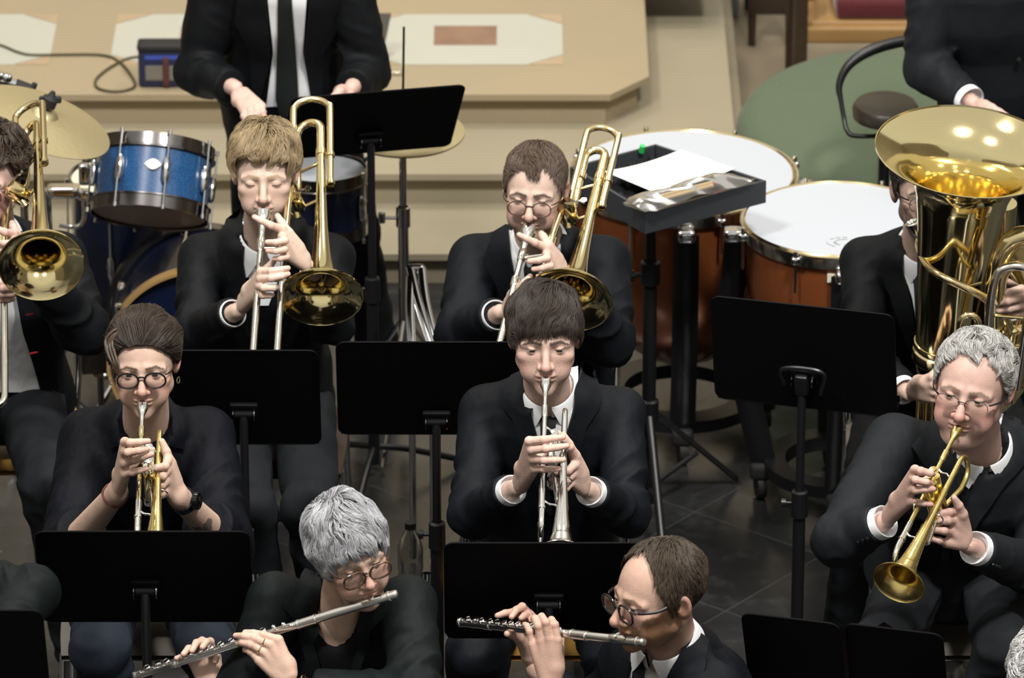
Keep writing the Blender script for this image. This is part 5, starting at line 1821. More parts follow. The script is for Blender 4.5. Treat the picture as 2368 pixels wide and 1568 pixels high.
def trombone(label, Mp, S, side_off, Bc, T, group=None, wrap=True, bell_m='brass_bell', tube_m='pale_brass', neck_px=None, rim=0.103, up_hint=(0, 0, 1)):
    """Mp mouthpiece, S end bow of slide, side_off vector from the first slide tube to the second,
    Bc middle of bell rim, T far end of the bell tube (tuning bow)"""
    t = thing('trombone', label, 'trombone', (Mp + Bc) / 2, 'trombones being played')
    d = nrm(S - Mp)
    so = np.asarray(side_off, float)
    b = MB(); b.lathe([(0.009, 0.002), (0.015, 0.0), (0.0190, 0.001), (0.0200, 0.005), (0.0185, 0.012), (0.0195, 0.02), (0.0150, 0.034), (0.0085, 0.048), (0.0068, 0.07), (0.0072, 0.088)], Mp, d, 30); b.lathe([(0.009, 0.002), (0.008, 0.014), (0.002, 0.024)], Mp, d, 20); b.build('mouthpiece', 'silver', t)
    Ls = np.linalg.norm(S - Mp)
    a0, a1 = Mp + d * 0.075, S
    b = MB(); b.rod(a0, Mp + d * 0.22, 0.0078, 14); b.lathe([(0.0095, 0), (0.0105, 0.002), (0.0105, 0.035), (0.0088, 0.04)], Mp + d * 0.085, d, 18)
    b.rod(Mp + so + d * 0.08, Mp + so + d * 0.22, 0.0075, 14); b.build('inner_slide', 'nickel', t)
    b = MB(); b.rod(Mp + d * 0.19, S, 0.0088, 14); b.lathe([(0.0092, 0), (0.0112, 0.002), (0.0112, 0.03), (0.0092, 0.033)], Mp + d * 0.185, d, 18)
    b.rod(Mp + so + d * 0.19, S + so, 0.0088, 14); b.lathe([(0.0092, 0), (0.0112, 0.002), (0.0112, 0.03), (0.0092, 0.033)], Mp + so + d * 0.185, d, 18)
    w = np.linalg.norm(so) / 2
    mid = S + so / 2
    b.tube([mid - so / 2 * math.cos(a) + d * w * math.sin(a) for a in np.linspace(0, math.pi, 15)], 0.0092, 14)
    b.build('outer_slide', 'nickel', t)
    b = MB(); b.rod(Mp + d * 0.21, Mp + d * 0.21 + so, 0.005, 10); b.build('slide_brace', 'nickel', t)
    b = MB(); b.rod(Mp + d * 0.115, Mp + d * 0.115 + so, 0.005, 10); b.build('cork_brace', 'nickel', t)
    ax = nrm(Bc - T)
    LB = np.linalg.norm(Bc - T)
    xs, rs = bell_profile(LB, 0.0105, rim)
    outer = list(zip(rs, xs))
    inner = [(r_ - 0.0015, x + 0.0004) for x, r_ in zip(xs[::-1], rs[::-1])]
    b = MB(); b.lathe(outer + [(rim + 0.001, LB - 0.001), (rim + 0.0022, LB + 0.001), (rim + 0.0005, LB + 0.0028)] + inner, T, ax, 72); b.build('bell', bell_m, t)
    # neck pipe beside the head, tuning bow behind
    off = neck_px - T if neck_px is not None else v3(-0.08, 0, 0)
    off = off - ax * (off @ ax)
    N1 = T + off
    mid = (T + N1) / 2
    w = np.linalg.norm(off) / 2
    b = MB(); arc = [mid + (T - mid) * math.cos(a) - ax * w * 1.05 * math.sin(a) for a in np.linspace(0, math.pi, 17)]
    b.tube([T + ax * 0.10] + arc + [N1 + ax * 0.08], np.interp(np.arange(19), [0, 18], [0.0108, 0.0092]), 14)
    for c_ in (T + ax * 0.08, N1 + ax * 0.07): b.lathe([(0.0105, -0.012), (0.013, -0.010), (0.013, 0.010), (0.0105, 0.012)], c_, ax, 18)
    b.build('tuning_slide', tube_m, t)
    E = Mp + so + d * 0.06
    b = MB(); b.tube(catmull([N1 + ax * 0.06, N1 + ax * LB * 0.35, N1 * 0.35 + E * 0.65 + ax * 0.02 - d * 0.06, E - d * 0.015, E + d * 0.04], 7), 0.0088, 14); b.build('neck_pipe', tube_m, t)
    b = MB(); b.lathe([(0.0095, -0.02), (0.0125, -0.018), (0.0125, 0.018), (0.0095, 0.02)], E + d * 0.01, d, 18); b.build('slide_receiver', 'pale_brass', t)
    for x in (0.20, 0.42):
        b = MB(); p, q = T + ax * LB * x, N1 + ax * LB * (x + 0.03)
        b.rod(p, q, 0.0045, 10); b.lathe([(0.006, -0.006), (0.009, 0), (0.006, 0.006)], q, nrm(p - q), 12); b.build('brace', 'pale_brass', t)
    if wrap:
        upv = np.cross(off, ax); upv = nrm(upv); upv = upv if upv[2] > 0 else -upv
        sd = nrm(-off)
        c0 = T + sd * 0.026 + upv * 0.004
        c1 = N1 + upv * 0.03 - sd * 0.0
        w2 = c0 - c1
        m2 = (c0 + c1) / 2
        arc = [m2 + w2 / 2 * math.cos(a) - ax * (0.055 + np.linalg.norm(w2) / 2 * 0.9 * math.sin(a)) for a in np.linspace(0, math.pi, 17)]
        b = MB(); b.tube(catmull([c0 + ax * 0.20] + arc[::2] + [c1 + ax * 0.05, c1 + ax * 0.2], 4), 0.0085, 12)
        for z_ in (0.10, 0.195): b.lathe([(0.0085, -0.008), (0.0115, -0.006), (0.0115, 0.006), (0.0085, 0.008)], c0 + ax * z_, ax, 16)
        b.build('valve_wrap', tube_m, t)
        b = MB(); o = c1 + ax * LB * 0.45
        b.lathe([(0, -0.03), (0.022, -0.028), (0.024, -0.02), (0.024, 0.02), (0.022, 0.028), (0, 0.03)], o, upv, 24); b.rod(o + ax * 0.0, c1 + ax * 0.18, 0.0085, 12); b.rod(o, N1 + ax * LB * 0.5, 0.0085, 12); b.build('rotary_valve', 'brass', t)
        b = MB(); b.rod(o + upv * 0.03, o + upv * 0.034 + sd * 0.05, 0.003, 8); b.lathe([(0, -0.003), (0.008, -0.003), (0.008, 0.003), (0, 0.003)], o + upv * 0.034 + sd * 0.05, upv, 14); b.build('valve_lever', 'nickel', t)
    return t


def flute(label, lip, foot, crown_ext=0.09, up=(0, -0.35, 1), group=None):
    d = nrm(foot - lip)
    t = thing('flute', label, 'flute', (lip + foot) / 2, 'flutes being played')
    o = lip - d * crown_ext
    L = np.linalg.norm(foot - o)
    B = basis(d, up)
    u, s_ = B[:, 1], B[:, 0]
    r = 0.0098
    jh = 0.30 * L
    b = MB(); b.lathe([(0, -0.008), (0.007, -0.007), (0.009, -0.003), (r, 0.0), (r, jh)], o, d, 24); b.lathe([(r, 0), (r + 0.0018, 0.001), (r + 0.0018, 0.004), (r, 0.005)], o + d * 0.012, d, 24); b.build('head_joint', 'flute_silver', t)
    g = []
    for i in range(13):
        a = i / 12 * math.pi * 1.0 - 0.1
        row = []
        for j in range(17):
            q = j / 16 * 2 - 1
            rr = r + 0.0022 + 0.0012 * math.sin(math.pi * (i / 12)) * (1 - q * q)
            lw = 0.026 * math.sqrt(max(0.0, 1 - (2 * i / 12 - 1) ** 2 * 0.85))
            row.append(lip + d * q * lw + rr * (math.cos(a) * s_ + math.sin(a) * u))
        g.append(row)
    b = MB(); b.grid(np.array(g)); b.lathe([(0.004, 0.0), (0.0075, 0.001), (0.009, -0.002)], lip + u * (r + 0.003), u, 20); b.build('lip_plate', 'silver', t)
    b = MB(); b.lathe([(r, jh), (r + 0.0012, jh), (r + 0.0012, jh + 0.045), (r, jh + 0.046), (r, L * 0.83)], o, d, 24)
    for x in (jh, jh + 0.044, L * 0.83): b.lathe([(r, -0.002), (r + 0.0022, -0.0015), (r + 0.0022, 0.0015), (r, 0.002)], o + d * x, d, 24)
    b.build('body_joint', 'flute_silver', t)
    b = MB(); b.lathe([(r, L * 0.83), (r + 0.0012, L * 0.832), (r + 0.0012, L * 0.86), (r, L * 0.862), (r, L - 0.006), (r + 0.0015, L - 0.005), (r + 0.0015, L), (r - 0.001, L), (r - 0.0015, L - 0.02)], o, d, 24); b.build('foot_joint', 'flute_silver', t)
    b = MB()
    rr = u * (r + 0.004) + s_ * 0.007
    b.rod(o + d * (jh + 0.06) + rr, o + d * (L - 0.02) + rr, 0.0019, 8)
    for x in np.linspace(jh + 0.06, L - 0.02, 12): b.rod(o + d * x + u * (r - 0.002) + s_ * 0.004, o + d * x + rr, 0.0015, 6); b.lathe([(0, -0.003), (0.003, -0.003), (0.003, 0.003), (0, 0.003)], o + d * x + rr, d, 10)
    b.build('key_rod', 'flute_silver', t)
    xs = list(np.linspace(jh + 0.075, L * 0.815, 11)) + [L * 0.865, L * 0.90, L * 0.94]
    for k, x in enumerate(xs):
        tilt = 0 if k % 4 else 0.35
        n = nrm(u - s_ * 0.25 * (1 if k in (1, 2, 12) else 0))
        c = o + d * x + n * (r + 0.0035)
        rk = 0.0078 if k > 1 else 0.0045
        b = MB(); b.lathe([(0, 0.0028), (rk * 0.45, 0.0020), (rk * 0.8, 0.0030), (rk, 0.0022), (rk, -0.001), (rk * 0.8, -0.003), (0, -0.003)], c, n, 20)
        b.rod(c, c + rr * 0.3 + s_ * 0.006, 0.0016, 6)
        b.build('key', 'silver', t)
    return t


def tuba():
    Y = 13.12
    rim_c = A(2238, 352, Y)
    low = A(2178, 835, Y + 0.06)
    up = nrm(rim_c - low)
    up = nrm(up + v3(0, -0.03, 0))
    t = thing('tuba', 'large upright brass tuba held by the half-hidden bearded player', 'tuba', (low[0], low[1], 0.45))
    xs = np.array([0, 0.05, 0.10, 0.16, 0.22, 0.30, 0.38, 0.46, 0.54, 0.62])
    # radius measured down from the rim
    prof_h = [0, 0.012, 0.028, 0.05, 0.078, 0.11, 0.16, 0.24, 0.34, 0.46, 0.56]
    prof_r = [0.225, 0.200, 0.174, 0.150, 0.131, 0.118, 0.107, 0.097, 0.087, 0.076, 0.069]
    h = np.concatenate([np.linspace(0, 0.12, 26), np.linspace(0.13, 0.56, 30)])
    r = np.interp(h, prof_h, prof_r)
    for _ in range(4): r[1:-1] = (r[:-2] + 2 * r[1:-1] + r[2:]) / 4
    outer = [(a, -b_) for b_, a in zip(h[::-1], r[::-1])]
    rimp = [(0.2265, 0.001), (0.227, 0.004), (0.2245, 0.005)]
    inner = [(a - 0.002, -b_ + 0.0006) for b_, a in zip(h, r)]
    b = MB(); b.lathe(outer + rimp + inner, rim_c, up, 96); b.build('bell', 'brass_bell', t)
    lo = rim_c - up * 0.56
    b = MB(); b.lathe([(0.066, 0.02), (0.073, 0.018), (0.074, 0.006), (0.070, 0.0), (0.074, -0.004), (0.075, -0.028), (0.071, -0.034), (0.066, -0.034)], lo, up, 56); b.build('ferrule', 'brass', t)
    # bottom bow turning to the second branch
    e2 = lo + v3(0.20, 0.06, 0.0)
    mid = (lo + e2) / 2 - up * 0.02
    w = (e2 - lo) / 2
    arc = [mid - w * math.cos(a) - up * 0.15 * math.sin(a) for a in np.linspace(0, math.pi, 21)]
    b = MB(); b.tube([lo - up * 0.02] + arc, np.interp(np.arange(22), [0, 21], [0.066, 0.048]), 32); b.build('bottom_bow', 'brass', t)
    br2 = [e2, e2 + up * 0.15 + v3(0.0, 0.02, 0), A(2318, 560, Y + 0.12), A(2320, 470, Y + 0.1)]
    b = MB(); b.tube(catmull(br2, 8), np.interp(np.arange(25), [0, 24], [0.047, 0.034]), 24); b.build('second_branch', 'brass', t)
    # mouthpipe and mouthpiece
    m0 = A(2114, 522, 13.24)
    pts = [m0 + v3(0.012, -0.0, -0.03), A(2124, 575, 13.2), A(2142, 612, 13.08), A(2175, 638, 13.0), A(2225, 662, 12.985), A(2275, 688, 12.99), A(2310, 722, 13.0), A(2335, 762, 13.02)]
    b = MB(); b.tube(catmull(pts, 7), np.interp(np.arange(50), [0, 49], [0.0075, 0.0115]), 14); b.build('mouthpipe', 'pale_brass', t)
    md = nrm(pts[0] - m0)
    b = MB(); b.lathe([(0.009, 0.004), (0.015, 0.0), (0.0195, 0.002), (0.020, 0.007), (0.017, 0.018), (0.0165, 0.028), (0.009, 0.045), (0.0078, 0.06)], m0 - md * 0.012, md, 28); b.build('mouthpiece', 'silver', t)
    b = MB(); b.tube(catmull([A(2205, 655, 12.99), A(2235, 662, 13.01), A(2268, 655, 13.05)], 5), 0.005, 10); b.build('brace', 'brass', t)
    # valve block: four upright pistons with slides towards the hall
    Yv = 12.99
    b = MB(); b.tube(catmull([A(2285, 800, Yv - 0.06), A(2288, 720, Yv - 0.06), A(2303, 640, Yv - 0.06), A(2330, 618, Yv - 0.06), A(2368, 620, Yv - 0.06), A(2388, 650, Yv - 0.06), A(2372, 760, Yv - 0.06), A(2352, 900, Yv - 0.06)], 7), 0.0105, 14); b.build('main_tuning_slide', 'nickel', t)
    b = MB(); b.tube(catmull([A(2300, 760, Yv + 0.02), A(2304, 650, Yv + 0.02), A(2325, 575, Yv + 0.02), A(2370, 545, Yv + 0.02), A(2420, 575, Yv + 0.02), A(2432, 700, Yv + 0.02)], 7), 0.026, 20); b.build('top_bow', 'brass', t)
    b = MB(); b.tube(catmull([A(2314, 700, Yv - 0.01), A(2320, 640, Yv - 0.01), A(2350, 612, Yv - 0.01), A(2392, 630, Yv - 0.01)], 7), 0.012, 14); b.build('branch_tube', 'pale_brass', t)
    b = MB(); b.tube([A(2220, 800, Yv - 0.02)] + [A(2242 - 22 * math.cos(a), 752 - 24 * math.sin(a), Yv - 0.02) for a in np.linspace(0, math.pi, 11)] + [A(2264, 790, Yv - 0.02)], 0.0085, 12); b.build('second_valve_slide', 'pale_brass', t)
    b = MB(); b.tube([A(2340, 930, Yv - 0.03), A(2346, 860, Yv - 0.03), A(2358, 800, Yv - 0.03)], 0.0105, 14)
    b.tube([A(2314, 880, Yv - 0.0), A(2320, 760, Yv - 0.0)], 0.010, 14); b.build('third_valve_slide', 'brass', t)
    for k, x in enumerate((2300, 2330, 2360, 2390)):
        b = MB(); p = A(x, 820, Yv + 0.05); b.lathe([(0, -0.10), (0.017, -0.098), (0.0175, 0.06), (0.0185, 0.062), (0.0185, 0.075), (0, 0.077)], p, up, 24); v_ = b.build('valve', 'brass', t)
        b = MB(); b.lathe([(0.003, 0.077), (0.003, 0.1), (0.011, 0.101), (0.011, 0.105), (0, 0.106)], p, up, 18); b.build('valve_button', 'nickel', v_)
    for py in (800, 730):
        b = MB(); b.rod(A(2300, py, Yv - 0.05), A(2368, py + 5, Yv - 0.05), 0.0045, 8); b.build('slide_brace', 'brass', t)
    b = MB(); b.tube([A(2130, 925, Y - 0.05), A(2128, 985, Y - 0.05)], 0.012, 14); b.tube([A(2148, 925, Y - 0.05), A(2146, 985, Y - 0.05)], 0.012, 14); b.build('fourth_valve_slide', 'brass', t)
    return t


# ------------------------------------------------------------------ chair
def chair(label, p, yaw=0.0, seat_m='chair_plastic', seat_z=0.41, group='chairs of the seated players', back=True, post=0.35):
    """p: middle of the seat on the floor; the sitter looks along -y turned by yaw"""
    R = rotm(yaw)
    t = thing('orchestra_chair', label, 'chair', (p[0], p[1], 0), group)
    q = lambda x, y, z: R @ v3(x, y, z) + v3(p[0], p[1], 0)
    g = np.zeros((12, 12, 3))
    for i in range(12):
        for j in range(12):
            u, v = i / 11 * 2 - 1, j / 11 * 2 - 1
            g[i, j] = q(0.205 * u * (1 - 0.06 * v * v), 0.20 * v, seat_z - 0.012 * (1 - u * u) * (1 - v * v) - 0.02 * max(0, -v - 0.6))
    b = MB(); b.grid(np.concatenate([g, g[::-1] - v3(0, 0, 0.014)], 0), closed_u=True); b.build('seat', seat_m, t)
    g = np.zeros((12, 8, 3))
    for i in range(12):
        for j in range(8):
            u, v = i / 11 * 2 - 1, j / 7
            g[i, j] = q(0.20 * u, 0.205 + 0.05 * v + 0.02 * (1 - u * u), seat_z + 0.17 + 0.17 * v)
    if back: b = MB(); b.grid(np.concatenate([g, g[::-1] + R @ v3(0, 0.012, 0)], 0), closed_u=True); b.build('backrest', seat_m, t)
    for s_ in (-1, 1):
        b = MB(); b.tube([q(s_ * 0.19, -0.17, seat_z - 0.016), q(s_ * 0.205, -0.20, 0.01)], 0.0105, 10); b.build('leg', 'chrome', t)
        b = MB(); b.tube(catmull(([q(s_ * 0.2, 0.262, seat_z + post), q(s_ * 0.2, 0.225, seat_z + 0.12)] if back else []) + [q(s_ * 0.195, 0.17, seat_z - 0.05), q(s_ * 0.205, 0.24, 0.01)], 6), 0.0105, 10); b.build('leg', 'chrome', t)
        b = MB(); b.rod(q(s_ * 0.19, -0.17, seat_z - 0.02), q(s_ * 0.195, 0.185, seat_z - 0.02), 0.009, 8); b.build('seat_rail', 'chrome', t)
    return t
# PEOPLE_READY
# ------------------------------------------------------------------ camera, light, world
cam = bpy.data.cameras.new('camera')
cam.sensor_width = 36.0
cam.lens = FPX * 36.0 / 2368
cam.clip_end = 200
cam.dof.use_dof = True
cam.dof.focus_distance = 13.4
cam.dof.aperture_fstop = 6.0
co = bpy.data.objects.new('camera', cam)
COL.objects.link(co)
co.location = (0, 0, CAMH)
co.rotation_euler = (math.radians(90 - 24), 0, 0)
SC.camera = co
SC.view_settings.view_transform = 'Standard'
SC.view_settings.look = 'None'
SC.view_settings.gamma = 1.0
SC.view_settings.use_curve_mapping = False
SC.view_settings.exposure = 0.0
SC.cycles.max_bounces = 6
SC.cycles.diffuse_bounces = 3
SC.cycles.glossy_bounces = 5
SC.cycles.caustics_reflective = False
SC.cycles.caustics_refractive = False


def area(name, loc, target, size, power, col, size_y=None, spread=140):
    l = bpy.data.lights.new(name, 'AREA')
    l.shape = 'RECTANGLE'
    l.size, l.size_y = size, size_y or size
    l.energy, l.color = power, col
    l.spread = math.radians(spread)
    o = bpy.data.objects.new(name, l)
    COL.objects.link(o)
    o.location = loc
    o.rotation_euler = (Vector(target) - Vector(loc)).to_track_quat('-Z', 'Y').to_euler()
    return o


W_ = (1.0, 0.965, 0.91)
area('stage_lamp', (-2.6, 9.5, 8.6), (-0.2, 13.3, 0.8), 1.0, 300, W_, 1.0)
area('stage_lamp', (2.4, 9.3, 8.6), (0.2, 13.2, 0.8), 1.0, 430, W_, 1.0)
area('choir_lamp', (-2.2, 17.2, 7.5), (-0.5, 14.5, 0.6), 0.8, 85, (1.0, 0.96, 0.9), 0.8)
area('choir_lamp', (2.6, 17.0, 7.5), (0.8, 14.5, 0.6), 0.8, 62, (1.0, 0.96, 0.9), 0.8)
area('altar_lamp', (-0.8, 13.8, 9.0), (-0.4, 16.6, 0.3), 0.8, 30, (1.0, 0.92, 0.78), 0.8, spread=70)

area('back_wall_fill', (0, 18.3, 7.8), (0, 21.8, 2.5), 1.0, 110, (1.0, 0.93, 0.8), 0.6, spread=110)  # added fill that brightens the back wall, so the glossy floor mirrors it

w = bpy.data.worlds.new('nave')
SC.world = w
w.use_nodes = True
nt_ = w.node_tree
bg = nt_.nodes['Background']
tc = nt_.nodes.new('ShaderNodeTexCoord')
sx = nt_.nodes.new('ShaderNodeSeparateXYZ')
nt_.links.new(tc.outputs['Generated'], sx.inputs[0])
rp = nt_.nodes.new('ShaderNodeValToRGB')
rp.color_ramp.elements[0].position = 0.34
rp.color_ramp.elements[0].color = (0.05, 0.046, 0.04, 1)
rp.color_ramp.elements[1].position = 0.75
rp.color_ramp.elements[1].color = (0.68, 0.65, 0.58, 1)
e = rp.color_ramp.elements.new(1.0)
e.color = (0.60, 0.57, 0.52, 1)
mr = nt_.nodes.new('ShaderNodeMapRange')
mr.inputs['From Min'].default_value = -1
mr.inputs['From Max'].default_value = 1
nt_.links.new(sx.outputs['Z'], mr.inputs['Value'])
nt_.links.new(mr.outputs['Result'], rp.inputs['Fac'])
nt_.links.new(rp.outputs['Color'], bg.inputs['Color'])
bg.inputs['Strength'].default_value = 1.0

# ------------------------------------------------------------------ build
percussion_area()
drum_kit()

music_stand('black music stand in front of the dark-haired woman trumpeter', (343, 1436), 11.87, 24, 0.478, turn=-30, leg_r=0.2)
music_stand('black music stand in front of the young trumpeter with silver trumpet', (1268, 1474), 11.88, 21, 0.468, turn=-30, leg_r=0.2)
music_stand('black music stand facing the fair-haired trombonist, behind the woman trumpeter', (568, 1026), 12.86, 20, 0.365, knob_up=0.12, turn=0)
music_stand('black music stand facing the bespectacled trombonist, behind the young trumpeter', (1010, 1003), 12.88, 21, 0.475, knob_up=0.06, turn=0)
music_stand('black music stand with clamp and tall pole, turned beside the grey-haired trumpeter', (1864, 942), 13.06, 14, 0.455, h=0.315, yaw=-15, clip=True, knob_up=0.10, turn=-25, leg_r=0.15)
music_stand('black music desk tilted nearly flat in front of the tall standing drummer', (844, 352), 14.42, 40, 0.46, h=0.335, yaw=12, knob_up=0.10)
music_stand('black music stand cut off by the lower edge, under the dark sleeve', (-150, 1625), 11.25, 24, 0.50)
music_stand('black music stand with open folder at the lower edge, its desk leaning outward', (1850, 1640), 11.72, 24, 0.22, h=0.32, yaw=-15, knob_up=0.0, leg_r=0.12, turn=60)
music_stand('black music stand carrying a dark red folder, close to the white-haired player', (2085, 1664), 11.70, 24, 0.22, h=0.32, yaw=-15, knob_up=0.0, leg_r=0.16, turn=0)


def cuffbtn(d): return d

BLACKHAIR = dict(col=(0.018, 0.013, 0.010), col2=(0.05, 0.036, 0.028))


def mouth(hc, yaw, pitch, roll, s, y=-0.104, z=-0.0655, x=0.0):
    return np.asarray(hc) + rotm(yaw, pitch, roll) @ v3(x, y, z) * s


def std_patches(shirtL, shirtR, lapLi, lapLo, lapRi, lapRo, tieL=None, tieR=None, shirt='white_shirt', jm='black_suit'):
    out = [dict(name='shirt', m=shirt, l=shirtL, r=shirtR, off=0.0025, th=0.002, of='body')]
    if tieL: out.append(dict(name='necktie', m='black_tie', l=tieL, r=tieR, off=0.007, th=0.004, of='body', puff=0.003))
    out.append(dict(name='lapel', m=jm, l=lapLo, r=lapLi, off=0.010, th=0.0075))
    out.append(dict(name='lapel', m=jm, l=lapRi, r=lapRo, off=0.010, th=0.0075))
    return out


# ---------------- young trumpeter with silver trumpet
hc = A(1260, 778, 12.45)
Mp = mouth(hc, 1, -1, 0, 1.0)
Bp = A(1297, 1288, Mp[1] - 0.46)
trumpet('silver trumpet played by the young man with dark wavy fringe', Mp, Bp, 0, 'silver', 'silver', 'silver', 'silver', gap=0.0235)
Yh = Mp[1] - 0.225
hands = [
    Hand(A(1203, 1118, Yh + 0.06), A(1224, 1020, Yh - 0.03), A(1238, 1084, Yh - 0.02), [A(1318, 1009, Yh - 0.045), A(1311, 1031, Yh - 0.05), A(1303, 1063, Yh - 0.05), A(1293, 1084, Yh - 0.045)], A(1272, 1040, Yh + 0.05), v3(0.05, -1, 0.35)),
    Hand(A(1349, 1122, Yh + 0.06), A(1332, 1056, Yh + 0.045), A(1322, 1116, Yh + 0.035), [A(1283, 990, Yh + 0.025), A(1274, 1085, Yh + 0.025), A(1275, 1108, Yh + 0.025), A(1280, 1128, Yh + 0.025)], A(1300, 1000, Yh + 0.08), v3(0.6, -1, 0.1)),
]
sh = [(1212, 880), (1216, 910), (1228, 950), (1240, 1000), (1262, 1075)]
shr = [(1335, 850), (1335, 890), (1325, 950), (1308, 1005), (1285, 1075)]
pt = std_patches(sh, shr,
                 [(1214, 868), (1222, 925), (1236, 985), (1262, 1090), (1280, 1180)], [(1188, 880), (1166, 935), (1188, 965), (1216, 1060), (1270, 1180)],
                 [(1340, 848), (1330, 920), (1312, 990), (1290, 1090), (1284, 1180)], [(1368, 868), (1388, 935), (1352, 985), (1330, 1060), (1296, 1180)],
                 [(1262, 925), (1252, 945), (1250, 990), (1252, 1080)], [(1282, 925), (1290, 945), (1284, 990), (1286, 1080)], jm='navy_suit')
neck = A(1268, 918, 12.55)
person('person in navy suit with dark wavy fringe playing a silver trumpet', Head(skin=(0.62, 0.44, 0.37), brow=(0.03, 0.02, 0.015), gaze=(0, -1, -0.35), eye_open=0.0022, jaw=0.94, brow_r=0.0042),
       Hair(fall=0.024, t_top=0.011, t_side=0.007, line=[(0, 0.057), (35, 0.058), (60, 0.045), (76, 0.005), (84, 0.02), (95, 0.04), (112, 0.02), (128, -0.05), (180, -0.075)], crown=(0.02, 0.05, 0.14), wr=0.9, wd=0.35, sweep=(-0.15, -0.35, 0), length=0.085, n=4400, curl=0.75, clump=0.5, nclump=220, lift=0.007,
            col=(0.013, 0.0095, 0.0075), col2=(0.050, 0.038, 0.031), seed=3, lump=0.006),
       hc, 1, -1, 0, 1.0, neck, A(1122, 952, 12.57), A(1432, 952, 12.57), v3(A(1265, 1400, 12.66)[0], 12.68, 0.56), A(1090, 1192, 12.38), A(1450, 1188, 12.38), A(1192, 1128, Yh + 0.075), A(1358, 1132, Yh + 0.075),
       A(1105, 1512, 12.22), A(1412, 1506, 12.22), v3(-0.10, 12.28, 0.09), v3(0.23, 12.28, 0.09), hands,
       dict(jacket='navy_suit', trousers='navy_suit', patches=pt))
chair('wooden-seated chair under the young trumpeter with silver trumpet', (A(1265, 1400, 12.7)[0], 12.70), seat_m='chair_wood')

# ---------------- woman trumpeter
hc = A(333, 836, 12.40)
Mp = mouth(hc, 0, -1, -1, 0.97)
Bp = A(357, 1296, Mp[1] - 0.46)
trumpet('gold trumpet with silver mouthpiece played by the woman in black blouse', Mp, Bp, 0, 'brass', 'satin_brass', 'silver', 'silver', gap=0.021)
Yh = Mp[1] - 0.215
Wl, Wr = A(272, 1137, Yh + 0.05), A(412, 1146, Yh + 0.05)
elL, elR = A(168, 1262, 12.33), A(512, 1248, 12.33)
hands = [
    Hand(Wl, A(289, 1022, Yh - 0.02), A(290, 1096, Yh - 0.015), [A(343, 1020, Yh - 0.045), A(341, 1038, Yh - 0.05), A(351, 1050, Yh - 0.05), A(339, 1084, Yh - 0.04)], A(352, 1040, Yh + 0.04), v3(-0.15, -1, 0.35), E=elL),
    Hand(Wr, A(388, 1064, Yh + 0.045), A(384, 1136, Yh + 0.03), [A(346, 1078, Yh + 0.025), A(344, 1097, Yh + 0.025), A(345, 1116, Yh + 0.025), A(350, 1136, Yh + 0.025)], A(374, 1020, Yh + 0.07), v3(0.6, -1, 0.1), E=elR),
]


def tattoo(V, C):
    a, b_ = Wr + (elR - Wr) * 0.42, Wr + (elR - Wr) * 1.0
    d, h = cap(V.astype(np.float32), a, b_, 0.0, ret=True)
    pts = [(A(460, 1192, 12.2), 0.017), (A(452, 1210, 12.2), 0.015), (A(474, 1208, 12.2), 0.012), (A(440, 1186, 12.2), 0.012), (A(476, 1222, 12.2), 0.012), (A(458, 1224, 12.2), 0.012)]
    n_ = vnoise(V.astype(np.float32) * 60, 77)
    m_ = np.zeros(len(V))
    for p, r_ in pts:
        dx = V[:, 0] - p[0]
        dv = (V[:, 1] - p[1]) * SP + (V[:, 2] - p[2]) * CP
        m_ = np.maximum(m_, sstep(r_ + 0.002, r_ - 0.001, np.hypot(dx, dv) + 0.006 * n_))
    m_ *= (d < 0.06) * (h > 0.01)
    return lerp3(C, (0.055, 0.07, 0.068), 0.8 * m_)


pt = [dict(name='neck_opening', m='skin_patch', l=[(296, 950), (308, 985), (322, 1030)], r=[(392, 950), (376, 985), (345, 1030)], off=0.002, th=0.002, of='body'),
      dict(name='blouse_collar', m='black_blouse', l=[(270, 948), (256, 985), (262, 1040), (272, 1020)], r=[(288, 925), (292, 965), (302, 1000), (318, 1040)], off=0.008, th=0.003),
      dict(name='blouse_collar', m='black_blouse', l=[(386, 925), (380, 965), (368, 1000), (348, 1040)], r=[(404, 948), (418, 985), (424, 1042), (398, 1024)], off=0.008, th=0.003)]
M['skin_patch'] = mat('skin_bare', (0.57, 0.40, 0.31, 1), 0.5, sss=0.1)
body, inf = person('person in black blouse and round dark glasses playing a gold trumpet', Head(skin=(0.60, 0.42, 0.335), brow=(0.07, 0.045, 0.03), gaze=(0, -1, -0.05), eye_open=0.004, jaw=0.98, chin=0.9, w=0.97, red=0.6),
       Hair(t_top=0.014, t_side=0.010, line=[(0, 0.073), (30, 0.064), (55, 0.035), (75, 0.0), (90, -0.01), (100, 0.01), (128, -0.05), (180, -0.085)], crown=(0.0, -0.02, 0.14), wr=0.03, wd=0.1, sweep=(0.05, 1.0, -0.1), length=0.10, n=5200, curl=0.3, clump=0.25, nclump=130, lift=0.004, root=0.8, fall=0.09,
            col=(0.016, 0.0105, 0.008), col2=(0.060, 0.042, 0.032), seed=5, lump=0.007),
       hc, 0, -1, -1, 0.97, A(338, 985, 12.52), A(207, 1012, 12.57), A(476, 1006, 12.57), v3(A(338, 1400, 12.66)[0], 12.68, 0.56), elL, elR, Wl, Wr,
       A(232, 1500, 12.16), A(480, 1490, 12.16), v3(-0.90, 12.32, 0.09), v3(-0.62, 12.32, 0.09), hands,
       dict(jacket='black_blouse', jacket_name='blouse', trousers='jeans', patches=pt, collar=False, cuffs=False, bare=(0.22, 0.34), sleeve_r=(0.070, 0.068, 0.05), jc_gap=75), tint=tattoo, girth=1.05,
       spec_glasses=dict(m='glasses_dark', a=0.0250, b=0.0200, shape=2.1, drop=0.004, th=0.0024))
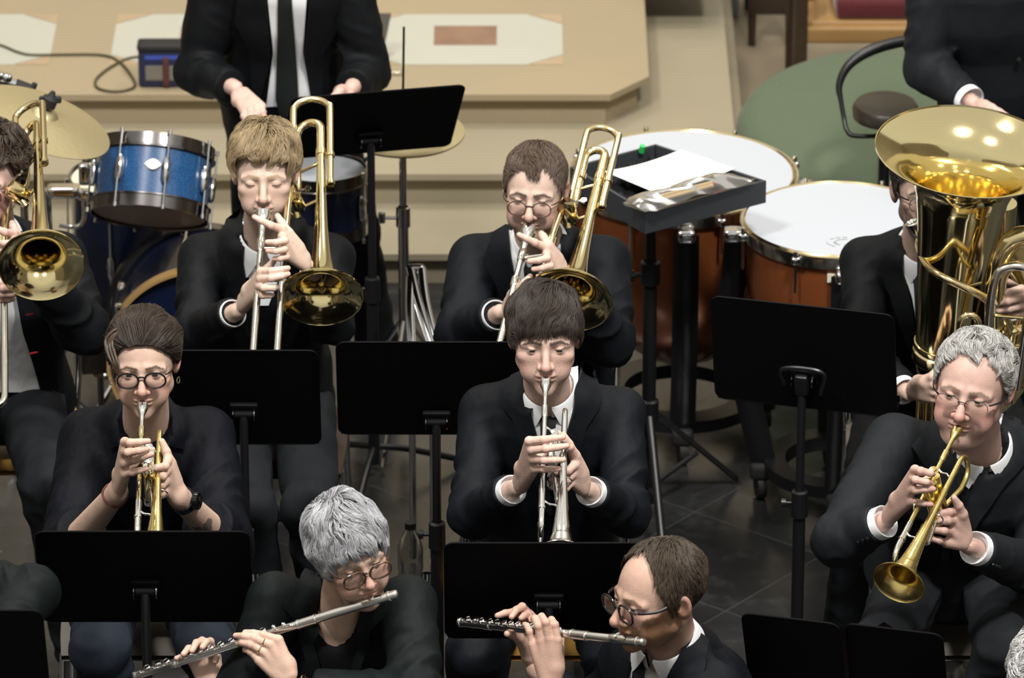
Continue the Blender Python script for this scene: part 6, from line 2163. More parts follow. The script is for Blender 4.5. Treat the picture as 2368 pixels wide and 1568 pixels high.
# loose curl, ear rings, bracelet, watch, ring
b = MB()
Rh = rotm(0, -1, -1)
lq = lambda x, y, z: hc + Rh @ v3(x, y, z) * 0.97
for k, (dx, dz) in enumerate(((0, 0), (0.006, 0.004), (-0.006, -0.004), (0.010, -0.008), (-0.010, 0.006), (0.003, -0.012))):
    b.tube(catmull([lq(-0.025 + dx, -0.012, 0.100 + dz * 0.5), lq(-0.060 + dx, -0.042, 0.092 + dz * 0.7), lq(-0.076 + dx, -0.055, 0.07 + dz), lq(-0.066 + dx, -0.086, 0.042 + dz), lq(-0.060 + dx * 0.5, -0.092, 0.022 + dz), lq(-0.068 + dx * 0.3, -0.085, 0.0 + dz)], 7), np.interp(np.arange(36), [0, 14, 35], [0.002, 0.0036, 0.0010]), 7)
o = b.build('hair_curl', None, body); o.data.materials.append(mat('curl_hair', (0.06, 0.04, 0.027, 1), 0.4))
for s_ in (-1, 1):
    b = MB(); p = lq(s_ * 0.081, 0.0, -0.044); b.tube([p + 0.008 * v3(0.4 * math.sin(a), math.sin(a) * 0.5, math.cos(a)) - v3(0, 0, 0.006) for a in np.linspace(0, 2 * math.pi, 16, endpoint=False)], 0.0012, 6, closed=True); b.build('earring', 'silver', body)
ax_ = nrm(elL - Wl)
b = MB(); Bz = basis(ax_); b.tube([Wl + ax_ * (0.022 + 0.004 * math.sin(3 * a)) + 0.0285 * (math.cos(a) * Bz[:, 0] + math.sin(a) * Bz[:, 1]) for a in np.linspace(0, 2 * math.pi, 36, endpoint=False)], 0.0026, 7, closed=True); b.build('bracelet', 'bracelet', body)
ax_ = nrm(elR - Wr)
b = MB(); b.lathe([(0.029, -0.011), (0.0315, -0.010), (0.0325, 0.010), (0.030, 0.011)], Wr + ax_ * 0.032, ax_, 32); wt = b.build('watch_strap', 'watch', body)
wn = nrm(v3(0.35, -0.75, 0.65)); wn = nrm(wn - ax_ * (wn @ ax_))
b = MB(); b.lathe([(0, 0.008), (0.017, 0.008), (0.020, 0.006), (0.021, -0.004), (0, -0.004)], Wr + ax_ * 0.032 + wn * 0.034, wn, 32); b.build('watch_face', 'watch', wt)
chair('grey chair under the woman trumpeter', (A(338, 1400, 12.7)[0], 12.70))

# ---------------- grey-haired trumpeter
hc = A(2250, 890, 12.40)
Mp = mouth(hc, -17, -2, 7, 1.05)
dv_ = A(2078, 1348, Mp[1] - 0.475)
trumpet('satin brass trumpet with angled bell held by the grey-haired man', Mp, dv_, -8, 'satin_brass', 'satin_brass', 'satin_brass', 'nickel', gap=0.022, cap_m='satin_brass')
Yh = Mp[1] - 0.20
hands = [
    Hand(A(2056, 1192, Yh + 0.07), A(2116, 1086, Yh - 0.02), A(2106, 1160, Yh - 0.01), [A(2157, 1096, Yh - 0.03), A(2152, 1117, Yh - 0.04), A(2158, 1131, Yh - 0.045), A(2154, 1167, Yh - 0.04)], A(2172, 1092, Yh + 0.04), v3(-0.2, -1, 0.5)),
    Hand(A(2230, 1248, Yh + 0.03), A(2212, 1182, Yh + 0.03), A(2188, 1256, Yh + 0.0), [A(2152, 1190, Yh + 0.0), A(2147, 1206, Yh - 0.005), A(2142, 1224, Yh - 0.01), A(2138, 1242, Yh - 0.015)], A(2198, 1128, Yh + 0.0), v3(0.3, -1, 0.5), tn=v3(1, -0.4, 0)),
]
pt = std_patches([(2190, 985), (2182, 1020), (2200, 1060), (2228, 1120)], [(2320, 960), (2305, 1010), (2275, 1075), (2240, 1130)],
                 [(2182, 975), (2188, 1020), (2210, 1080), (2215, 1180), (2190, 1290)], [(2150, 985), (2105, 1030), (2150, 1080), (2190, 1170), (2178, 1290)],
                 [(2318, 968), (2296, 1030), (2258, 1100), (2222, 1190), (2194, 1290)], [(2352, 985), (2372, 1060), (2318, 1120), (2262, 1200), (2206, 1290)],
                 [(2208, 1040), (2196, 1070), (2198, 1130)], [(2236, 1040), (2242, 1066), (2226, 1130)], jm='charcoal_suit')
person('person with short grey hair and glasses, in charcoal suit, playing a satin brass trumpet', Head(skin=(0.58, 0.385, 0.325), brow=(0.22, 0.16, 0.12), gaze=(-0.2, -1, -0.5), eye_open=0.001, jaw=1.08, chin=1.05, w=1.03, nose=1.08, red=0.85, fat=0.003),
       Hair(t_top=0.006, t_side=0.004, line=[(0, 0.082), (20, 0.094), (45, 0.084), (66, 0.035), (78, -0.005), (88, -0.01), (96, 0.028), (112, 0.02), (128, -0.05), (180, -0.075)], crown=(0.0, 0.06, 0.13), wr=0.4, wd=0.0, sweep=(0.25, -0.6, 0.1), length=0.028, n=6000, curl=0.8, clump=0.45, nclump=420, lift=0.006, up=0.18, fall=0.012,
            col=(0.22, 0.215, 0.205), col2=(0.56, 0.555, 0.54), root=0.75, seed=6, rad=0.00045, lump=0.004),
       hc, -17, -2, 7, 1.05, A(2262, 1040, 12.52), A(2066, 1022, 12.52), A(2430, 1050, 12.62), v3(A(2215, 1400, 12.66)[0], 12.68, 0.56), A(1944, 1248, 12.25), A(2400, 1322, 12.35), A(2048, 1206, Yh + 0.08), A(2240, 1262, Yh + 0.035),
       A(2040, 1490, 12.22), A(2320, 1500, 12.22), v3(0.76, 12.28, 0.09), v3(1.03, 12.28, 0.09), hands,
       dict(jacket='charcoal_suit', trousers='grey_trousers', patches=pt, buttons=((-0.2, -0.9, -0.1), (0.3, -0.9, -0.2)), collar_r=0.068, sleeve_r=(0.066, 0.060, 0.046)), girth=1.16, depth=1.05, neck_r=(0.058, 0.064),
       spec_glasses=dict(m='steel_frame', a=0.0265, b=0.0185, shape=3.0, drop=0.008, th=0.0012, rimless=True))
chair('grey chair under the grey-haired trumpeter', (A(2215, 1400, 12.7)[0], 12.70))

# ---------------- fair-haired trombonist
hc = A(612, 400, 13.40)
Mp = mouth(hc, 0, -3, 0, 0.98)
so = A(652, 640, 13.1) - A(597, 640, 13.1)
S = A(583, 845, Mp[1] - 0.40)
trombone('trombone pointing down past the fair-haired boy, its bell lit from above', Mp, S, so * v3(1, 0, 0), A(743, 686, 13.12), A(742, 300, 13.12 + 0.515), neck_px=A(688, 318, 13.635))
Yh = 13.10
hands = [
    Hand(A(563, 700, Yh + 0.06), A(604, 628, Yh - 0.01), A(598, 680, Yh - 0.015), [A(666, 620, Yh - 0.015), A(666, 634, Yh - 0.02), A(640, 664, Yh - 0.025), A(630, 682, Yh - 0.02)], A(636, 600, Yh + 0.05), v3(0.05, -1, 0.3)),
    Hand(A(704, 604, Yh + 0.08), A(652, 530, Yh + 0.07), A(658, 588, Yh + 0.05), [A(588, 502, Yh + 0.06), A(618, 560, Yh + 0.02), A(620, 580, Yh + 0.02), A(634, 598, Yh + 0.02)], A(642, 500, Yh + 0.12), v3(0.15, -1, 0.15)),
]
pt = std_patches([(562, 500), (563, 560), (572, 630), (598, 705)], [(668, 500), (660, 560), (650, 630), (622, 705)],
                 [(560, 498), (560, 560), (570, 650), (596, 770)], [(530, 520), (508, 590), (530, 640), (575, 770)],
                 [(672, 500), (666, 560), (654, 650), (640, 770)], [(700, 520), (722, 590), (696, 640), (655, 770)], jm='black_suit')
person('person with thick fair fringe and lowered eyes, in dark suit, playing trombone', Head(skin=(0.66, 0.49, 0.40), brow=(0.40, 0.28, 0.18), eye_open=-0.004, jaw=0.92, w=0.97, chin=0.9, red=0.45),
       Hair(t_top=0.013, t_side=0.009, line=[(0, 0.064), (35, 0.066), (60, 0.045), (74, 0.028), (86, 0.046), (95, 0.046), (112, 0.020), (128, -0.05), (180, -0.075)], crown=(0.0, 0.045, 0.15), wr=1.0, wd=0.3, sweep=(0, -0.2, 0), length=0.088, n=4200, curl=0.8, clump=0.9, nclump=150, lift=0.013,
            col=(0.13, 0.092, 0.048), col2=(0.36, 0.27, 0.155), root=0.6, seed=8, lump=0.010),
       hc, 0, -3, 0, 0.98, A(614, 562, 13.52), A(468, 596, 13.54), A(762, 596, 13.54), v3(A(620, 1000, 13.7)[0], 13.68, 0.56), A(450, 772, 13.36), A(768, 752, 13.38), A(552, 718, Yh + 0.07), A(716, 620, Yh + 0.10),
       A(575, 1180, 13.12), A(718, 1172, 13.12), v3(-0.62, 13.15, 0.09), v3(-0.46, 13.15, 0.09), hands,
       dict(jacket='black_suit', trousers='grey_trousers', patches=pt, cuff_len=0.005), girth=0.95)
chair('wooden-seated chair under the fair-haired trombonist', (A(620, 1000, 13.72)[0], 13.72), seat_m='dark_wood')

# ---------------- bespectacled trombonist
hc = A(1237, 437, 13.40)
Mp = mouth(hc, -8, 1, 1, 0.94)
so = v3(0.064, 0.0, 0.01)
S = A(1150, 815, Mp[1] - 0.42)
trombone('trombone with copper-toned bell tube leaning outward, held by the man in round glasses', Mp, S, so, A(1318, 692, 13.10), A(1398, 362, 13.10 + 0.49), neck_px=A(1352, 372, 13.59), tube_m='pale_brass')
Yh = 13.12
hands = [
    Hand(A(1178, 706, Yh + 0.03), A(1214, 655, Yh - 0.03), A(1206, 690, Yh - 0.03), [A(1246, 652, Yh - 0.02), A(1248, 668, Yh - 0.02), A(1244, 684, Yh - 0.02), A(1238, 698, Yh - 0.02)], A(1226, 640, Yh + 0.03), v3(0, -1, 0.3)),
    Hand(A(1298, 622, Yh + 0.08), A(1262, 572, Yh + 0.06), A(1272, 626, Yh + 0.04), [A(1200, 543, Yh + 0.04), A(1224, 604, Yh + 0.0), A(1234, 622, Yh + 0.0), A(1244, 638, Yh + 0.0)], A(1252, 540, Yh + 0.12), v3(0.1, -1, 0.2)),
]
pt = std_patches([(1178, 535), (1182, 580), (1190, 640), (1210, 740)], [(1300, 550), (1292, 590), (1275, 650), (1250, 740)],
                 [(1176, 530), (1184, 590), (1196, 660), (1222, 770)], [(1150, 545), (1122, 600), (1150, 650), (1200, 770)],
                 [(1304, 548), (1296, 600), (1276, 670), (1246, 770)], [(1335, 560), (1356, 610), (1322, 660), (1262, 770)],
                 [(1222, 590), (1212, 620), (1220, 740)], [(1250, 590), (1254, 620), (1248, 740)], jm='navy_suit')
person('person with cropped brown hair and thin round glasses, in navy suit, playing trombone', Head(skin=(0.62, 0.45, 0.375), brow=(0.05, 0.035, 0.028), gaze=(0.1, -1, -0.35), eye_open=0.002, jaw=1.08, w=1.0, nose=1.08, red=0.7, fat=0.004, chin=1.0, brow_r=0.0042, beard=((0.33, 0.21, 0.165), 0.35), beard_top=-0.045),
       Hair(t_top=0.006, t_side=0.003, line=[(0, 0.066), (11, 0.071), (24, 0.084), (40, 0.078), (56, 0.045), (72, 0.01), (86, -0.01), (95, 0.03), (112, 0.02), (128, -0.05), (180, -0.075)], crown=(0.01, 0.05, 0.13), wr=0.7, wd=0.1, sweep=(0.3, -0.5, 0), length=0.022, n=3400, curl=0.4, clump=0.3, nclump=300, lift=0.003,
            col=(0.055, 0.036, 0.026), col2=(0.12, 0.085, 0.062), root=1.1, seed=9, lump=0.002, rad=0.0006),
       hc, -8, 1, 1, 0.94, A(1246, 566, 13.53), A(1098, 602, 13.55), A(1398, 606, 13.55), v3(A(1250, 960, 13.7)[0], 13.70, 0.56), A(1068, 776, 13.36), A(1408, 790, 13.36), A(1160, 722, Yh + 0.04), A(1312, 642, Yh + 0.10),
       A(1140, 1120, 13.15), A(1375, 1110, 13.15), v3(-0.05, 13.2, 0.09), v3(0.2, 13.2, 0.09), hands,
       dict(jacket='navy_suit', trousers='navy_suit', patches=pt, sleeve_r=(0.066, 0.060, 0.045), cuff_len=0.006), girth=1.1, neck_r=(0.056, 0.062),
       spec_glasses=dict(m='glasses_brown', a=0.0245, b=0.0205, shape=2.1, drop=0.012, th=0.0016))
chair('grey chair under the bespectacled trombonist', (A(1250, 960, 13.74)[0], 13.74))

# ---------------- curly-haired trombonist at the edge
hc = A(-30, 408, 13.40)
Mp = mouth(hc, -8, 1, 0, 1.02)
S = A(-48, 915, 12.88)
trombone('trombone whose bell shows full face, cut by the edge beside the blue drums', Mp, S, v3(0.062, 0, 0), A(95, 612, 12.98), A(86, 292, 12.98 + 0.60), neck_px=A(57, 322, 13.58))
Yh = 13.12
hands = [
    Hand(A(-60, 700, Yh + 0.06), A(-8, 650, Yh), A(-4, 690, Yh), [A(36, 648, Yh - 0.01), A(38, 664, Yh - 0.01), A(36, 678, Yh - 0.01), A(30, 692, Yh - 0.01)], A(10, 630, Yh + 0.05), v3(0, -1, 0.3)),
    Hand(A(62, 600, Yh + 0.12), A(32, 540, Yh + 0.08), A(34, 588, Yh + 0.07), [A(-18, 522, Yh + 0.08), A(-8, 560, Yh + 0.04), A(-6, 578, Yh + 0.04), A(0, 594, Yh + 0.04)], A(28, 516, Yh + 0.14), v3(0.1, -1, 0.2)),
]
pt = std_patches([(-75, 530), (-60, 640), (-60, 800), (-50, 905)], [(40, 540), (28, 640), (55, 760), (92, 905)],
                 [(-78, 530), (-66, 640), (-40, 760), (-30, 900)], [(-110, 550), (-125, 620), (-90, 680), (-60, 900)],
                 [(42, 540), (28, 640), (52, 760), (92, 900)], [(96, 560), (118, 650), (98, 720), (122, 890)], jm='black_suit')
body, inf = person('person with dark curly hair and reddish glasses in open black jacket playing trombone', Head(skin=(0.62, 0.42, 0.36), brow=(0.04, 0.028, 0.02), eye_open=0.002, red=0.85, jaw=1.05, fat=0.003),
       Hair(t_top=0.020, t_side=0.010, crown=(0, 0.05, 0.14), wr=0.6, wd=0.1, length=0.05, n=3200, curl=2.0, clump=0.85, nclump=260, lift=0.012, col=(0.025, 0.018, 0.013), col2=(0.085, 0.06, 0.042), seed=11, lump=0.009),
       hc, -8, 1, 0, 1.02, A(-12, 560, 13.53), A(-165, 600, 13.55), A(138, 596, 13.55), v3(A(-10, 960, 13.7)[0], 13.70, 0.56), A(-190, 780, 13.36), A(192, 762, 13.38), A(-78, 716, Yh + 0.07), A(74, 622, Yh + 0.14),
       A(-120, 1130, 13.1), A(110, 1120, 13.1), v3(-1.36, 13.15, 0.09), v3(-1.1, 13.15, 0.09), hands,
       dict(jacket='black_suit', trousers='grey_trousers', patches=pt, sleeve_r=(0.068, 0.062, 0.047)), girth=1.12,
       spec_glasses=dict(m='glasses_red', a=0.0255, b=0.0185, shape=2.6, drop=0.006, th=0.0017))
for x, y in ((68, 727), (78, 816)):
    b = MB(); p = A(x, y, 13.3)
    fnp = trace(lambda P: cap(P, A(120, 640, 13.4), A(150, 860, 13.5), 0.13), [(x, y)], 14.4)[0]
    b.box(fnp, (0.02, 0.004, 0.003), rotm(0, 0, -12)); b.build('buttonhole_stitch', 'red_thread', inf['jacket'])
chair('wooden chair under the curly-haired trombonist at the edge', (A(-10, 960, 13.74)[0], 13.74), seat_m='chair_wood')

# ---------------- tuba player
tuba()
hc = A(2143, 438, 13.40)
pt = std_patches([(2082, 555), (2088, 620), (2110, 690), (2125, 800)], [(2185, 560), (2180, 620), (2165, 690), (2150, 800)],
                 [(2080, 552), (2088, 620), (2108, 700), (2130, 850)], [(2050, 560), (2035, 640), (2062, 680), (2118, 850)],
                 [(2190, 556), (2184, 620), (2168, 700), (2150, 850)], [(2225, 570), (2235, 640), (2205, 690), (2165, 850)],
                 [(2118, 600), (2112, 640), (2120, 790)], [(2150, 600), (2154, 640), (2148, 790)])
hands = [
    Hand(A(2112, 902, 13.06), A(2158, 872, 12.985), A(2158, 922, 12.99), [A(2212, 878, 13.0), A(2215, 893, 13.0), A(2212, 907, 13.0), A(2204, 922, 13.0)], A(2168, 852, 13.03), v3(0, -1, 0.1)),
    Hand(A(2402, 722, 13.06), A(2362, 668, 12.99), A(2368, 726, 12.99), [A(2296, 682, 13.0), A(2296, 700, 13.0), A(2298, 718, 13.0), A(2308, 734, 13.0)], A(2330, 650, 13.04), v3(0, -1, 0.3)),
]
person('person with short black hair, glasses and stubble, half hidden behind the tuba', Head(skin=(0.62, 0.44, 0.36), brow=(0.012, 0.009, 0.008), gaze=(0, -1, -0.35), eye_open=0.0025, jaw=0.98, brow_r=0.0048, beard=((0.05, 0.036, 0.03), 0.75), moust=((0.04, 0.03, 0.025), 0.7)),
       Hair(t_top=0.012, t_side=0.005, length=0.03, n=2200, curl=0.5, clump=0.4, sweep=(0.1, -0.4, 0), lift=0.004, col=(0.010, 0.008, 0.008), col2=(0.028, 0.024, 0.022), root=1.0, seed=13),
       hc, 4, -5, 0, 1.0, A(2136, 582, 13.53), A(2000, 606, 13.55), A(2275, 606, 13.55), v3(A(2140, 960, 13.7)[0], 13.70, 0.56), A(1996, 810, 13.32), A(2385, 812, 13.25), A(2100, 912, 13.075), A(2416, 740, 13.08),
       A(2010, 1130, 13.1), A(2290, 1130, 13.1), v3(0.83, 13.15, 0.09), v3(1.1, 13.15, 0.09), hands,
       dict(jacket='black_suit', trousers='black_suit', patches=pt, buttons=((0, -1, -0.2), None)), spec_glasses=dict(m='steel_frame', a=0.0245, b=0.0185, shape=2.4, drop=0.006, th=0.0011))
chair('grey chair under the tuba player', (A(2140, 960, 13.7)[0], 13.64))

# ---------------- standing drummer
hc = A(655, -265, 14.75)
pt = std_patches([(618, -60), (620, 0), (632, 120), (622, 200), (616, 245)], [(712, -60), (708, 0), (700, 120), (712, 190), (720, 240)],
                 [(612, -70), (618, 20), (626, 130), (600, 240)], [(560, -60), (548, 40), (580, 110), (590, 240)],
                 [(716, -70), (712, 20), (702, 130), (724, 240)], [(770, -60), (784, 40), (745, 110), (738, 240)],
                 [(642, -60), (644, 0), (640, 120), (638, 225), (655, 290)], [(676, -60), (676, 0), (684, 120), (690, 225), (672, 290)])
hands = [
    Hand(A(556, 218, 14.62), A(566, 262, 14.50), A(606, 246, 14.50), [A(580, 300, 14.46), A(594, 302, 14.46), A(606, 298, 14.46), A(618, 288, 14.46)], A(618, 262, 14.52), v3(-0.2, -1, 0.5)),
    Hand(A(800, 214, 14.62), A(776, 232, 14.55), A(800, 250, 14.55), [A(750, 258, 14.52), A(758, 270, 14.52), A(770, 278, 14.52), A(784, 282, 14.52)], A(756, 240, 14.55), v3(0.1, -1, 0.5)),
]
person('person standing in black suit and long black tie, behind the blue tom drum', Head(skin=(0.62, 0.42, 0.36)), Hair(n=600, seed=14), hc, 0, 18, 0, 1.0, A(655, -130, 14.83), A(508, -88, 14.85), A(800, -88, 14.85),
       v3(A(655, 100, 14.95)[0], 14.97, 0.92), A(458, 165, 14.82), A(846, 165, 14.82), A(546, 205, 14.66), A(812, 205, 14.66),
       v3(A(600, 500, 14.85)[0], 14.93, 0.50), v3(A(815, 500, 14.85)[0], 14.90, 0.50), v3(-0.66, 14.98, 0.09), v3(-0.37, 14.95, 0.09), hands,
       dict(jacket='black_suit', trousers='black_suit', patches=pt, sleeve_r=(0.066, 0.060, 0.048), cuffs=False), girth=1.0)

# ---------------- standing percussionist
hc = A(2290, -270, 14.75)
hands = [
    Hand(A(2262, 248, 14.56), A(2292, 262, 14.45), A(2262, 288, 14.46), [A(2342, 288, 14.42), A(2330, 298, 14.42), A(2315, 306, 14.42), A(2296, 310, 14.42)], A(2330, 270, 14.46), v3(-0.1, -1, 0.6)),
    Hand(A(2470, 240, 14.56), A(2440, 262, 14.46), A(2470, 280, 14.46), [A(2410, 290, 14.44), A(2420, 300, 14.44), A(2436, 306, 14.44), A(2452, 308, 14.44)], A(2410, 268, 14.46), v3(0.1, -1, 0.6)),
]
body, inf = person('person standing in dark suit beyond the tuba bell, head out of view, holding a stick', Head(skin=(0.62, 0.42, 0.36)), Hair(n=600, seed=15), hc, 0, 18, 0, 1.0, A(2295, -130, 14.83), A(2150, -95, 14.85), A(2445, -95, 14.85),
       v3(A(2330, 100, 14.95)[0], 14.95, 0.92), A(2146, 158, 14.78), A(2500, 165, 14.8), A(2250, 238, 14.60), A(2480, 225, 14.6),
       v3(1.22, 14.92, 0.50), v3(1.48, 14.92, 0.50), v3(1.22, 14.96, 0.09), v3(1.46, 14.96, 0.09), hands,
       dict(jacket='charcoal_suit', trousers='black_suit', sleeve_r=(0.066, 0.060, 0.048), cuff_side=(1, 1)), girth=1.05)
b = MB(); p = A(2356, 138, 14.70); p = trace(lambda P: ell(P, A(2340, 120, 14.92), (0.2, 0.15, 0.4)), [(2356, 138)], 15.7)[0]
b.lathe([(0, 0.006), (0.007, 0.005), (0.008, 0.0)], p, (0, -1, 0.2), 14); b.build('button', 'button', inf['jacket'])
b = MB(); b.tube([A(2290, 282, 14.44), A(2340, 287, 14.40), A(2480, 292, 14.2)], 0.0075, 12)
tag(b.build('drumstick', 'stick_wood', None, origin=A(2380, 288, 14.35)), 'wooden drumstick in the hand of the standing player beyond the tuba bell', 'drumstick')

# ---------------- silver-haired flautist
hc = A(808, 1272, 11.60)
yaw, pit, rol, sc_ = 24, 7, -13, 0.96
Lp = mouth(hc, yaw, pit, rol, sc_, -0.106, -0.081)
foot = A(312, 1563, Lp[1] + 0.14)
ext = 0.085
flute('silver flute slanting down across the silver-haired flautist', Lp, foot, 0.055)
on = lambda px: None


def on_line(a, b_, px):
    """the point of segment a-b seen in column px"""
    lo_, hi_ = 0.0, 1.2
    f_ = lambda u: (lambda p: 1184 + FPX * p[0] / (p[1] * CP - (p[2] - CAMH) * SP))(a + (b_ - a) * u) - px
    s0 = f_(0.0) > 0
    lo_, hi_ = -0.3, 1.3
    for _ in range(50):
        m__ = (lo_ + hi_) / 2
        if (f_(m__) > 0) == s0: lo_ = m__
        else: hi_ = m__
    return a + (b_ - a) * lo_


Yl = on_line(Lp, foot, 620)[1]
Yr = on_line(Lp, foot, 460)[1]
hands = [
    Hand(A(486, 1580, Yr + 0.01), A(492, 1512, Yr + 0.035), A(448, 1535, Yr + 0.035), [A(468, 1497, Yr - 0.012), A(444, 1505, Yr - 0.012), A(424, 1513, Yr - 0.012), A(404, 1521, Yr - 0.010)], A(498, 1528, Yr - 0.005), v3(0, 0.15, 1)),
    Hand(A(664, 1566, Yl - 0.075), A(644, 1480, Yl - 0.045), A(600, 1528, Yl - 0.055), [A(556, 1460, Yl - 0.012), A(545, 1470, Yl - 0.016), A(551, 1489, Yl - 0.018), A(566, 1505, Yl - 0.018)], A(600, 1490, Yl + 0.02), v3(-0.1, -0.7, 0.9)),
]
pt = [dict(name='top', m='black_top', l=[(718, 1375), (735, 1418), (760, 1436), (790, 1443), (815, 1436), (838, 1415), (856, 1380)], r=[(735, 1640), (745, 1640), (760, 1640), (775, 1640), (790, 1640), (800, 1640), (815, 1640)], off=0.005, th=0.003, of='body'),
      dict(name='neck_opening', m='skin_patch', l=[(715, 1365), (728, 1405), (752, 1456)], r=[(858, 1365), (838, 1420), (800, 1456)], off=0.001, th=0.002, of='body'),
      dict(name='lapel', m='green_black_suit', l=[(700, 1330), (652, 1400), (690, 1440), (745, 1640)], r=[(738, 1345), (720, 1400), (730, 1480), (770, 1640)], off=0.010, th=0.007),
      dict(name='lapel', m='green_black_suit', l=[(868, 1345), (842, 1420), (822, 1500), (785, 1640)], r=[(905, 1350), (900, 1420), (862, 1450), (800, 1640)], off=0.010, th=0.007)]
body, inf = person('person with short silver hair and tortoiseshell glasses, in dark blazer, playing a slanted flute', Head(skin=(0.62, 0.43, 0.34), brow=(0.30, 0.23, 0.18), gaze=(0.5, -1, 0.0), eye_open=0.003, jaw=0.97, chin=0.95, w=0.98, red=0.6, fat=0.002),
       Hair(t_top=0.014, t_side=0.004, fall=0.026, line=[(0, 0.060), (25, 0.057), (50, 0.04), (70, -0.005), (85, -0.03), (95, -0.02), (112, -0.02), (128, -0.07), (180, -0.085)], crown=(-0.005, 0.06, 0.15), wr=1.0, wd=0.35, sweep=(0.22, -0.12, 0), length=0.075, n=4800, curl=0.75, clump=0.82, nclump=150, lift=0.011,
            col=(0.20, 0.205, 0.225), col2=(0.52, 0.53, 0.56), root=0.55, seed=17, lump=0.009),
       hc, yaw, pit, rol, sc_, A(784, 1432, 11.72), A(640, 1392, 11.70), A(942, 1400, 11.66), v3(A(795, 1700, 11.8)[0], 11.86, 0.56), A(560, 1600, 11.62), A(965, 1612, 11.45), A(500, 1602, Yr + 0.03), A(688, 1590, Yl - 0.085),
       v3(-0.50, 11.42, 0.54), v3(-0.22, 11.38, 0.54), v3(-0.50, 11.45, 0.09), v3(-0.22, 11.42, 0.09), hands,
       dict(jacket='green_black_suit', jacket_name='blazer', trousers='black_suit', patches=pt, collar=False, cuffs=False, sleeve_r=(0.064, 0.056, 0.045)), girth=1.02,
       spec_glasses=dict(m='tortoise', a=0.0262, b=0.0205, shape=2.6, drop=0.006, th=0.0027))
for hd_, k in ((hands[1], 1), (hands[1], 2)):
    p, q_ = hd_.ch[k][0], hd_.ch[k][1]
    ax_ = nrm(q_ - p); cpt = p + (q_ - p) * 0.42; Bz = basis(ax_)
    b = MB(); b.tube([cpt + 0.0102 * (math.cos(a) * Bz[:, 0] + math.sin(a) * Bz[:, 1]) for a in np.linspace(0, 2 * math.pi, 24, endpoint=False)], 0.0013, 6, closed=True); b.build('ring', 'gold', body)
ax_ = nrm(inf['arms'][1][1] - inf['arms'][1][2])
b = MB(); Bz = basis(ax_); c_ = inf['arms'][1][2] + ax_ * 0.012
b.tube([c_ + 0.031 * (math.cos(a) * Bz[:, 0] + math.sin(a) * Bz[:, 1]) for a in np.linspace(0, 2 * math.pi, 36, endpoint=False)], 0.0022, 7, closed=True); b.build('bracelet', 'gold', body)
chair('grey chair under the silver-haired flautist', (A(785, 1700, 11.9)[0], 11.86), post=0.40)

# ---------------- balding flautist
hc = A(1521, 1372, 11.50)
yaw, pit, rol, sc_ = -57, 3, 0, 1.0
Lp = mouth(hc, yaw, pit, rol, sc_, -0.104, -0.081)
foot = A(1064, 1439, Lp[1] + 0.33)
flute('silver flute held level by the balding man in white collar', Lp, foot, 0.068, up=(0, -0.5, 1))
Yl = on_line(Lp, foot, 1255)[1]
Yr = on_line(Lp, foot, 1180)[1]
hands = [
    Hand(A(1272, 1566, Yl - 0.07), A(1289, 1480, Yl - 0.055), A(1232, 1490, Yl - 0.045), [A(1272, 1440, Yl - 0.005), A(1248, 1432, Yl - 0.004), A(1232, 1430, Yl - 0.002), A(1213, 1444, Yl - 0.004)], A(1296, 1462, Yl + 0.02), v3(0.05, -0.45, 1)),
    Hand(A(1228, 1524, Yr + 0.05), A(1216, 1424, Yr + 0.055), A(1240, 1440, Yr + 0.07), [A(1150, 1424, Yr + 0.012), A(1183, 1427, Yr + 0.0), A(1205, 1430, Yr - 0.004), A(1222, 1433, Yr - 0.004)], A(1173, 1466, Yr - 0.012), v3(-0.1, 0.1, 1)),
]
pt = [dict(name='shirt', m='white_shirt', l=[(1478, 1500), (1462, 1540), (1452, 1600), (1440, 1680)], r=[(1600, 1480), (1575, 1530), (1540, 1590), (1490, 1680)], off=0.0025, th=0.002, of='body'),
      dict(name='necktie', m='black_tie', l=[(1482, 1512), (1470, 1550), (1462, 1620), (1455, 1680)], r=[(1498, 1512), (1494, 1550), (1486, 1620), (1480, 1680)], off=0.007, th=0.004, of='body'),
      dict(name='lapel', m='navy_suit', l=[(1606, 1470), (1575, 1535), (1535, 1595), (1495, 1680)], r=[(1630, 1490), (1635, 1560), (1580, 1600), (1512, 1680)], off=0.010, th=0.007),
      dict(name='lapel', m='navy_suit', l=[(1448, 1525), (1425, 1570), (1425, 1640), (1430, 1690)], r=[(1468, 1530), (1458, 1570), (1450, 1620), (1446, 1690)], off=0.010, th=0.007)]
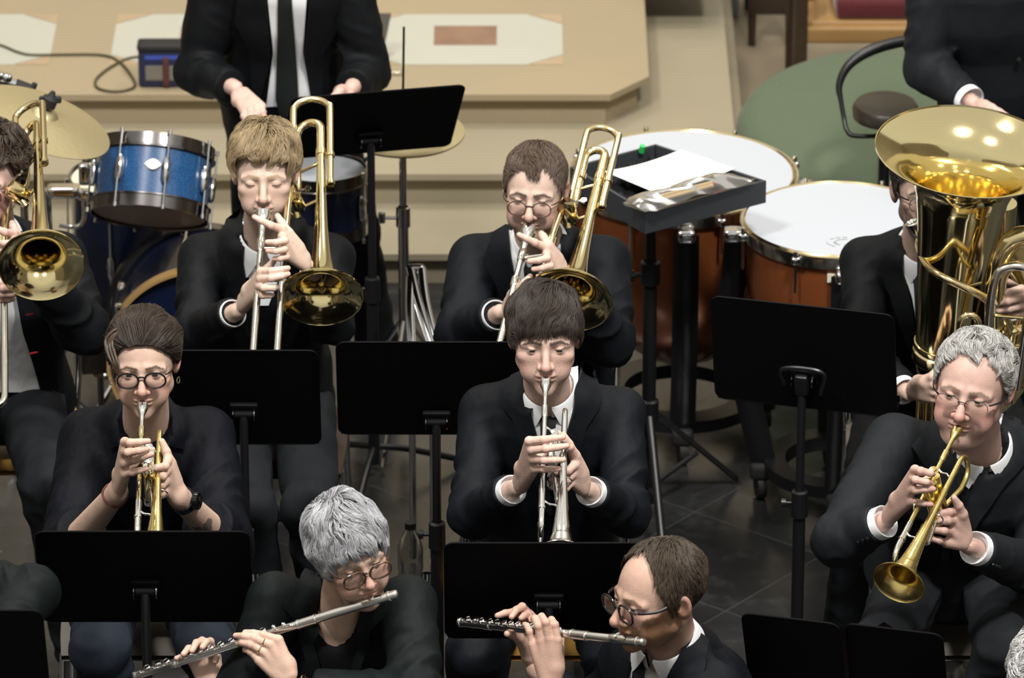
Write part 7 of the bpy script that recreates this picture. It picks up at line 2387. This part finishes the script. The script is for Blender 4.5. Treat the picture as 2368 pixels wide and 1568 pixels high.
person('person with receding brown hair, dark glasses and reddish beard, in profile, playing a flute', Head(skin=(0.55, 0.36, 0.285), brow=(0.17, 0.10, 0.06), gaze=(0, -1, -0.3), eye_open=0.002, jaw=1.0, red=0.5, nose=1.1, beard=((0.22, 0.11, 0.05), 0.8), beard_top=-0.045, moust=((0.46, 0.30, 0.12), 0.95)),
       Hair(t_top=0.006, t_side=0.004, line=[(0, 0.109), (20, 0.109), (35, 0.103), (55, 0.072), (70, 0.03), (80, -0.01), (88, -0.012), (96, 0.028), (112, 0.02), (128, -0.05), (180, -0.08)], crown=(0.0, 0.06, 0.13), wr=0.8, wd=0.2, sweep=(0.3, 0.2, 0), length=0.032, n=3400, curl=0.3, clump=0.35, nclump=300, lift=0.004,
            col=(0.030, 0.021, 0.015), col2=(0.085, 0.062, 0.043), root=1.0, seed=19, lump=0.002, rad=0.0006),
       hc, yaw, pit, rol, sc_, A(1556, 1505, 11.60), A(1452, 1590, 11.72), A(1650, 1598, 11.46), v3(A(1590, 1750, 11.8)[0], 11.80, 0.56), A(1345, 1640, 11.70), A(1500, 1720, 11.18), A(1236, 1550, Yr + 0.04), A(1290, 1600, Yl - 0.075),
       v3(0.02, 11.55, 0.54), v3(0.20, 11.36, 0.54), v3(0.02, 11.58, 0.09), v3(0.20, 11.4, 0.09), hands,
       dict(jacket='navy_suit', trousers='navy_suit', patches=pt, cuffs=False, sleeve_r=(0.062, 0.054, 0.043), collar_kw=dict(gap=10, h=0.045, leaf=0.048), collar_fwd=0.012, collar_up=0.042, collar_r=0.062, open_r=0.082, jc_gap=75), girth=1.0,
       spec_glasses=dict(m='glasses_dark', a=0.0255, b=0.0205, shape=2.8, drop=0.006, th=0.0027, temple=0.0029))
chair('grey chair under the balding flautist', (A(1600, 1750, 11.80)[0], 11.82), yaw=-40, seat_m='stand_pole', back=False)

# ---------------- player whose sleeve enters at the lower edge
hands = []
person('person mostly out of view, dark sleeve bent beside the cut-off music stand', Head(), Hair(n=600, seed=23), A(-290, 1180, 11.62), -10, 10, 0, 1.0, A(-280, 1350, 11.72), A(-430, 1370, 11.74), A(-105, 1345, 11.74),
       v3(A(-260, 1700, 11.8)[0], 11.86, 0.56), A(-480, 1600, 11.5), A(72, 1372, 11.66), A(-380, 1560, 11.35), A(-60, 1560, 11.42), v3(-1.32, 11.4, 0.54), v3(-0.86, 11.48, 0.55), v3(-1.3, 11.45, 0.09), v3(-0.86, 11.5, 0.09), hands,
       dict(jacket='green_black_suit', trousers='grey_trousers', sleeve_r=(0.064, 0.058, 0.05), collar=False))
chair('grey chair under the player cut off by the lower edge', (A(-260, 1700, 11.9)[0], 11.88))
# ---------------- white-haired player in the corner
person('person in the corner with curly white hair, nearly all out of view', Head(), Hair(t_top=0.022, t_side=0.016, n=2600, curl=2.0, clump=0.8, length=0.05, lift=0.014, col=(0.42, 0.42, 0.43), col2=(0.8, 0.8, 0.8), seed=29, lump=0.009, line=[(0, 0.07), (60, 0.03), (90, -0.03), (180, -0.09)]),
       A(2448, 1590, 11.5), -20, 10, 0, 1.05, A(2455, 1760, 11.62), A(2310, 1800, 11.64), A(2620, 1800, 11.64), v3(1.26, 11.85, 0.5), v3(0.90, 11.6, 0.6), v3(1.36, 11.6, 0.6), v3(0.98, 11.4, 0.65), v3(1.2, 11.4, 0.65), v3(1.16, 11.38, 0.52), v3(1.38, 11.38, 0.52), v3(1.16, 11.43, 0.09), v3(1.38, 11.43, 0.09), [],
       dict(jacket='black_suit', trousers='black_suit', collar=False))
# folder on the right-hand desk
b = MB(); p = A(2045, 1448, 11.76)
for s_ in (-1, 1):
    g = np.array([[p + v3(s_ * 0.105 * u, -0.02 * math.sin(math.pi * u) * 1 + 0.02, -0.012 * math.sin(math.pi * u) - 0.012 * u) - v3(0, -0.07 * v, 0.18 * v) for v in np.linspace(0, 1, 5)] for u in np.linspace(0, 1, 10)])
    b.grid(g); b.grid(g[::-1] + v3(0, 0.002, 0))
tag(b.build('music_folder', 'folder', None, origin=p), 'open dark red music folder resting on the lower-edge music desks', 'folder')
